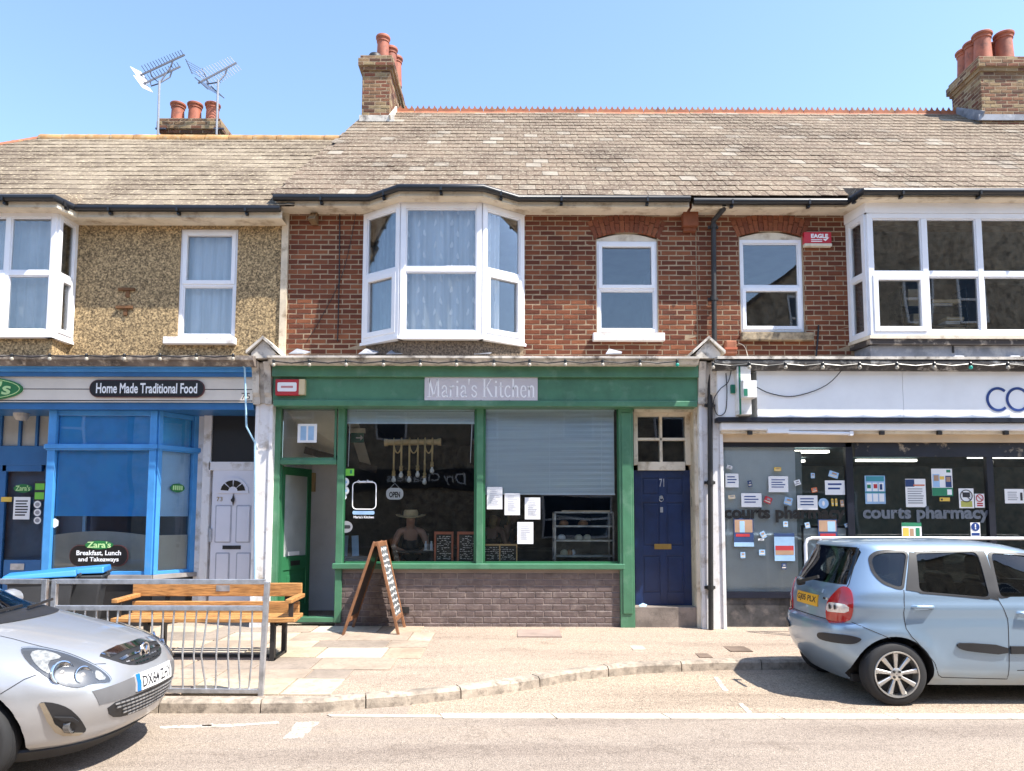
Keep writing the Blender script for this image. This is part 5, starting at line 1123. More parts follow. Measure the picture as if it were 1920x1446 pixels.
cable('black cable sagging across the pharmacy fascia', [at(1417, 725, -.40), at(1445, 738, -.38), at(1490, 743, -.38), at(1550, 722, -.40), at(1590, 680, -.47)]); cable('black cable looped beside the cross sign', [at(1373, 680, -.4), at(1366, 715, -.39), at(1350, 730, -.39), at(1338, 752, -.39), at(1345, 778, -.38), at(1360, 772, -.38), at(1363, 735, -.39), at(1361, 700, -.39)])
cable('thin black cable down the brick wall left of the bay', [at(634, 378, -.1), at(637, 390, -.02), at(636, 520, -.02), at(633, 640, -.02)], .008); cable('thin cable slanting down the shaded brick left of the bay', [at(672, 355, -.12), at(664, 420, -.02), at(640, 520, -.02), at(600, 600, -.02), at(575, 640, -.02)], .004)
cable('thin black cable beside the alarm box', [at(1535, 610, -.02), at(1533, 640, -.02), at(1530, 668, -.06)], .012); cable('pale cable curling over the brick below the upper right window', [at(1384, 643, -.02), at(1396, 650, -.03), at(1402, 668, -.05)], .006, m_cream)
t = thing('terracotta_block', 'short orange clay pipe end on the ledge beside the downpipe', 'clay pipe', at(1372, 666, -.1)); s = MB(); s.uv(1361, 638, 1382, 665, -.14, 0); s.build('block', m_ridge, t, bevel=.02); s = MB(); s.uv(1360, 651, 1383, 655, -.15, 0); s.build('band', m_redwood, t)
for u in (1800, 1905):
    t = thing('junction_box', 'small white fitting on the pharmacy ledge, %s' % ('left of two' if u == 1800 else 'right of two'), 'fitting', at(u, 672, -.3)); s = MB(); s.uv(u - 10, 667, u + 8, 673, -.44, -.3); s.build('case', m_white, t, bevel=.008); s = MB(); s.lathe([(.02, -.46), (.02, -.43)], (X_(u + 10, 671, -.44), 0, Z_(u + 10, 671, -.44)), 'y', 12); s.build('lens', m_black, t)
# ---- blinds
def venetian(label, u0, v0, u1, v1, Y, mat, slat=.026):
    x0, x1, z0, z1 = rect(u0, v0, u1, v1, Y); t = thing('venetian_blind', label, 'blind', ((x0+x1)/2, Y, z0)); bx('head_rail', mat, t, x0, x1, Y - .02, Y + .02, z1 - .03, z1); bx('bottom_rail', mat, t, x0, x1, Y - .015, Y + .015, z0, z0 + .022)
    s = MB(); z = z0 + .03; k = 0
    while z < z1 - .035:
        w = .0022 * math.sin(k * 1.7) ; dz = .011
        s.add([(x0 + .004, Y - .006 + w, z - dz), (x1 - .004, Y - .006 - w, z - dz), (x1 - .004, Y + .007 + w, z + dz), (x0 + .004, Y + .007, z + dz)], [(0, 1, 2, 3)]); z += slat * .82; k += 1
    o = s.build('slats', mat, t); tag(o, kind='stuff')
    for f in (.1, .5, .9): bx('ladder_cord', mat, t, x0 + (x1-x0)*f - .002, x0 + (x1-x0)*f + .002, Y - .012, Y - .010, z0, z1)
    return t
m_blind = M('pale_blue_blind', (.78,.90,.97), .55, var=.06, vs=1.5, stretch=(.3, 1, 6))
venetian('wide pale blue venetian blind drawn down in the right cafe window', 909, 767, 1152, 928, .05, m_blind); t = venetian('pale blue venetian blind drawn up at the top of the left cafe window', 646, 767, 890, 795, .05, m_blind, .016)
for u, v in ((653, 875), (882, 868)):
    s = MB(); s.tube([at(u + 3, 795, .05), at(u, v, .05)], .006, 6); s.build('pull_wand', m_white, t)
m_bb = M('blue_blind', (.07,.46,.97), .7, var=.1, vs=3, dirt=((.10,.46,.92), .2, 4)); m_bb2 = M('pale_return_blind', (.38,.62,.92), .7, var=.08)
def roller(label, T, L, z0, z1, mat):
    t = thing('roller_blind', label, 'blind', T(L/2, -.06, z0)); s = MB(); fbox(s, T, .07, L - .09, -.062, -.056, z0, z1); s.build('fabric', mat, t); s = MB(); fbox(s, T, .07, L - .09, -.066, -.05, z0 - .015, z0); s.build('bottom_bar', mat, t)
zbl = Z_(180, 966, yB); roller('blue roller blind filling the lower front pane of the blue shop', T1, L1, zbl, zt_ - .05, m_bb); roller('blue roller blind in the top front pane of the blue shop', T1, L1, zt_ + .04, ztop - .07, m_bb); roller('pale blue roller blind in the lower angled pane of the blue shop', T2, L2, zbl, zt_ - .05, m_bb2); roller('blue roller blind in the top angled pane of the blue shop', T2, L2, zt_ + .04, ztop - .07, m_bb)
# ---- curtains
m_net = M('net_curtain', (.66,.70,.74), .9, var=.16, vs=1.4, stretch=(7, 7, .35)); m_net2 = M('grey_curtain_fold_shading', (.62,.62,.61), .9, var=.42, vs=1.6, stretch=(9, 9, .5)); m_feather = M('feather_motif', (.97,.97,.97), .9)  # grey curtain: upright tone streaks paint shading into the colour so folds read
def curtain(label, p0, p1, z0, z1, mat, back=.14, amp=.022, wl=.11, motif=False, bottom=None, s0=.02, s1=None):
    T, L = facet(p0, p1); s1 = s1 or L - .02; t = thing('curtain', label, 'curtain', T((s0+s1)/2, -back, z0)); n = int((s1 - s0) / wl * 10) + 4; mb = MB(); nz = 6; ph = random.random() * 6
    def off(s): return -back + amp * math.sin(s / wl * 2 * math.pi + ph) + amp * .5 * math.sin(s / wl * 1.1 * math.pi + 1)
    for j in range(nz + 1):
        for i in range(n + 1):
            s = s0 + (s1 - s0) * i / n; zb_ = z0 + (bottom(s / L) if bottom else 0); f = j / nz; mb.v.append(T(s, off(s) * (1 if f < .9 else 1), zb_ + (z1 - zb_) * f))
    for j in range(nz):
        for i in range(n): mb.f.append((j*(n+1)+i, j*(n+1)+i+1, (j+1)*(n+1)+i+1, (j+1)*(n+1)+i)); mb.m.append(0)
    c = mb.build('cloth', mat, t, True)
    if motif:
        m2 = MB(); z = z0 + .12; row = 0
        while z < z1 - .05:
            s = s0 + .08 + (row % 2) * .12
            while s < s1 - .05:
                sg = 1 if row % 2 else -1; P_ = [T(s + sg * dx, off(s + sg * dx) + .014, z + dz) for dx, dz in ((.0, .0), (.034, .03), (.038, .075), (.022, .115), (.004, .07), (-.008, .03))]; m2.add(P_, [tuple(range(6))]); s += .24
            z += .165; row += 1
        o = m2.build('feather_pattern', m_feather, t); tag(o, kind='stuff')
    return t
curtain('feather patterned net curtain in the front of the middle bay', bM[1], bM[2], zb0 + .05, zb1 - .04, m_net, motif=True, amp=.03, wl=.17)
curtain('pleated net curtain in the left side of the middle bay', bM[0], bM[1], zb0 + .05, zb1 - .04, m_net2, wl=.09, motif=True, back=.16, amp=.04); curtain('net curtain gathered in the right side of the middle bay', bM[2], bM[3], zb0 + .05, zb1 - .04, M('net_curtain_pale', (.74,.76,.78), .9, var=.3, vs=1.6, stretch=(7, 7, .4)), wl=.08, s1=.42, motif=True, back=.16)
curtain('pale curtain in the upper window of the rendered house', (wL[0], .05), (wL[1], .05), wL[2] + .05, wL[3] - .05, m_net, wl=.16, back=.12)
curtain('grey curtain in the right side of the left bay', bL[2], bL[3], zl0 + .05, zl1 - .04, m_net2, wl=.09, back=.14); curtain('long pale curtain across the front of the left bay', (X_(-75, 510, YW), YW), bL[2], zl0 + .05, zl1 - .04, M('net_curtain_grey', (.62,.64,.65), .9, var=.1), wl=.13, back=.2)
curtain('narrow pale curtain in the left side of the right bay', bR[0], bR[1], zr0 + .05, zr1 - .04, M('net_curtain_pale', (.74,.76,.78), .9, var=.3, vs=1.6, stretch=(7, 7, .4)), wl=.1, back=.12, s1=.3)
# ---- things on the sill of the right-hand bay
m_box = M('cardboard', (.50,.40,.24), .8, var=.15)
for k, (u0, v0, u1, v1, mm, lb_) in enumerate(((1748, 561, 1800, 568, m_box, 'long cardboard box behind the right bay glass'), (1750, 569, 1786, 573, m_paper, 'thin white box under the long cardboard box'), (1775, 594, 1808, 601, m_box, 'tan box in the lower right bay pane'), (1773, 602, 1800, 608, m_paper, 'white box under the tan box'), (1772, 614, 1810, 622, m_box, 'lowest tan box on the right bay sill'), (1703, 542, 1724, 575, m_box, 'upright tan folder in the right bay'), (1713, 588, 1726, 612, m_box, 'small stack of tan boxes in the opening light'))):
    t = thing('storage_box', lb_, 'box', at((u0+u1)/2, v1, .15), 'boxes in the upper right bay'); s = MB(); s.uv(u0, v0, u1, v1, .05, .3); s.build('carton', mm, t, bevel=.004); s = MB(); s.uv(u0 + 1, (v0+v1)/2 - .8, u1 - 1, (v0+v1)/2 + .8, .047, .05); s.build('tape', m_cream, t)
t = thing('shelving_unit', 'dark shelving carrying boxes behind the right bay glass', 'shelving', at(1760, 640, .2)); s = MB()
for v in (574, 609, 623): s.uv(1690, v, 1815, v + 2, .04, .4)
for u in (1690, 1813): s.uv(u, 540, u + 3, 660, .04, .4)
s.build('shelves', m_iron, t)
# ---- cafe contents
t = thing('pendant_light', 'row of six bulbs on knotted ropes from a pale wooden bar in the cafe', 'pendant light', at(772, 836, .35)); Y = .35
s = MB(); a, b = at(721, 830, Y), at(827, 829, Y); s.tube([a, a + (b-a)*.06, a + (b-a)*.07, a + (b-a)*.93, a + (b-a)*.94, b], [.058, .055, .045, .045, .055, .058], 14); s.build('bar', m_bamboo, t, True)
rp = [(739, 893), (753, 884), (768, 893), (784, 883), (797, 897), (811, 876)]; m_rope = M('rope', (.50,.35,.15), .9, var=.2, bump=.6, bs=90)
for k, (u, v) in enumerate(rp):
    top = at(u, 822, Y - .05); bot = at(u - 1, v, Y - .05); s = MB(); s.tube([at(u, 822, Y), at(u, 824, Y - .06), bot], .014, 8); s.lathe([(.014, .09), (.03, .07), (.022, .045), (.032, .02), (.02, 0)], bot, 'z', 10); r = s.build('rope', m_rope, t, True)
    s = MB(); s.lathe([(.016, 0), (.018, -.02), (.034, -.05), (.03, -.08), (.004, -.098)], bot, 'z', 12); s.build('bulb', M('clear_bulb', (.80,.78,.72), .1), r, True)
    if k % 2 == 0: q = at(rp[k+1][0], 836, Y - .05); s = MB(); p = at(u, 836, Y - .05); s.tube([(p.x + (q.x - p.x)*j/10, p.y - .012, p.z - .11*math.sin(math.pi*j/10)**.7) for j in range(11)], .011, 6); s.build('rope_swag', m_rope, r)
for lb_, u0, v0, u1, v1, fm, seed in (('orange framed chalk menu board in the cafe window, left of two', 814, 997, 850, 1057, m_redwood, 1), ('orange framed chalk menu board in the cafe window, right of two', 857, 997, 893, 1057, m_redwood, 2), ('small pale framed double chalk board on the right cafe window ledge', 904, 1020, 970, 1057, m_bamboo, 3)):
    x0, x1, z0, z1 = rect(u0, v0, u1, v1, .09); t = thing('menu_board', lb_, 'menu board', ((x0+x1)/2, .09, z0)); bx('slate', m_chalk, t, x0 + .01, x1 - .01, .09, .105, z0, z1); f = MB(); g_ = .028 if seed < 3 else .018
    for q in ((x0, x0 + g_, z0, z1), (x1 - g_, x1, z0, z1), (x0 + g_, x1 - g_, z1 - g_*1.4, z1), (x0 + g_, x1 - g_, z0, z0 + g_)): f.box(q[0], q[1], .075, .11, q[2], q[3])
    if seed == 3: f.box((x0+x1)/2 - .01, (x0+x1)/2 + .01, .077, .108, z0 + g_, z1 - g_)
    f.build('frame', fm, t, bevel=.003); rn = random.Random(seed); s = MB(); z = z1 - g_*1.4 - .03
    while z > z0 + .05:
        x = x0 + g_ + .015
        while x < x1 - g_ - .03:
            w_ = rn.uniform(.012, .04)
            if rn.random() < .75: ribbon(s, [(x, z), (x + w_*.4, z + rn.uniform(-.006, .008)), (x + w_, z + rn.uniform(-.004, .004))], rn.uniform(.005, .009), .089, .001)
            x += w_ + rn.uniform(.006, .016)
        z -= .027
    tag(s.build('chalk_writing', m_chalkw, t), kind='stuff')
# display cabinet
t = thing('display_cabinet', 'steel and glass cake cabinet with shelves in the right cafe window', 'cabinet', at(1096, 1060, .5)); x0, x1 = X_(1041, 1000, .45), X_(1150, 1000, .45); zz = [Z_(1096, v, .45) for v in (1055, 1043, 1014, 987, 961)]
for k, z in enumerate(zz): bx('shelf', m_steel, t, x0, x1, .45, .95, z - .012, z + .012)
for x in (x0, x1): 
    for y in (.45, .93): bx('upright', m_steel, t, x - .012, x + .012, y, y + .025, GZ + .01, zz[-1])
bx('glass_front', m_shopglass, t, x0, x1, .443, .447, zz[0], zz[-1]); bx('cabinet_base', m_iron, t, x0, x1, .47, .93, GZ + .01, zz[0] - .02); bx('lamp_strip', m_cream, t, x0 + .1, x1 - .05, .44, .47, zz[-1] + .013, zz[-1] + .03)
m_cake = M('cake', (.45,.22,.10), .8, var=.3); m_cream2 = M('pale_pastry', (.62,.56,.38), .8, var=.15)
for k, (u, v, mm, rr, w) in enumerate(((1057, 985, m_cake, .07, 'brown cake on the top shelf of the cabinet, left'), (1093, 985, m_cake, .075, 'brown cake on the top shelf of the cabinet, middle'), (1053, 1010, m_paper, .06, 'white plate on the middle shelf, left'), (1085, 1010, m_cream2, .06, 'pale pastry on the middle shelf'), (1101, 1010, m_cream2, .06, 'pale pastry beside another on the middle shelf'), (1058, 1039, m_cream2, .06, 'pale bun on the lower shelf'), (1068, 1039, m_cake, .05, 'brown bun on the lower shelf'), (1075, 1030, m_paper, .03, 'white price cone on the lower shelf'))):
    p = at(u, v, .6); zs_ = max(z for z in zz if z < p.z + .03) + .013; t = thing('cake', lb_ if False else w, 'cake', (p.x, .6, zs_), 'food in the cake cabinet'); s = MB(); s.lathe([(rr, 0), (rr*1.05, .02), (rr*.95, .05), (rr*.5, .075), (.005, .08)], (p.x, .6, zs_), 'z', 14); s.build('crust', mm, t, True)
t = thing('window_table', 'grey table top inside the left corner of the cafe window', 'table', at(675, 1060, .5)); bx('top', M('grey_top', (.33,.34,.35), .4), t, X_(643, 1045, .2), X_(705, 1045, .2), .15, .9, Z_(670, 1047, .3) - .03, Z_(670, 1047, .3)); bx('leg', m_iron, t, X_(665, 1045, .5) - .03, X_(665, 1045, .5) + .03, .45, .55, GZ, Z_(670, 1047, .3) - .03)
for u, w in ((672, 'leaning white menu card on the cafe window table'), (650, 'small white menu card by the cafe window edge')):
    p = at(u, 1030, .3); t = thing('menu_card', w, 'menu', p); s = MB(); s.bar((p.x - .04, .3, p.z - .1), (p.x - .06 if u == 672 else p.x - .035, .33, p.z + .2), .1, .012, (0, 1, 0)); s.build('card', m_ltb, t)
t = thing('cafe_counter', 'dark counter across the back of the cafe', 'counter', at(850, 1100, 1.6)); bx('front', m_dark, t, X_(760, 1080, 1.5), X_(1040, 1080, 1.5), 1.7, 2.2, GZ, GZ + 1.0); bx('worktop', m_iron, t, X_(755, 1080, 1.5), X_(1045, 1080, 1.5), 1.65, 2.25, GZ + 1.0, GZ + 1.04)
t = thing('cafe_table', 'dark table in front of the person in the straw hat', 'table', at(775, 1060, .8)); bx('top', m_iron, t, X_(745, 1040, .7), X_(815, 1040, .7), .55, 1.0, GZ + 1.02, GZ + 1.05, bevel=.006)
for u in (752, 808): bx('leg', m_iron, t, X_(u, 1040, .75) - .02, X_(u, 1040, .75) + .02, .73, .77, GZ, GZ + 1.02)
p = at(802, 1020, .6); t = thing('condiment_rack', 'small chrome condiment rack beside the person in the straw hat', 'rack', (p.x, .7, GZ + 1.05)); s = MB(); s.box(p.x - .07, p.x + .07, .65, .75, GZ + 1.052, GZ + 1.065); s.tube([(p.x, .7, GZ + 1.06), (p.x, .7, GZ + 1.3)], .006, 6); s.build('rack', m_chrome, t)
for dx in (-.04, .045): s = MB(); s.lathe([(.022, 0), (.024, .08), (.012, .1), (.014, .13)], (p.x + dx, .7, GZ + 1.066), 'z', 10); s.build('cruet', m_wl, t, True)
# ---- people in the cafe
m_skin = M('skin', (.42,.23,.16), .6, var=.06); m_vest = M('black_vest', (.012,.012,.014), .8); m_straw = M('straw', (.58,.46,.26), .8, var=.12, vs=20); m_hair = M('blond_hair', (.36,.24,.10), .7, var=.3, vs=20)
def skin_mesh(name, verts, edges, rad, mat, parent, lv=2):
    me = bpy.data.meshes.new(name); me.from_pydata([tuple(v) for v in verts], edges, []); o = bpy.data.objects.new(name, me); COL.objects.link(o); m = o.modifiers.new('s', 'SKIN'); m.branch_smoothing = .4
    sv = me.skin_vertices[0].data
    for i, r in enumerate(rad): sv[i].radius = (r, r) if not isinstance(r, tuple) else r; sv[i].use_root = (i == 0)
    sb = o.modifiers.new('u', 'SUBSURF'); sb.levels = lv; sb.render_levels = lv
    dg = bpy.context.evaluated_depsgraph_get(); r = bpy.data.meshes.new_from_object(o.evaluated_get(dg)); bpy.data.objects.remove(o)
    r.materials.clear(); r.materials.append(mat); r.polygons.foreach_set('use_smooth', [True]*len(r.polygons)); ob = bpy.data.objects.new(name, r); return link(ob, parent)
def person(label, x, y, z, hd, top, hat=False, hair=None, lean=.08, arms=((.28, -.10, .95), (-.28, -.10, .95))):
    """hd: heading, 0 faces the camera; arms: wrist positions (side, forward, height)"""
    t = thing('person', label, 'person', (x, y, z)); c, s = math.cos(hd), math.sin(hd)
    def Q(a, b, h): return Vector((x + a*c - b*s, y + a*s + b*c, z + h))      # b negative = forward
    V, E_, Rr = [], [], []
    def add(p, r, par=None):
        V.append(Q(*p)); Rr.append(r)
        if par is not None: E_.append((par, len(V) - 1))
        return len(V) - 1
    pel = add((0, 0, .92), (.15, .11)); wai = add((0, -lean*.3, 1.08), (.13, .10), pel); ch = add((0, -lean*.7, 1.27), (.15, .11), wai); nb = add((0, -lean, 1.42), (.075, .07), ch); nk = add((0, -lean*1.3, 1.47), .056, nb); hd_ = add((0, -lean*1.5 - .015, 1.555), (.118, .128), nk); tp = add((0, -lean*1.5 - .01, 1.66), (.11, .12), hd_); no = add((0, -lean*1.5 - .125, 1.56), .014, hd_)
    for sg, (ax, ay, az) in zip((1, -1), arms):
        sh = add((sg*.18, -lean*.9, 1.39), .066, nb); el = add((sg*.27, -lean + .02, 1.14), .042, sh); wr = add((ax, ay - lean, az + .05), .028, el); pa = add((ax - sg*.03, ay - lean - .06, az + .04), (.034, .018), wr)
        for k in range(4): f1 = add((ax - sg*.03 + (k - 1.5)*.019, ay - lean - .11, az + .035), .009, pa); add((ax - sg*.03 + (k - 1.5)*.02, ay - lean - .145 + .012*abs(k - 1.3), az + .012), .007, f1)
        th_ = add((ax - sg*.075, ay - lean - .07, az + .03), .010, pa); add((ax - sg*.085, ay - lean - .10, az + .02), .008, th_)
        hp = add((sg*.10, 0, .84), .085, pel); kn = add((sg*.11, -.02, .48), .06, hp); an = add((sg*.11, .01, .09), .042, kn); add((sg*.12, -.14, .04), .035, an)
    skin_mesh('body', V, E_, Rr, m_skin, t)
    Tp = [Q(0, 0, .86), Q(0, -lean*.3, 1.08), Q(0, -lean*.7, 1.27), Q(0, -lean*.9, 1.345), Q(.10, -lean*.9, 1.40), Q(-.10, -lean*.9, 1.40)]
    skin_mesh('vest' if hat else 'top', Tp, [(0, 1), (1, 2), (2, 3), (3, 4), (3, 5)], [(.165, .125), (.145, .115), (.165, .125), (.13, .10), .05 if hat else .085, .05 if hat else .085], top, t)
    skin_mesh('trousers', [Q(0, 0, .95), Q(.10, 0, .82), Q(.11, -.02, .48), Q(.11, .01, .14), Q(-.10, 0, .82), Q(-.11, -.02, .48), Q(-.11, .01, .14)], [(0, 1), (1, 2), (2, 3), (0, 4), (4, 5), (5, 6)], [(.165, .125), .10, .075, .06, .10, .075, .06], m_vest, t)
    h0 = Q(0, -lean*1.5, 1.63)
    for sg in (-1, 1): e = MB(); p = Q(sg*.03, -lean*1.5 - .092, 1.60); e.lathe([(.003, -.008), (.010, -.004), (.010, .004), (.003, .008)], p, 'z', 8); e.build('eye', m_ink, t)
    mo = MB(); p = Q(0, -lean*1.5 - .09, 1.525); mo.bar(p - Vector((c*.022, s*.022, 0)), p + Vector((c*.022, s*.022, 0)), .012, .008); mo.build('mouth', m_redwood, t)
    if hat:
        hm = MB(); hc = Q(0, -lean*1.5, 1.625); n = 28
        for rr, hh in ((.10, 0), (.155, -.004), (.21, .0), (.212, .006), (.155, .004), (.104, .012), (.10, .075), (.085, .105), (.03, .095), (.002, .092)):
            for k in range(n):
                a_ = 2*math.pi*k/n; hm.v.append(hc + Vector((rr*1.12*math.cos(a_), rr*.95*math.sin(a_), hh + (.028*math.cos(a_)**2 - .02*abs(math.sin(a_)) if rr > .15 else 0))))
        for i in range(9):
            for k in range(n): hm.f.append((i*n+k, i*n+(k+1) % n, (i+1)*n+(k+1) % n, (i+1)*n+k)); hm.m.append(0)
        hm.build('straw_hat', m_straw, t, True)
    else:
        hm = [Q(0, -lean*1.5 + .035, 1.66), Q(0, -lean*1.5 + .06, 1.58), Q(0, -lean*1.5 + .07, 1.47), Q(0, -lean*1.3 + .08, 1.38)]; skin_mesh('hair', hm, [(0, 1), (1, 2), (2, 3)], [(.085, .08), (.092, .075), (.08, .055), (.05, .03)], hair or m_hair, t)
    return t
p = at(771, 975, 1.12); person('person in a straw hat and black vest inside the left cafe window', p.x, 1.12, 1.745 - 1.66 + .03, .1, m_vest, True, lean=.14, arms=((.16, -.20, 1.03), (-.10, -.24, 1.04)))
p = at(922, 985, 2.7); person('fair-haired person in black seen from behind beside the cafe mullion', p.x, 2.7, GZ - .06, R(150), m_vest)
p = at(938, 985, 3.0); person('fair-haired person facing left under the menu sheets', p.x + .12, 3.0, GZ - .02, R(75), M('navy_top', (.03,.04,.08), .8), arms=((.2, -.2, 1.3), (-.2, -.1, 1.0)))
# ------------------------------------------------------------------ street furniture
t = thing('park_bench', 'varnished wooden bench with black metal legs outside the blue shop', 'bench', (-3.4, -2.2, .14))
def plank(name, a, b, w_, h, mat=m_wood): mb = MB(); mb.bar(a, b, w_, h); return mb.build(name, mat, t, bevel=.008)
xb0, xb1 = -4.42, -2.44
zb_ = lambda v, d: 1.73 - (v - 975) * d / F_PX
plank('back_slat', (xb0, -1.93, zb_(1109, 8.87)), (xb1, -1.93, zb_(1109, 8.87)), .045, .155); plank('back_slat', (xb0 + .03, -1.99, zb_(1141, 8.81)), (xb1 - .01, -1.99, zb_(1141, 8.81)), .045, .135)
for k in range(3): plank('seat_slat', (-4.38 + .02*k, -2.43 + .145*k, .595 + .006*k), (-2.36 - .01*k, -2.43 + .145*k, .595 + .006*k), .13, .045)
pq = MB(); x = X_(417, 1107, -1.97); pq.box(x - .08, x + .08, -1.957, -1.95, zb_(1112, 8.87), zb_(1101, 8.87)); pq.build('plaque', m_steel, t)
for x in (-4.02, -2.62):
    lg = MB(); lg.bar((x, -2.40, .13), (x, -2.40, .57), .05, .06); lg.bar((x, -1.98, .15), (x, -1.98, .57), .05, .06); lg.bar((x, -2.44, .555), (x, -1.95, .565), .05, .035); lg.bar((x, -2.42, .16), (x, -1.96, .175), .05, .03); lg.bar((x, -1.95, .55), (x, -1.88, .95), .05, .03, (0, 1, 0)); lg.build('leg', m_iron, t)
st = MB(); st.bar((-4.02, -2.2, .165), (-2.62, -2.2, .165), .05, .035); st.build('stretcher', m_iron, t)
for x in (-4.36, -2.44):
    plank('armrest', (x, -2.46, .80), (x, -1.93, .815), .075, .045); br = MB(); br.bar((x, -2.36, .60), (x, -2.36, .78), .05, .02, (0, 1, 0)); br.bar((x, -2.36, .765), (x, -2.1, .775), .03, .015); br.build('arm_bracket', m_iron, t)
# guard rail
YR = -3.86; t = thing('guard_rail', 'galvanised pedestrian guard rail with bent bars at the kerb', 'guard rail', (-4.3, YR, .11)); zt_r, zm_r, zb_r = 1.135, .895, .165
posts = [-7.0, X_(93, 1120, YR), X_(492, 1200, YR)]
for k, x in enumerate(posts):
    for dx in ((0,) if k == 2 else (-.045, .045)):
        p = MB(); p.bar((x + dx, YR, .08), (x + dx - (.0 if k < 2 else -.03), YR, zt_r + (.0 if dx == 0 else .02)), .045, .045, (0, 1, 0)); p.build('post', m_steel, t, bevel=.004)
for a, b in zip(posts, posts[1:]):
    x0, x1 = a + .07, b - (.02 if b == posts[-1] else .07)
    for z, s_ in ((zt_r, .045), (zm_r, .045), (zb_r, .04)):
        r = MB(); r.bar((x0, YR, z), (x1 + (.03 if b == posts[-1] else 0), YR, z - (.015 if b == posts[-1] and z == zb_r else 0)), s_, s_); r.build('rail', m_steel, t, bevel=.004)
    n = int((x1 - x0) / .102)
    for k in range(n):
        x = x0 + .06 + .102 * k; rn = random.Random(k * 7 + int(a)); kx = rn.uniform(-.03, .035) * (1.6 if k % 5 == 3 else .8); ky = rn.uniform(-.05, .03)
        p = MB(); p.tube([(x, YR, zm_r), (x + kx*.4, YR + ky*.6, zm_r - .25), (x + kx, YR + ky, zm_r - .42), (x + rn.uniform(-.015, .015), YR, zb_r)], .0085, 6); p.build('bar', m_steel, t, True)
# A-board
t = thing('sandwich_board', 'brown framed chalk A-board standing outside the cafe', 'A-board', (-1.83, -.43, .17)); y0, y1 = -.75, -.15
m_chk2 = M('dusty_chalkboard', (.10,.105,.11), .8, var=.3)
ap = Vector((-1.79, 0, 1.40))
def abp(sg, f, y):       # f 0 at the foot, 1 at the top
    fx = -1.47 if sg > 0 else -2.21; return Vector((fx + (ap.x + .02*sg - fx) * f, y, .16 + (ap.z - .16) * f))
for sg in (-1, 1):
    up = (1, 0, .25) if sg > 0 else (-1, 0, .25); fr = MB()
    for y in (y0, y1): fr.bar(abp(sg, 0, y), abp(sg, 1, y), .05, .035, up)
    fr.bar(abp(sg, .97, y0 + .026), abp(sg, .97, y1 - .026), .033, .06, (0, 0, 1)); fr.bar(abp(sg, .17, y0 + .026), abp(sg, .17, y1 - .026), .033, .06, (0, 0, 1))
    f = fr.build('frame', m_wood2, t, bevel=.004); q = MB(); nrm = (abp(sg, 1, 0) - abp(sg, 0, 0)).cross(Vector((0, 1, 0))).normalized(); nrm = nrm if nrm.x * sg > 0 else -nrm
    A = [abp(sg, .19, y0 + .02), abp(sg, .19, y1 - .02), abp(sg, .95, y1 - .02), abp(sg, .95, y0 + .02)]; q.add([a + nrm*.004 for a in A] + [a - nrm*.006 for a in A], [(0,1,2,3),(7,6,5,4),(0,1,5,4),(1,2,6,5),(2,3,7,6),(3,0,4,7)]); q.build('chalkboard', m_chk2 if sg > 0 else m_blk, f)
    if sg > 0:
        s = MB(); rn = random.Random(4); f_ = .91
        while f_ > .22:
            y = y0 + .05
            while y < y1 - .09:
                w_ = rn.uniform(.03, .07); pts = [(y, f_), (y + w_*.3, f_ + rn.uniform(-.02, .025)), (y + w_*.7, f_ + rn.uniform(-.02, .02)), (y + w_, f_)]
                for (ya, fa), (yb_, fb) in zip(pts, pts[1:]): s.bar(abp(1, fa, ya) + nrm*.0055, abp(1, fb, yb_) + nrm*.0055, .013, .002, nrm)
                y += w_ + .012
            f_ -= .062
        tag(s.build('chalk_writing', m_chalkw, f), kind='stuff')
# wheelie bins
def bin_(label, x, y, rz, lid, body):
    t = thing('wheelie_bin', label, 'bin', (0, 0, 0), 'wheelie bins outside the blue shop'); w_, d_, h = .29, .34, .82
    s = MB(); s.add([(-w_*.8, -d_*.75, .06), (w_*.8, -d_*.75, .06), (w_*.8, d_*.75, .06), (-w_*.8, d_*.75, .06), (-w_, -d_, h), (w_, -d_, h), (w_, d_, h), (-w_, d_, h)], [(3,2,1,0),(4,5,6,7),(0,1,5,4),(1,2,6,5),(2,3,7,6),(3,0,4,7)]); s.box(-w_ - .02, w_ + .02, -d_ - .02, d_ + .02, h - .05, h - .0); s.build('body', body, t, bevel=.02)
    l = MB(); l.add([(-w_ - .03, -d_ - .06, h + .004), (w_ + .03, -d_ - .06, h + .004), (w_ + .03, d_ + .03, h + .02), (-w_ - .03, d_ + .03, h + .02), (-w_ - .01, -d_ - .03, h + .05), (w_ + .01, -d_ - .03, h + .05), (w_, d_ + .02, h + .10), (-w_, d_ + .02, h + .10)], [(3,2,1,0),(4,5,6,7),(0,1,5,4),(1,2,6,5),(2,3,7,6),(3,0,4,7)]); lo = l.build('lid', lid, t, bevel=.015)
    hb = MB(); hb.tube([(-w_*.8, d_ + .06, h + .03), (w_*.8, d_ + .06, h + .03)], .016, 8); hb.build('handle', body, t)
    for sx in (-1, 1): k = MB(); k.lathe([(.02, -.025), (.1, -.025), (.1, .025), (.02, .025)], (sx*(w_*.8 + .03), d_*.85, .1), 'x', 20); k.build('wheel', m_rubber, t, True)
    t.location = (x, y, pz(x, y) + .012); t.rotation_euler.z = rz; return t
m_bl = M('blue_lid', (.03,.21,.55), .45, var=.06); m_bgy = M('dark_bin', (.03,.032,.036), .5, var=.15); m_bbr = M('tan_bin', (.26,.18,.13), .6, var=.1)
bin_('wheelie bin with a bright blue lid, nearest the road', X_(80, 1080, -1.55), -1.55, R(-62), m_bl, m_bgy); bin_('wheelie bin with a bright blue lid, behind another beside the blue window', X_(142, 1076, -1.05), -1.05, R(-70), m_bl, m_bgy)
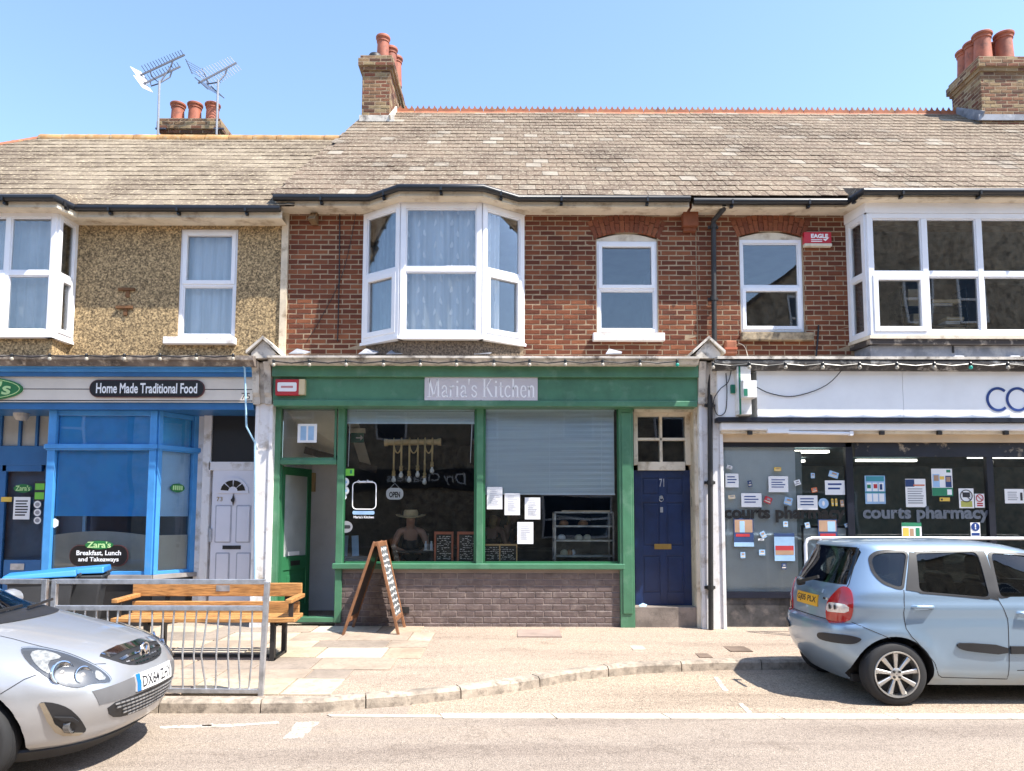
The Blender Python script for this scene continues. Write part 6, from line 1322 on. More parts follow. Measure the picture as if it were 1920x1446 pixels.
# white handrail in front of the pharmacy
t = thing('handrail', 'white tubular handrail in front of the pharmacy doors', 'handrail', at(1512, 1120, -.75)); Y = -.75; a, b = at(1510, 1012, Y), at(2050, 1012, Y); z0 = pz(4.5, Y); zt_h = Z_(1540, 1009, Y)
for i, x in enumerate((a.x, X_(1533, 1050, Y + .0))):
    pass
s = MB(); s.tube([(a.x, Y, z0), (a.x, Y, zt_h - .08), (a.x + .03, Y, zt_h - .02), (a.x + .09, Y, zt_h), (b.x, Y, zt_h), (b.x + .05, Y, zt_h - .06), (b.x + .05, Y, z0)], .022, 10); s.build('rail', m_white, t, True); s = MB(); s.tube([(a.x + .2, Y, z0), (a.x + .2, Y, zt_h - .01)], .02, 10); s.build('post', m_white, t, True); s = MB(); s.tube([(a.x + .01, Y, z0 + .45), (b.x + .04, Y, z0 + .45)], .018, 8); s.build('mid_rail', m_white, t, True)
# scrap of litter in the doorway
p = at(1206, 1166, -.0); t = thing('litter', 'crumpled blue and white wrapper on the navy door step', 'litter', (p.x, -.02, .2)); s = MB(); zt0 = Z_(1240, 1135, yD) ; s.add([(p.x - .05, -.03, zt0 + .004), (p.x + .03, -.05, zt0 + .004), (p.x + .06, .0, zt0 + .03), (p.x, .02, zt0 + .05), (p.x - .06, .01, zt0 + .02)], [(0,1,2),(0,2,3),(0,3,4)]); s.build('wrapper', m_ltb, t)
# ------------------------------------------------------------------ the other side of the street (seen in the glass)
m_opp = M('opposite_render', (.42,.35,.26), .95, var=.35, vs=3, bump=.5, dirt=((.09,.075,.06), .4, 5)); m_oppr = M('opposite_roof', (.07,.06,.06), .9, var=.3); m_oppw = M('opposite_window', (.03,.05,.08), .1)
YO = -17.0
opp_pv = MB(); opp_pv.box(-60, 60, -17.5, -13.2, -.05, .12); tag(opp_pv.build('far_pavement', m_pave), kind='structure')
def opp_house(label, x0, x1, ze, ridge, gable, wins, wmat):
    h = thing('opposite_house', label, 'house', ((x0+x1)/2, YO, .12)); bx('wall', wmat, h, x0, x1, YO - 8, YO, .1, ze)
    r = MB()
    if gable: r.prism([(x0 - .2, ze), (x1 + .2, ze), ((x0+x1)/2, ridge)], 'y', YO - 8, YO - .01); r.build('gable', wmat, h); r = MB(); c = (x0+x1)/2; r.add([(x0 - .35, YO + .25, ze - .2), (c, YO + .25, ridge + .12), (c, YO - 8, ridge + .12), (x0 - .35, YO - 8, ze - .2), (x1 + .35, YO + .25, ze - .2), (x1 + .35, YO - 8, ze - .2)], [(0, 1, 2, 3), (1, 4, 5, 2)]); ro = r.build('roof', m_oppr, h); ro.modifiers.new('s', 'SOLIDIFY').thickness = .12
    else: r.prism([(YO + .35, ze), (YO - 4, ridge), (YO - 8.3, ze)], 'x', x0 - .1, x1 + .1); r.build('roof', m_oppr, h)
    for a, b, c, d in wins:
        w_ = MB()
        for q in ((a, a + .08, c, d), (b - .08, b, c, d), (a + .08, b - .08, d - .08, d), (a + .08, b - .08, c, c + .08), (a + .08, b - .08, (c+d)/2 - .04, (c+d)/2 + .04)): w_.box(q[0], q[1], YO - .02, YO + .06, q[2], q[3])
        wo = w_.build('window', m_white, h); bx('pane', m_oppw, wo, a + .05, b - .05, YO - .01, YO + .02, c + .05, d - .05)
    return h
o1 = opp_house('dark rendered terrace across the street, reflected in the cafe glass', -14, 8.0, 7.6, 9.3, False, [(x, x + 1.1, 4.6, 6.4) for x in (-12, -8.5, -5, -1.5, 2, 5.5)] + [(x, x + 2.6, .9, 2.6) for x in (-12.5, -8.8, 1.2, 4.6)], m_opp)
t = thing('shop_sign', 'sign reading Dry Cleaners across the street, seen mirrored in the cafe window', 'sign', (-3.5, YO + .05, 2.8)); bx('board', M('opp_board', (.04,.04,.045), .6), t, -6.2, -.6, YO + .02, YO + .07, 2.75, 3.5); text('Dry Cleaners', -4.6, -1.6, 2.88, 3.36, YO + .07, m_wl, t, nrm='+y', bold=.01)
o2 = opp_house('tall gabled house across the street, reflected in the pharmacy bay', 8.3, 24, 9.0, 16, True, [(14.6, 15.6, 8.9, 10.8), (16.6, 17.6, 8.9, 10.8), (10.6, 11.5, 8.4, 10.2), (14.6, 15.6, 5, 6.6), (17.5, 18.5, 5, 6.6), (10.4, 13, .9, 2.7)], m_opp)
o3 = opp_house('plain house further left across the street', -32, -14.2, 6.8, 9.0, False, [(x, x + 1.2, 4.2, 5.8) for x in (-30, -26, -22, -17)], M('opposite_brick', (.22,.11,.075), .9, var=.3))
# ------------------------------------------------------------------ cars
def lerp_tab(tab, z):
    if z <= tab[0][0]: return tab[0][1:]
    for i in range(len(tab) - 1):
        a, b = tab[i], tab[i+1]
        if z <= b[0]:
            t = (z - a[0]) / (b[0] - a[0]); p = tab[max(i-1, 0)]; q = tab[min(i+2, len(tab)-1)]; h = b[0] - a[0]; out = []
            for k in range(1, len(a)):
                d = (b[k] - a[k]) / h
                m0 = d if i == 0 else ((a[k]-p[k])/(a[0]-p[0]) + d) / 2; m1 = d if i + 2 >= len(tab) else ((q[k]-b[k])/(q[0]-b[0]) + d) / 2
                lim = 3 * abs(d); m0 = max(-lim, min(lim, m0)); m1 = max(-lim, min(lim, m1))
                out.append((2*t**3-3*t*t+1)*a[k] + (t**3-2*t*t+t)*h*m0 + (-2*t**3+3*t*t)*b[k] + (t**3-t*t)*h*m1)
            return out
    return tab[-1][1:]
def ring(par, N, inset=0.0, clampf=None):
    xr, xf, w_, nr, nf, cr, cf = par; xr += inset; xf -= inset; w_ -= inset
    if clampf is not None: xf = min(xf, clampf)
    xm = (xr + xf) / 2; dense = []
    K = 240
    for k in range(K):
        a = 2 * math.pi * k / K; c, s = math.cos(a), math.sin(a)
        n, ax, cr_ = (nf, xf - xm, cf) if c >= 0 else (nr, xm - xr, cr)
        t = (abs(s) ** (2 / n)) * (1 if s >= 0 else -1); e = abs(c) ** (2 / n)
        x = (ax - cr_) * e + cr_ * (1 - t * t) * min(1, e * 1.5); dense.append(Vector((xm + (x if c >= 0 else -x), w_ * t, 0)))
    # even spacing
    L = [0]
    for k in range(K): L.append(L[-1] + (dense[(k+1) % K] - dense[k]).length)
    out = []; j = 0
    for i in range(N):
        d = L[-1] * i / N
        while L[j+1] < d: j += 1
        out.append(dense[j].lerp(dense[(j+1) % K], (d - L[j]) / max(1e-9, L[j+1] - L[j])))
    return out
def solid(tab, zs, N, mats, inset=0, clampf=None, flare=None):
    mb = MB()
    for z in zs:
        for p in ring(lerp_tab(tab, z), N, inset, clampf):
            y = p.y
            if flare and abs(y) > .6:
                for wx, wz in flare:
                    d = math.hypot(p.x - wx, z - wz); y += math.copysign(.016 * math.exp(-((d - .37) / .05) ** 2), y) if z > .25 else 0
            mb.v.append(Vector((p.x, y, z)))
    M_ = len(zs)
    for i in range(M_ - 1):
        for k in range(N): mb.f.append((i*N+k, i*N+(k+1) % N, (i+1)*N+(k+1) % N, (i+1)*N+k)); mb.m.append(0)
    mb.f += [tuple(range(N))[::-1], tuple((M_-1)*N + k for k in range(N))]; mb.m += [0, 0]
    return mb
def boolean(me, cutters):
    o = bpy.data.objects.new('t', me); COL.objects.link(o); cs = []
    for c in cutters:
        co = bpy.data.objects.new('c', c); COL.objects.link(co); cs.append(co)
        m = o.modifiers.new('b', 'BOOLEAN'); m.operation = 'DIFFERENCE'; m.object = co; m.solver = 'EXACT'; m.material_mode = 'TRANSFER'
    dg = bpy.context.evaluated_depsgraph_get(); r = bpy.data.meshes.new_from_object(o.evaluated_get(dg))
    for c in cs: bpy.data.objects.remove(c)
    bpy.data.objects.remove(o); return r
def chaikin(p, n=2):
    for _ in range(n):
        q = []
        for i in range(len(p)):
            a, b = p[i], p[(i+1) % len(p)]; q += [tuple(x*.75 + y*.25 for x, y in zip(a, b)), tuple(x*.25 + y*.75 for x, y in zip(a, b))]
        p = q
    return p
def rounded(p, r, n=4):
    """corners of a polygon replaced by short arcs of reach r"""
    out = []; m = len(p)
    for i in range(m):
        a, b, c = Vector(p[i-1]), Vector(p[i]), Vector(p[(i+1) % m]); u, v = (a - b), (c - b); q = min(r, u.length*.45, v.length*.45); s0, s1 = b + u.normalized()*q, b + v.normalized()*q
        for k in range(n + 1): t = k / n; out.append(tuple(s0*(1-t)**2 + b*2*t*(1-t) + s1*t*t))
    return out
class Car:
    def __init__(s, tab, origin, zs, N, wheels, wr):
        s.o = Vector(origin); s.tab = tab; s.wheels = wheels; s.wr = wr
        s.mb = solid(tab, zs, N, None, flare=wheels); me = s.mb.mesh('b', m_black)
        s.bvh = BVHTree.FromPolygons([tuple(v) for v in s.mb.v], [tuple(f) for f in s.mb.f])
    def hit(s, u, v):                       # photograph pixel -> point on this car's body
        d = ray(u, v).normalized(); h = s.bvh.ray_cast(CAM - s.o, d)
        return h[0]
    def cast(s, p2, d, e1, e2):
        o = e1 * p2[0] + e2 * p2[1] - d * 6; return s.bvh.ray_cast(o, d)
    def panel(s, name, pts, d, mat, parent, off=.004, th=.006, res=.05, sm=0, mirror=False, smooth=True):
        """thin skin lying on the body: pts are 3D points (local), d the direction it is laid on"""
        d = Vector(d).normalized(); e1 = d.cross(Vector((0, 0, 1))).normalized(); e2 = e1.cross(d)
        P = [(Vector(p).dot(e1), Vector(p).dot(e2)) for p in pts]
        if sm > 0: P = chaikin(P, sm)
        elif sm < 0: P = rounded(P, -sm)
        B = []
        for i in range(len(P)):
            a, b = Vector(P[i]), Vector(P[(i+1) % len(P)]); n = max(1, int((b - a).length / res))
            for k in range(n): B.append(a.lerp(b, k / n))
        nb = len(B); ins = []
        x0, x1 = min(p.x for p in B), max(p.x for p in B); y0, y1 = min(p.y for p in B), max(p.y for p in B)
        def inside(q):
            c = False
            for i in range(nb):
                a, b = B[i], B[i-1]
                if (a.y > q.y) != (b.y > q.y) and q.x < (b.x - a.x) * (q.y - a.y) / (b.y - a.y) + a.x: c = not c
            return c
        x = x0 + res / 2
        while x < x1:
            y = y0 + res / 2
            while y < y1:
                q = Vector((x, y))
                if inside(q) and min((q - b).length for b in B) > res * .4: ins.append(q)
                y += res
            x += res
        vs, es, fs, *_ = geometry.delaunay_2d_cdt(B + ins, [(i, (i+1) % nb) for i in range(nb)], [tuple(range(nb))], 1, 1e-5)
        mb = MB(); last = None; base = []; 
        for q in vs:
            h = s.cast(q, d, e1, e2)
            if h[0] is None:
                h2 = last or (e1*q.x + e2*q.y, -d); p, n = (e1*q.x + e2*q.y) + d * (h2[0].dot(d)), -d
            else: p, n = h[0], h[1]
            if n.dot(d) > 0: n = -n
            last = (p, n); mb.v.append(p + n * off); base.append(p + n * (off - th))
        for f in fs: mb.f.append(tuple(f)); mb.m.append(0)
        # rim: edges used once
        cnt = {}
        for f in fs:
            for i in range(len(f)):
                e = (f[i], f[(i+1) % len(f)]); cnt[tuple(sorted(e))] = cnt.get(tuple(sorted(e)), 0) + 1
        nv = len(mb.v); mb.v += base
        for (a, b), c in cnt.items():
            if c == 1: mb.f.append((a, b, nv + b, nv + a)); mb.m.append(0)
        out = []
        for sgn in ((1, -1) if mirror else (1,)):
            m2 = MB(); m2.v = [Vector((p.x, p.y * sgn, p.z)) + s.o for p in mb.v]; m2.f = mb.f; m2.m = mb.m
            out.append(m2.build(name, mat, parent, smooth=smooth))
        return out[0]
    def seam(s, name, line, d, mat, parent, wd=.007, off=.0015, mirror=False):
        """narrow strip following a line laid on the body"""
        d = Vector(d).normalized(); pts = []
        for a, b in zip(line, line[1:]):
            a, b = Vector(a), Vector(b); n = max(1, int((b - a).length / .03))
            pts += [a.lerp(b, k / n) for k in range(n)]
        pts.append(Vector(line[-1])); mb = MB()
        for i, p in enumerate(pts):
            t = (pts[min(i+1, len(pts)-1)] - pts[max(i-1, 0)]).normalized(); sd = t.cross(d).normalized()
            for sg in (-1, 1):
                q = p + sd * (wd / 2 * sg); h = s.bvh.ray_cast(q - d * 6, d)
                mb.v.append((h[0] - d * off) if h[0] is not None else q)
        for i in range(len(pts) - 1): mb.f.append((2*i, 2*i+1, 2*i+3, 2*i+2)); mb.m.append(0)
        for sgn in ((1, -1) if mirror else (1,)):
            m2 = MB(); m2.v = [Vector((p.x, p.y * sgn, p.z)) + s.o for p in mb.v]; m2.f = mb.f; m2.m = mb.m; m2.build(name, mat, parent)
    def body(s, root, mats, cutters, name='body'):
        me = s.mb.mesh('body', mats[0], False)
        cs = []
        for c in cutters:
            m = c.mesh('c', mats[1]); cs.append(m)
        r = boolean(me, cs)
        r.transform(Matrix.Translation(s.o)); r.polygons.foreach_set('use_smooth', [True] * len(r.polygons)); r.set_sharp_from_angle(angle=R(30))
        ob = bpy.data.objects.new(name, r); return link(ob, root)
def wheel(root, c, r, wd, side, rim_r, spokes, rimmat, cover=False):
    """side -1: outer face towards the camera"""
    c = Vector(c); t = MB(); h = wd / 2
    t.lathe([(rim_r*.96, -h*.8), (rim_r*1.02, -h), (r*.9, -h), (r*.97, -h*.82), (r, -h*.5), (r, h*.5), (r*.97, h*.82), (r*.9, h), (rim_r, h), (rim_r*.9, h*.7)], c, 'y', 40, False)
    for k in (-.3, 0, .3): t.lathe([(r + .001, h*k - .004), (r*.985, h*k), (r + .001, h*k + .004)], c, 'y', 40, False)
    wo = t.build('wheel', m_rubber, root, True)
    f = c.y + side * h; q = MB()
    q.lathe([(rim_r*1.0, f - side*.0), (rim_r*.985, f + side*.006), (rim_r*.93, f + side*.004), (rim_r*.9, f - side*.03), (rim_r*.86, f - side*.09)], (c.x, 0, c.z), 'y', 40, False)
    q.lathe([(rim_r*.02, f - side*.006), (rim_r*.2, f - side*.006), (rim_r*.27, f - side*.014), (rim_r*.27, f - side*.05)], (c.x, 0, c.z), 'y', 24, False)
    for k in range(spokes):
        a = 2 * math.pi * (k + .25) / spokes; d = Vector((math.cos(a), 0, math.sin(a))); n = Vector((-d.z, 0, d.x)); vs = []
        for rr, hw, dy in ((.22, .055, -.012), (.9, .105 if not cover else .15, -.004)):
            b = Vector((c.x, 0, c.z)) + d * (rim_r * rr)
            vs += [b + n*(hw*rim_r) + Vector((0, f + side*dy - side*.006, 0)), b + n*(hw*.6*rim_r) + Vector((0, f + side*dy, 0)), b - n*(hw*.6*rim_r) + Vector((0, f + side*dy, 0)), b - n*(hw*rim_r) + Vector((0, f + side*dy - side*.006, 0)), b - n*(hw*rim_r) + Vector((0, f - side*.04, 0)), b + n*(hw*rim_r) + Vector((0, f - side*.04, 0))]
        q.add(vs, [(i, (i+1) % 6, 6 + (i+1) % 6, 6 + i) for i in range(6)] + [(0,1,2,3,4,5), (6,7,8,9,10,11)])
    q.build('rim', rimmat, wo, True)
    b = MB(); b.lathe([(rim_r*.9, f - side*.075), (.02, f - side*.075)], (c.x, 0, c.z), 'y', 32, False); b.build('brake_disc', m_iron, wo)
    for k in range(4):
        a = 2 * math.pi * (k + .5) / 4; nt = MB(); nt.lathe([(.012, f - side*.02), (.012, f + side*.002), (.003, f + side*.003)], (c.x + rim_r*.17*math.cos(a), 0, c.z + rim_r*.17*math.sin(a)), 'y', 8); nt.build('wheel_nut', m_iron, wo)
    return wo
def M_paint(name, col, flake=.25):
    m = bpy.data.materials.new(name); m.use_nodes = True; MATS[name] = m; n, l = m.node_tree.nodes, m.node_tree.links; b = n['Principled BSDF']
    b.inputs['Base Color'].default_value = (*col, 1); b.inputs['Metallic'].default_value = .55; b.inputs['Roughness'].default_value = .36; b.inputs['Coat Weight'].default_value = .9; b.inputs['Coat Roughness'].default_value = .05
    g = n.new('ShaderNodeNewGeometry'); sx = n.new('ShaderNodeSeparateXYZ'); l.new(g.outputs['Position'], sx.inputs[0])
    t = n.new('ShaderNodeTexNoise'); t.inputs['Scale'].default_value = 7; t.inputs['Detail'].default_value = 3; l.new(g.outputs['Position'], t.inputs['Vector'])
    # road dust low on the panels
    mm = n.new('ShaderNodeMapRange'); mm.inputs[1].default_value = .15; mm.inputs[2].default_value = .55; mm.inputs[3].default_value = .55; mm.inputs[4].default_value = 0; l.new(sx.outputs['Z'], mm.inputs[0])
    pr = n.new('ShaderNodeMath'); pr.operation = 'MULTIPLY'; l.new(mm.outputs[0], pr.inputs[0]); l.new(t.outputs[0], pr.inputs[1])
    mx = n.new('ShaderNodeMix'); mx.data_type = 'RGBA'; l.new(pr.outputs[0], mx.inputs[0]); mx.inputs[6].default_value = (*col, 1); mx.inputs[7].default_value = (.34, .29, .23, 1); l.new(mx.outputs[2], b.inputs['Base Color'])
    return m
m_carglass = M_glass('car_glass', (.42,.47,.46), 1.0, .03); m_trim = M('black_trim', (.018,.018,.02), .5, var=.2); m_shut = M('shut_line', (.02,.022,.025), .8)
m_alloy = M('alloy', (.58,.57,.55), .32, .85, var=.12, vs=8); m_yplate = M('yellow_plate', (.80,.42,.03), .35, var=.03); m_wplate = M('white_plate', (.82,.82,.80), .35, var=.02); m_plblue = M('plate_blue', (.01,.16,.55), .4)
m_seat = M('seat_fabric', (.05,.055,.065), .9)
DX = {'side': (0, 1, 0), 'rear': (1, 0, 0), 'front': (-1, 0, 0), 'top': (0, 0, -1)}
def interior(root, o, x_rear, x_front, w_):
    for x in (x_rear, x_front):
        for y in (-.36, .36):
            q = o + Vector((x, y, 0)); s = MB(); s.add([(q.x - .06, q.y - .23, .55), (q.x - .06, q.y + .23, .55), (q.x + .1, q.y + .23, .55), (q.x + .1, q.y - .23, .55), (q.x - .24, q.y - .2, 1.12), (q.x - .24, q.y + .2, 1.12), (q.x - .14, q.y + .2, 1.14), (q.x - .14, q.y - .2, 1.14)], [(0,1,2,3),(4,5,6,7),(0,1,5,4),(1,2,6,5),(2,3,7,6),(3,0,4,7)])
            s.box(q.x - .06, q.x + .45, q.y - .24, q.y + .24, .5, .64); s.box(q.x - .25, q.x - .16, q.y - .12, q.y + .12, 1.17, 1.36); s.build('car_seat', m_seat, root, bevel=.03)
# ---------- the pale blue hatchback parked at the right
JO = Vector((2.94, -2.97, 0))
tabJ = [  # z, x rear, x front, half width, n rear, n front, crown rear, crown front
 (.18, .20, 3.72, .74, 5, 4, .05, .1), (.26, .13, 3.80, .80, 5, 4, .06, .1), (.34, .07, 3.83, .825, 5.5, 4.5, .07, .1), (.45, .02, 3.845, .834, 6, 4.5, .07, .1), (.58, .0, 3.85, .837, 6, 4.5, .07, .1), (.68, .0, 3.84, .838, 6, 4.5, .07, .1), (.715, .015, 3.83, .838, 6, 4.5, .07, .1), (.735, .06, 3.82, .838, 6, 4.5, .06, .1),
 (.80, .06, 3.76, .832, 6, 4, .06, .14), (.87, .06, 3.60, .836, 6, 3.6, .06, .2), (.90, .062, 3.52, .837, 6, 3.6, .06, .2), (.925, .067, 3.43, .828, 6, 3.5, .06, .2), (.97, .078, 3.27, .815, 6, 3.4, .06, .2), (1.02, .095, 3.05, .805, 6, 3.6, .06, .12), (1.10, .13, 2.88, .775, 6, 4, .06, .08), (1.22, .195, 2.66, .73, 6, 4.5, .06, .06), (1.34, .26, 2.42, .68, 6, 4.5, .06, .06), (1.41, .295, 2.24, .645, 6, 4.5, .06, .06), (1.455, .315, 2.08, .605, 6, 4.5, .07, .08), (1.485, .36, 1.93, .55, 6, 4, .06, .08), (1.508, .48, 1.75, .44, 5, 4, .05, .05), (1.522, .68, 1.55, .28, 4, 3, .03, .03), (1.527, .95, 1.4, .12, 3, 3, .01, .01)]
tabJ = [(r[0], r[1] + (.09 if r[0] < 1.45 else .07), *r[2:]) for r in tabJ]
zsJ = [.18 + (1.41 - .18) * i / 44 for i in range(45)] + [1.43, 1.455, 1.47, 1.485, 1.497, 1.508, 1.516, 1.522, 1.527]
whJ = [(.64, .29), (3.09, .29)]
J = Car(tabJ, JO, zsJ, 150, whJ, .29)
carJ = thing('parked_car', 'pale blue five-door hatchback parked outside the pharmacy, rear end showing', 'car', (JO.x + 1.9, JO.y, 0))
def jz(x, y): return (1340 + x / 3.286, 960 + y / 3.286)
def jh(x, y):
    h = J.hit(*jz(x, y)); return h if h is not None else (at(*jz(x, y), JO.y - .8) - JO)
q_win = [jh(x, y) for x, y in ((965, 292), (1000, 262), (1055, 252), (1180, 250), (1150, 462), (1115, 458), (1035, 425), (985, 370))]
r_win = [jh(x, y) for x, y in ((1235, 256), (1612, 247), (1692, 527), (1262, 490))]
zt1, zt2 = r_win[1].z, r_win[2].z
f_win = [Vector((r_win[1].x + .13, -.7, zt1 - .01)), Vector((2.0, -.7, zt1 - .035)), Vector((2.25, -.7, zt1 - .10)), Vector((2.62, -.7, zt2 + .06)), Vector((2.63, -.7, zt2 + .01)), Vector((r_win[2].x + .10, -.7, zt2 + .005))]
def pxz(pts, sm): return rounded([(p.x, p.z) for p in pts], .05)
cut = []
c = solid(tabJ, [.5, .6, .7, .8, .9, 1.0, 1.1, 1.2, 1.3, 1.38, 1.43, 1.455, 1.475], 60, None, inset=.075, clampf=2.75); cut.append(c)
c = MB()
for wx, wz in whJ:
    for sg in (-1, 1): c.lathe([(.345, sg*.50), (.345, sg*1.3)], (wx, 0, wz), 'y', 48)
cut.append(c)
c = MB()
for w_, sm in ((q_win, 1), (r_win, 1), (f_win, 1)): c.prism(pxz(w_, sm), 'y', -1.3, 1.3)
cut.append(c)
rw = [(-.60, 1.09), (.60, 1.09), (.54, 1.40), (.49, 1.445), (-.49, 1.445), (-.54, 1.40)]; ws = [(-.66, 1.06), (.66, 1.06), (.55, 1.40), (-.55, 1.40)]
c = MB(); c.prism(rw, 'x', -.6, .9); cut.append(c)
c = MB(); c.prism(ws, 'x', 2.05, 4.2); cut.append(c)
m_pJ = M_paint('pale_blue_paint', (.27,.375,.49))
bJ = J.body(carJ, [m_pJ, m_trim], cut)
S3 = lambda pts: [Vector((x, -.7, z)) for x, z in pts]
for nm, w_ in (('quarter_window', q_win), ('rear_door_window', r_win), ('front_door_window', f_win)): J.panel(nm, [Vector((p.x, -.7, p.z)) for p in w_], DX['side'], m_carglass, carJ, off=-.006, th=.003, res=.09, sm=-.05, mirror=True)
J.panel('rear_window', [Vector((0, y, z)) for y, z in rw], DX['rear'], m_carglass, carJ, off=-.004, th=.003, res=.09); J.panel('windscreen', [Vector((3, y, z)) for y, z in ws], DX['front'], m_carglass, carJ, off=-.004, th=.003, res=.1)
def frame_ring(car, name, w_, wd, mat, parent, d, sm=1, off=.004, mirror=True):
    P = rounded([(p.x, p.z) for p in w_], .05); n = len(P); cx, cz = sum(p[0] for p in P)/n, sum(p[1] for p in P)/n; O = []
    for x, z in P:
        v = Vector((x - cx, z - cz)); v = v * (1 + wd / v.length); O.append((cx + v.x, cz + v.y))
    mb = MB()
    for x, z in P + O:
        h = car.bvh.ray_cast(Vector((x, -3, z)), Vector((0, 1, 0))); mb.v.append((h[0] + h[1] * off) if h[0] is not None else Vector((x, -.7, z)))
    for i in range(n): mb.f.append((i, (i+1) % n, n + (i+1) % n, n + i)); mb.m.append(0)
    for sg in ((1, -1) if mirror else (1,)):
        m2 = MB(); m2.v = [Vector((p.x, p.y*sg, p.z)) + car.o for p in mb.v]; m2.f = mb.f; m2.m = mb.m; m2.build(name, mat, parent)
frame_ring(J, 'window_seal', q_win, .03, m_trim, carJ, None); frame_ring(J, 'window_seal', r_win, .035, m_trim, carJ, None); frame_ring(J, 'window_seal', f_win, .035, m_trim, carJ, None)
# black pillars between the side windows
J.panel('door_pillar', [jh(x, y) for x, y in ((1196, 246), (1238, 250), (1262, 495), (1178, 482))], DX['side'], m_trim, carJ, off=.005, mirror=True)
J.panel('door_pillar', [jh(x, y) for x, y in ((1612, 240), (1660, 240), (1750, 545), (1692, 532))], DX['side'], m_trim, carJ, off=.005, mirror=True)
# lamp, light panel
def jl(x, y):
    h = J.hit(1480 + x / 6.57, 1080 + y / 6.57); return h if h is not None else Vector((.05, -.8, .9))
lampo = [jl(x, y) for x, y in ((640, 140), (700, 132), (760, 165), (788, 250), (794, 400), (772, 515), (735, 558), (620, 582), (450, 572), (457, 420), (492, 295), (560, 212))]
ld = Vector((.75, .66, 0))
lp = J.panel('tail_lamp', lampo, ld, m_red, carJ, off=.014, th=.018, res=.04, sm=1, mirror=True)
J.panel('reversing_lens', [jl(x, y) for x, y in ((482, 330), (560, 330), (745, 362), (740, 455), (560, 445), (465, 432))], ld, m_clearlens, lp, off=.017, th=.01, res=.04, sm=1, mirror=True)
for x, y in ((520, 378), (580, 385)):
    p = jl(x, y); h = MB(); q = p + JO; h.lathe([(.02, -.018), (.024, -.022), (.001, -.026)], q, 'x', 12); h.build('bulb_reflector', m_iron, lp)
J.panel('bumper_strip', [jl(x, y) for x, y in ((355, 705), (400, 690), (700, 720), (890, 765), (885, 800), (800, 845), (600, 825), (400, 785), (355, 750))], ld, m_trim, carJ, off=.014, th=.016, res=.04, sm=2, mirror=True)
zp = .90
pl = J.panel('number_plate', [Vector((0, y, z)) for y, z in ((-.26, zp - .057), (.26, zp - .057), (.26, zp + .057), (-.26, zp + .057))], DX['rear'], m_yplate, carJ, off=.012, th=.012)
def plate_text(car, body, x_of, y0, y1, z0, z1, sgn, parent, mat=m_ink):
    o = text(body, 0, 1, 0, 1, 0, mat, parent, nrm='raw', bold=.012)
    me = o.data
    for v in me.vertices:
        y = y0 + (y1 - y0) * v.co.x; z = z0 + (z1 - z0) * v.co.y; h = car.bvh.ray_cast(Vector((-3 * sgn if sgn > 0 else 6, y, z)), Vector((sgn, 0, 0)))
        x = h[0].x if h[0] is not None else x_of
        v.co = Vector((x - sgn * (.0135 + .0005 * v.co.z), y, z)) + car.o
    return o
plate_text(J, 'GJ05 PLX', .1, .235, -.235, zp - .038, zp + .038, 1, pl)
J.panel('tailgate_handle', [Vector((0, y, z)) for y, z in ((-.34, .985), (.34, .985), (.34, 1.02), (-.34, 1.02))], DX['rear'], m_pJ, carJ, off=.022, th=.03)
J.panel('tailgate_badge', [Vector((0, y, z)) for y, z in ((-.50, .93), (-.36, .93), (-.36, .95), (-.50, .95))], DX['rear'], m_chrome, carJ, off=.006, th=.008)
wp = MB(); p = JO + Vector((.11, 0, 1.07)); wp.lathe([(.035, -.05), (.04, -.03), (.03, .02)], p, 'x', 12); wp.bar(p + Vector((-.045, 0, 0)), p + Vector((.02, -.36, .08)), .02, .03); wp.build('rear_wiper', m_trim, carJ)
J.seam('tailgate_gap', [Vector((0, y, z)) for y, z in ((-.50, 1.46), (-.615, 1.1), (-.60, .78), (-.52, .745), (.52, .745), (.60, .78), (.615, 1.1), (.5, 1.46))], DX['rear'], m_shut, carJ, .008)
def side(pts): return [jh(x, y) for x, y in pts]
for ln in ([(1165, 480), (1165, 620), (1180, 720), (1215, 770), (1290, 850), (1355, 930), (1378, 1005), (1400, 1020), (1800, 1030), (1812, 800), (1805, 660), (1750, 545)],):
    J.seam('door_gap', side(ln), DX['side'], m_shut, carJ, .007, mirror=True)
J.seam('door_gap', [Vector((2.62, -.8, 1.0)), Vector((2.66, -.8, .8)), Vector((2.6, -.8, .35)), Vector((1.75, -.8, .33))], DX['side'], m_shut, carJ, .007, mirror=True)
J.seam('bumper_gap', side([(842, 678), (940, 720), (1040, 762), (1085, 782)]), DX['side'], m_shut, carJ, .006, mirror=True)
# door handle and rubbing strips
def handle(car, a, root):
    p = a + car.o; s = MB(); h = car.bvh.ray_cast(Vector((a.x, -3, a.z)), Vector((0, 1, 0)))[0]; y = h.y + car.o.y
    s.tube([(p.x, y + .01, p.z), (p.x + .03, y - .03, p.z + .002), (p.x + .17, y - .032, p.z), (p.x + .21, y + .01, p.z - .002)], [.012, .016, .016, .012], 8); s.build('door_handle', m_pJ, root, True)
    cp = [Vector((a.x + .02, -.8, a.z - .035)), Vector((a.x + .17, -.8, a.z - .035)), Vector((a.x + .2, -.8, a.z)), Vector((a.x + .01, -.8, a.z))]; car.panel('handle_recess', cp, DX['side'], M('recess_grey', (.22,.28,.36), .4), root, off=.002, th=.004, sm=2)
handle(J, jh(1215, 585), carJ); handle(J, Vector((jh(1860, 625).x, -.8, jh(1860, 625).z)), carJ)
J.panel('rubbing_strip', side(((1485, 820), (1510, 802), (1802, 822), (1802, 882), (1560, 858), (1510, 845))), DX['side'], m_trim, carJ, off=.018, th=.02, sm=1, mirror=True)
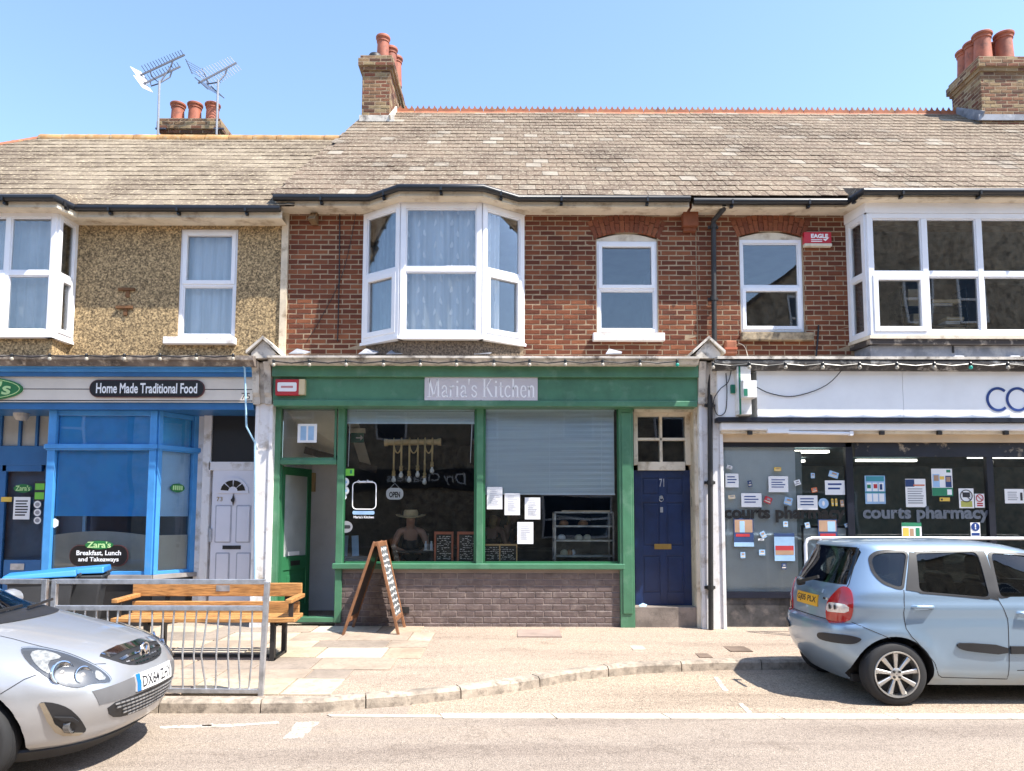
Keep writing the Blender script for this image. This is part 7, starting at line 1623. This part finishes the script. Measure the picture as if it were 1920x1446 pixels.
zr_ = jh(1802, 850).z; J.panel('rubbing_strip', [Vector((x, -.8, z)) for x, z in ((jh(1820, 850).x, zr_ - .035), (2.5, zr_ - .03), (2.5, zr_ + .03), (jh(1820, 850).x, zr_ + .035))], DX['side'], m_trim, carJ, off=.018, th=.02, mirror=True)
J.panel('head_lamp', [Vector((3.7, y, z)) for y, z in ((-.76, .72), (-.45, .66), (-.42, .78), (-.7, .88))], (-.8, .6, 0), m_clearlens, carJ, off=.01, th=.012, sm=1, mirror=True)
J.panel('grille', [Vector((3.8, y, z)) for y, z in ((-.4, .62), (.4, .62), (.36, .74), (-.36, .74))], DX['front'], m_trim, carJ, off=.004)
for wx, wz in whJ:
    for sg in (-1, 1): wheel(carJ, JO + Vector((wx, sg * .735, wz)), .29, .175, sg, .212, 9, m_alloy)
interior(carJ, JO, .95, 1.9, .6)
und = MB(); und.box(JO.x + .35, JO.x + 3.5, JO.y - .55, JO.y + .55, .17, .24); und.build('underbody', m_rubber, carJ)
# ---------- the silver hatchback on the left
CO = Vector((-6.62, -5.15, 0))
tabC = [
 (.14, .2, 3.74, .76, 5, 4.5, .06, .16), (.20, .12, 3.80, .80, 5, 4.5, .06, .17), (.24, .08, 3.885, .83, 5, 4.6, .06, .18), (.34, .03, 3.945, .855, 5, 4.8, .06, .19), (.48, .0, 3.995, .866, 5.5, 5, .06, .19), (.58, .0, 3.99, .868, 5.5, 5, .06, .19), (.66, .01, 3.95, .866, 5.5, 4.8, .06, .2), (.74, .02, 3.88, .86, 5.5, 4.4, .06, .22), (.80, .03, 3.79, .852, 5.5, 4.0, .06, .26), (.86, .04, 3.62, .838, 5.5, 3.8, .06, .30), (.91, .05, 3.42, .82, 5.5, 3.8, .06, .30), (.955, .06, 3.20, .80, 5.5, 4.0, .06, .22), (.99, .07, 2.99, .78, 5.5, 4.2, .06, .14), (1.03, .09, 2.84, .76, 5.5, 4.4, .06, .12), (1.15, .16, 2.58, .715, 5.5, 4.4, .06, .1), (1.30, .26, 2.24, .655, 5.5, 4.4, .06, .1), (1.39, .33, 2.0, .605, 5.5, 4, .06, .1), (1.435, .39, 1.84, .55, 5, 4, .06, .08), (1.465, .5, 1.66, .44, 4.5, 4, .05, .06), (1.482, .75, 1.45, .26, 4, 3, .03, .03), (1.488, 1.0, 1.3, .1, 3, 3, .01, .01)]
zsC = [.14 + (.99 - .14) * i / 44 for i in range(45)] + [1.01 + .4 * i / 14 for i in range(15)] + [1.435, 1.45, 1.465, 1.475, 1.482, 1.488]
whC = [(.66, .305), (3.17, .305)]
K = Car(tabC, CO, zsC, 170, whC, .305)
carC = thing('moving_car', 'silver hatchback on the road, front end entering at the left edge', 'car', (CO.x + 2, CO.y, 0))
def kh(x, y):            # points measured on the 5.436x enlargement of [0,1180]
    h = K.hit(x / 5.436, 1180 + y / 5.436); return h
cut = [solid(tabC, [.5, .6, .7, .8, .9, 1.0, 1.1, 1.2, 1.3, 1.37, 1.41, 1.43], 60, None, inset=.075, clampf=2.78)]
c = MB()
for wx, wz in whC:
    for sg in (-1, 1): c.lathe([(.36, sg*.5), (.36, sg*1.3)], (wx, 0, wz), 'y', 48)
cut.append(c)
sw = [(.75, 1.0), (2.45, .99), (2.05, 1.32), (1.75, 1.38), (1.0, 1.38)]
c = MB(); c.prism(chaikin(sw, 1), 'y', -1.3, 1.3); cut.append(c)
wsC = [(-.70, 1.015), (.70, 1.015), (.585, 1.36), (-.585, 1.36)]
c = MB(); c.prism(wsC, 'x', 1.9, 4.2); cut.append(c)
m_pC = M_paint('silver_paint', (.43,.44,.46))
K.body(carC, [m_pC, m_trim], cut)
K.panel('windscreen', [Vector((3, y, z)) for y, z in wsC], DX['front'], m_carglass, carC, off=-.004, th=.003, res=.1)
K.panel('side_window', [Vector((x, -.7, z)) for x, z in sw], DX['side'], m_carglass, carC, off=-.006, th=.003, res=.1, sm=1, mirror=True)
K.panel('scuttle', [Vector((3, y, z)) for y, z in ((-.70, .975), (.70, .975), (.71, 1.02), (-.71, 1.02))], DX['front'], m_trim, carC, off=.006, th=.01, res=.06)
def kp_(pts): return [p for p in (kh(*q) for q in pts) if p is not None]
fd = Vector((-.8, .6, 0))
hl = kp_(((203, 215), (240, 190), (420, 195), (640, 240), (850, 320), (1000, 395), (1090, 465), (1130, 520), (1110, 545), (930, 555), (820, 600), (700, 590), (560, 545), (400, 440), (270, 330)))
L_ = K.panel('head_lamp', hl, fd, M('lamp_housing', (.10,.10,.105), .25, .3, coat=1), carC, off=.004, th=.01, res=.04, sm=1, mirror=True)
m_refl = M('lamp_reflector', (.34,.34,.345), .3, .0, var=.35, vs=26, bump=.6, bs=30)
for pts in (((300, 240), (420, 215), (560, 250), (640, 300), (470, 330), (520, 470), (420, 420), (330, 330)), ((960, 425), (1010, 430), (1090, 515), (975, 525))):
    K.panel('lamp_reflector', kp_(pts), fd, m_refl, L_, off=.008, th=.006, res=.03, sm=1, mirror=True)
m_bowl = M('lamp_bowl', (.62,.63,.65), .12, 1.0, var=.1, vs=20)
for x, y, rr in ((640, 445, .074), (850, 470, .058)):
    h = kh(x, y)
    for sg in (1, -1):
        c0 = Vector((h.x, h.y * sg, h.z)); n_ = Vector((.86, -.42 * sg, .28)).normalized(); e1 = n_.cross(Vector((0, 0, 1))).normalized(); e2 = e1.cross(n_)
        def disc(prof, mat, nm, N=24):
            mb = MB()
            for r_, d_ in prof:
                for k in range(N): q = 2*math.pi*k/N; mb.v.append(c0 + CO + e1*(r_*math.cos(q)) + e2*(r_*math.sin(q)) + n_*d_)
            for i in range(len(prof) - 1):
                for k in range(N): mb.f.append((i*N+k, i*N+(k+1) % N, (i+1)*N+(k+1) % N, (i+1)*N+k)); mb.m.append(0)
            mb.build(nm, mat, L_, True)
        disc([(rr*1.08, -.005), (rr*1.06, .010), (rr*.97, .011), (rr*.93, .004)], m_chrome, 'lamp_ring')
        disc([(rr*.94, .005), (rr*.7, -.012), (rr*.4, -.022), (.002, -.026)], m_bowl, 'lamp_bowl'); disc([(.02, -.02), (.02, -.002), (.012, .006), (.002, .008)], m_clearlens, 'bulb', 12)
K.panel('lens', hl, fd, M_glass('lamp_lens', (.9,.92,.92), 1, .05), L_, off=.016, th=.004, res=.05, sm=1, mirror=True)
# grille (smile), mirrored about the badge line
gr = [(0.0, .80), (.20, .80), (.40, .775), (.36, .74), (.27, .685), (.15, .66), (0, .655)]
def sym(p): return [(-y, z) for y, z in p[::-1] if y > 0] + p
G = K.panel('grille', [Vector((3.9, y, z)) for y, z in sym(gr)], DX['front'], m_trim, carC, off=.003, th=.006, res=.04, sm=1)
for bar_ in ([(0, .795), (.19, .795), (.375, .773), (.345, .748), (.19, .762), (0, .765)], [(0, .742), (.2, .737), (.3, .725), (.285, .713), (.2, .724), (0, .729)]):
    K.panel('grille_bar', [Vector((3.9, y, z)) for y, z in sym(bar_)], DX['front'], m_chrome, G, off=.014, th=.014, res=.04)
for k in range(11):
    for j in range(2):
        y = -.24 + .048 * k + (.024 if j else 0); z = .70 - .024 * j
        if abs(y) < .26 - .06 * j:
            K.panel('mesh_bar', [Vector((3.9, y + dy, z + dz)) for dy, dz in ((-.018, -.004), (.018, -.004), (.018, .004), (-.018, .004))], DX['front'], m_chrome, G, off=.009, th=.008)
# badge: a ring with a winged stroke
bd = MB(); p = K.bvh.ray_cast(Vector((6, 0, .735)), Vector((-1, 0, 0)))[0] + CO
bd.tube([(p.x + .02, p.y + .062*math.cos(2*math.pi*k/20), p.z + .062*math.sin(2*math.pi*k/20)) for k in range(20)], .008, 6, True)
bd.bar((p.x + .025, p.y - .04, p.z + .03), (p.x + .025, p.y + .03, p.z - .03), .012, .02); bd.bar((p.x + .025, p.y + .035, p.z + .035), (p.x + .025, p.y - .01, p.z - .045), .012, .016); bd.build('badge', m_chrome, G, True)
zc_ = .555
low = [(0, .50), (.58, .545), (.55, .47), (.50, .44), (0, .44)]
K.panel('plate_plinth', [Vector((3.9, y, z)) for y, z in sym([(0, .61), (.30, .60), (.585, .575), (.545, .475), (.25, .485), (0, .485)])], DX['front'], M('grey_plinth', (.13,.13,.135), .55), carC, off=.004, th=.008, res=.05)
pl = K.panel('number_plate', [Vector((3.9, y, z)) for y, z in ((-.26, zc_ - .056), (.26, zc_ - .056), (.26, zc_ + .056), (-.26, zc_ + .056))], DX['front'], m_wplate, carC, off=.018, th=.018, res=.05)
K.panel('plate_band', [Vector((3.9, y, z)) for y, z in ((-.26, zc_ - .055), (-.215, zc_ - .055), (-.215, zc_ + .055), (-.26, zc_ + .055))], DX['front'], m_plblue, pl, off=.0195, th=.004)
o = plate_text(K, 'DX64 ZHY', 3.9, -.20, .245, zc_ - .04, zc_ + .04, -1, pl)
for v in o.data.vertices: v.co.x += .006
lg = [(0, .478), (.25, .478), (.50, .465), (.44, .37), (.30, .335), (0, .325)]
LG = K.panel('lower_grille', [Vector((3.9, y, z)) for y, z in sym(lg)], DX['front'], m_trim, carC, off=.003, th=.006, res=.05, sm=1)
for j in range(5):
    for k in range(22):
        z = .455 - .027 * j; y = -.46 + .043 * k + (.021 if j % 2 else 0)
        if abs(y) < .46 - .045 * j: K.panel('mesh_bar', [Vector((3.9, y + dy, z + dz)) for dy, dz in ((-.017, -.004), (.017, -.004), (.017, .004), (-.017, .004))], DX['front'], m_steel, LG, off=.010, th=.008)
# fog lamp pockets
fog = kp_(((395, 760), (430, 740), (560, 750), (700, 800), (800, 890), (850, 960), (885, 1030), (820, 1070), (620, 1075), (560, 1035), (480, 930)))
FP = K.panel('fog_lamp_pocket', fog, fd, m_trim, carC, off=.004, th=.008, res=.04, sm=1, mirror=True)
K.panel('pocket_trim', kp_(((400, 755), (450, 745), (480, 800), (560, 960), (680, 1050), (840, 1050), (800, 1072), (640, 1078), (560, 1040), (480, 930))), fd, M('champagne_trim', (.36,.31,.24), .3, .7), FP, off=.014, th=.012, res=.03, mirror=True)
p = kh(728, 985)
for sg in (1, -1):
    q = Vector((p.x, p.y * sg, p.z)) + CO; fl_ = MB(); fl_.lathe([(.002, -.002), (.034, .0), (.040, .010), (.045, .008), (.047, -.03)], q, 'x', 18); fl_.build('fog_lamp', M('fog_glass', (.13,.13,.13), .12, .3, coat=1), FP, True)
K.panel('wing_blade', kp_(((555, 885), (740, 890), (800, 930), (790, 960), (730, 925), (650, 925))), fd, m_trim, FP, off=.02, th=.02, res=.04)
K.panel('bumper_lip', [Vector((3.9, y, z)) for y, z in ((-.74, .145), (.74, .145), (.76, .222), (-.76, .222))], DX['front'], m_trim, carC, off=.012, th=.02, res=.06)
K.seam('bonnet_gap', kp_(((0, 68), (120, 95), (300, 145), (430, 178), (640, 225), (850, 305), (960, 358), (1080, 352))), (.0, .5, -.8), m_shut, carC, .006, mirror=True)
K.seam('bumper_gap', kp_(((5, 660), (120, 590), (250, 510), (370, 465))), (0, 1, 0), m_shut, carC, .006, mirror=True)
for wx, wz in whC:
    for sg in (-1, 1): wheel(carC, CO + Vector((wx, sg * .755, wz)), .305, .19, sg, .205, 7, m_alloy)
interior(carC, CO, 1.0, 1.75, .6)
dsh = MB(); dsh.box(CO.x + 2.25, CO.x + 2.72, CO.y - .62, CO.y + .62, .8, .985); dsh.build('dashboard', m_trim, carC, bevel=.03)
wr_ = MB(); wr_.bar(CO + Vector((2.93, -.45, 1.035)), CO + Vector((2.88, .15, 1.05)), .015, .02); wr_.bar(CO + Vector((2.93, .15, 1.035)), CO + Vector((2.84, .6, 1.05)), .015, .02); wr_.build('wiper', m_trim, carC)
for sg in (-1, 1):
    mr = MB(); q = CO + Vector((2.28, sg * .93, 1.02)); mr.lathe([(.03, -.09), (.075, -.06), (.085, 0), (.07, .06), (.02, .09)], q, 'y', 14); mr.bar(q, q - Vector((0, sg * .2, .03)), .03, .05); mr.build('door_mirror', m_pC, carC, True)
und = MB(); und.box(CO.x + .35, CO.x + 3.6, CO.y - .55, CO.y + .55, .16, .24); und.build('underbody', m_rubber, carC)
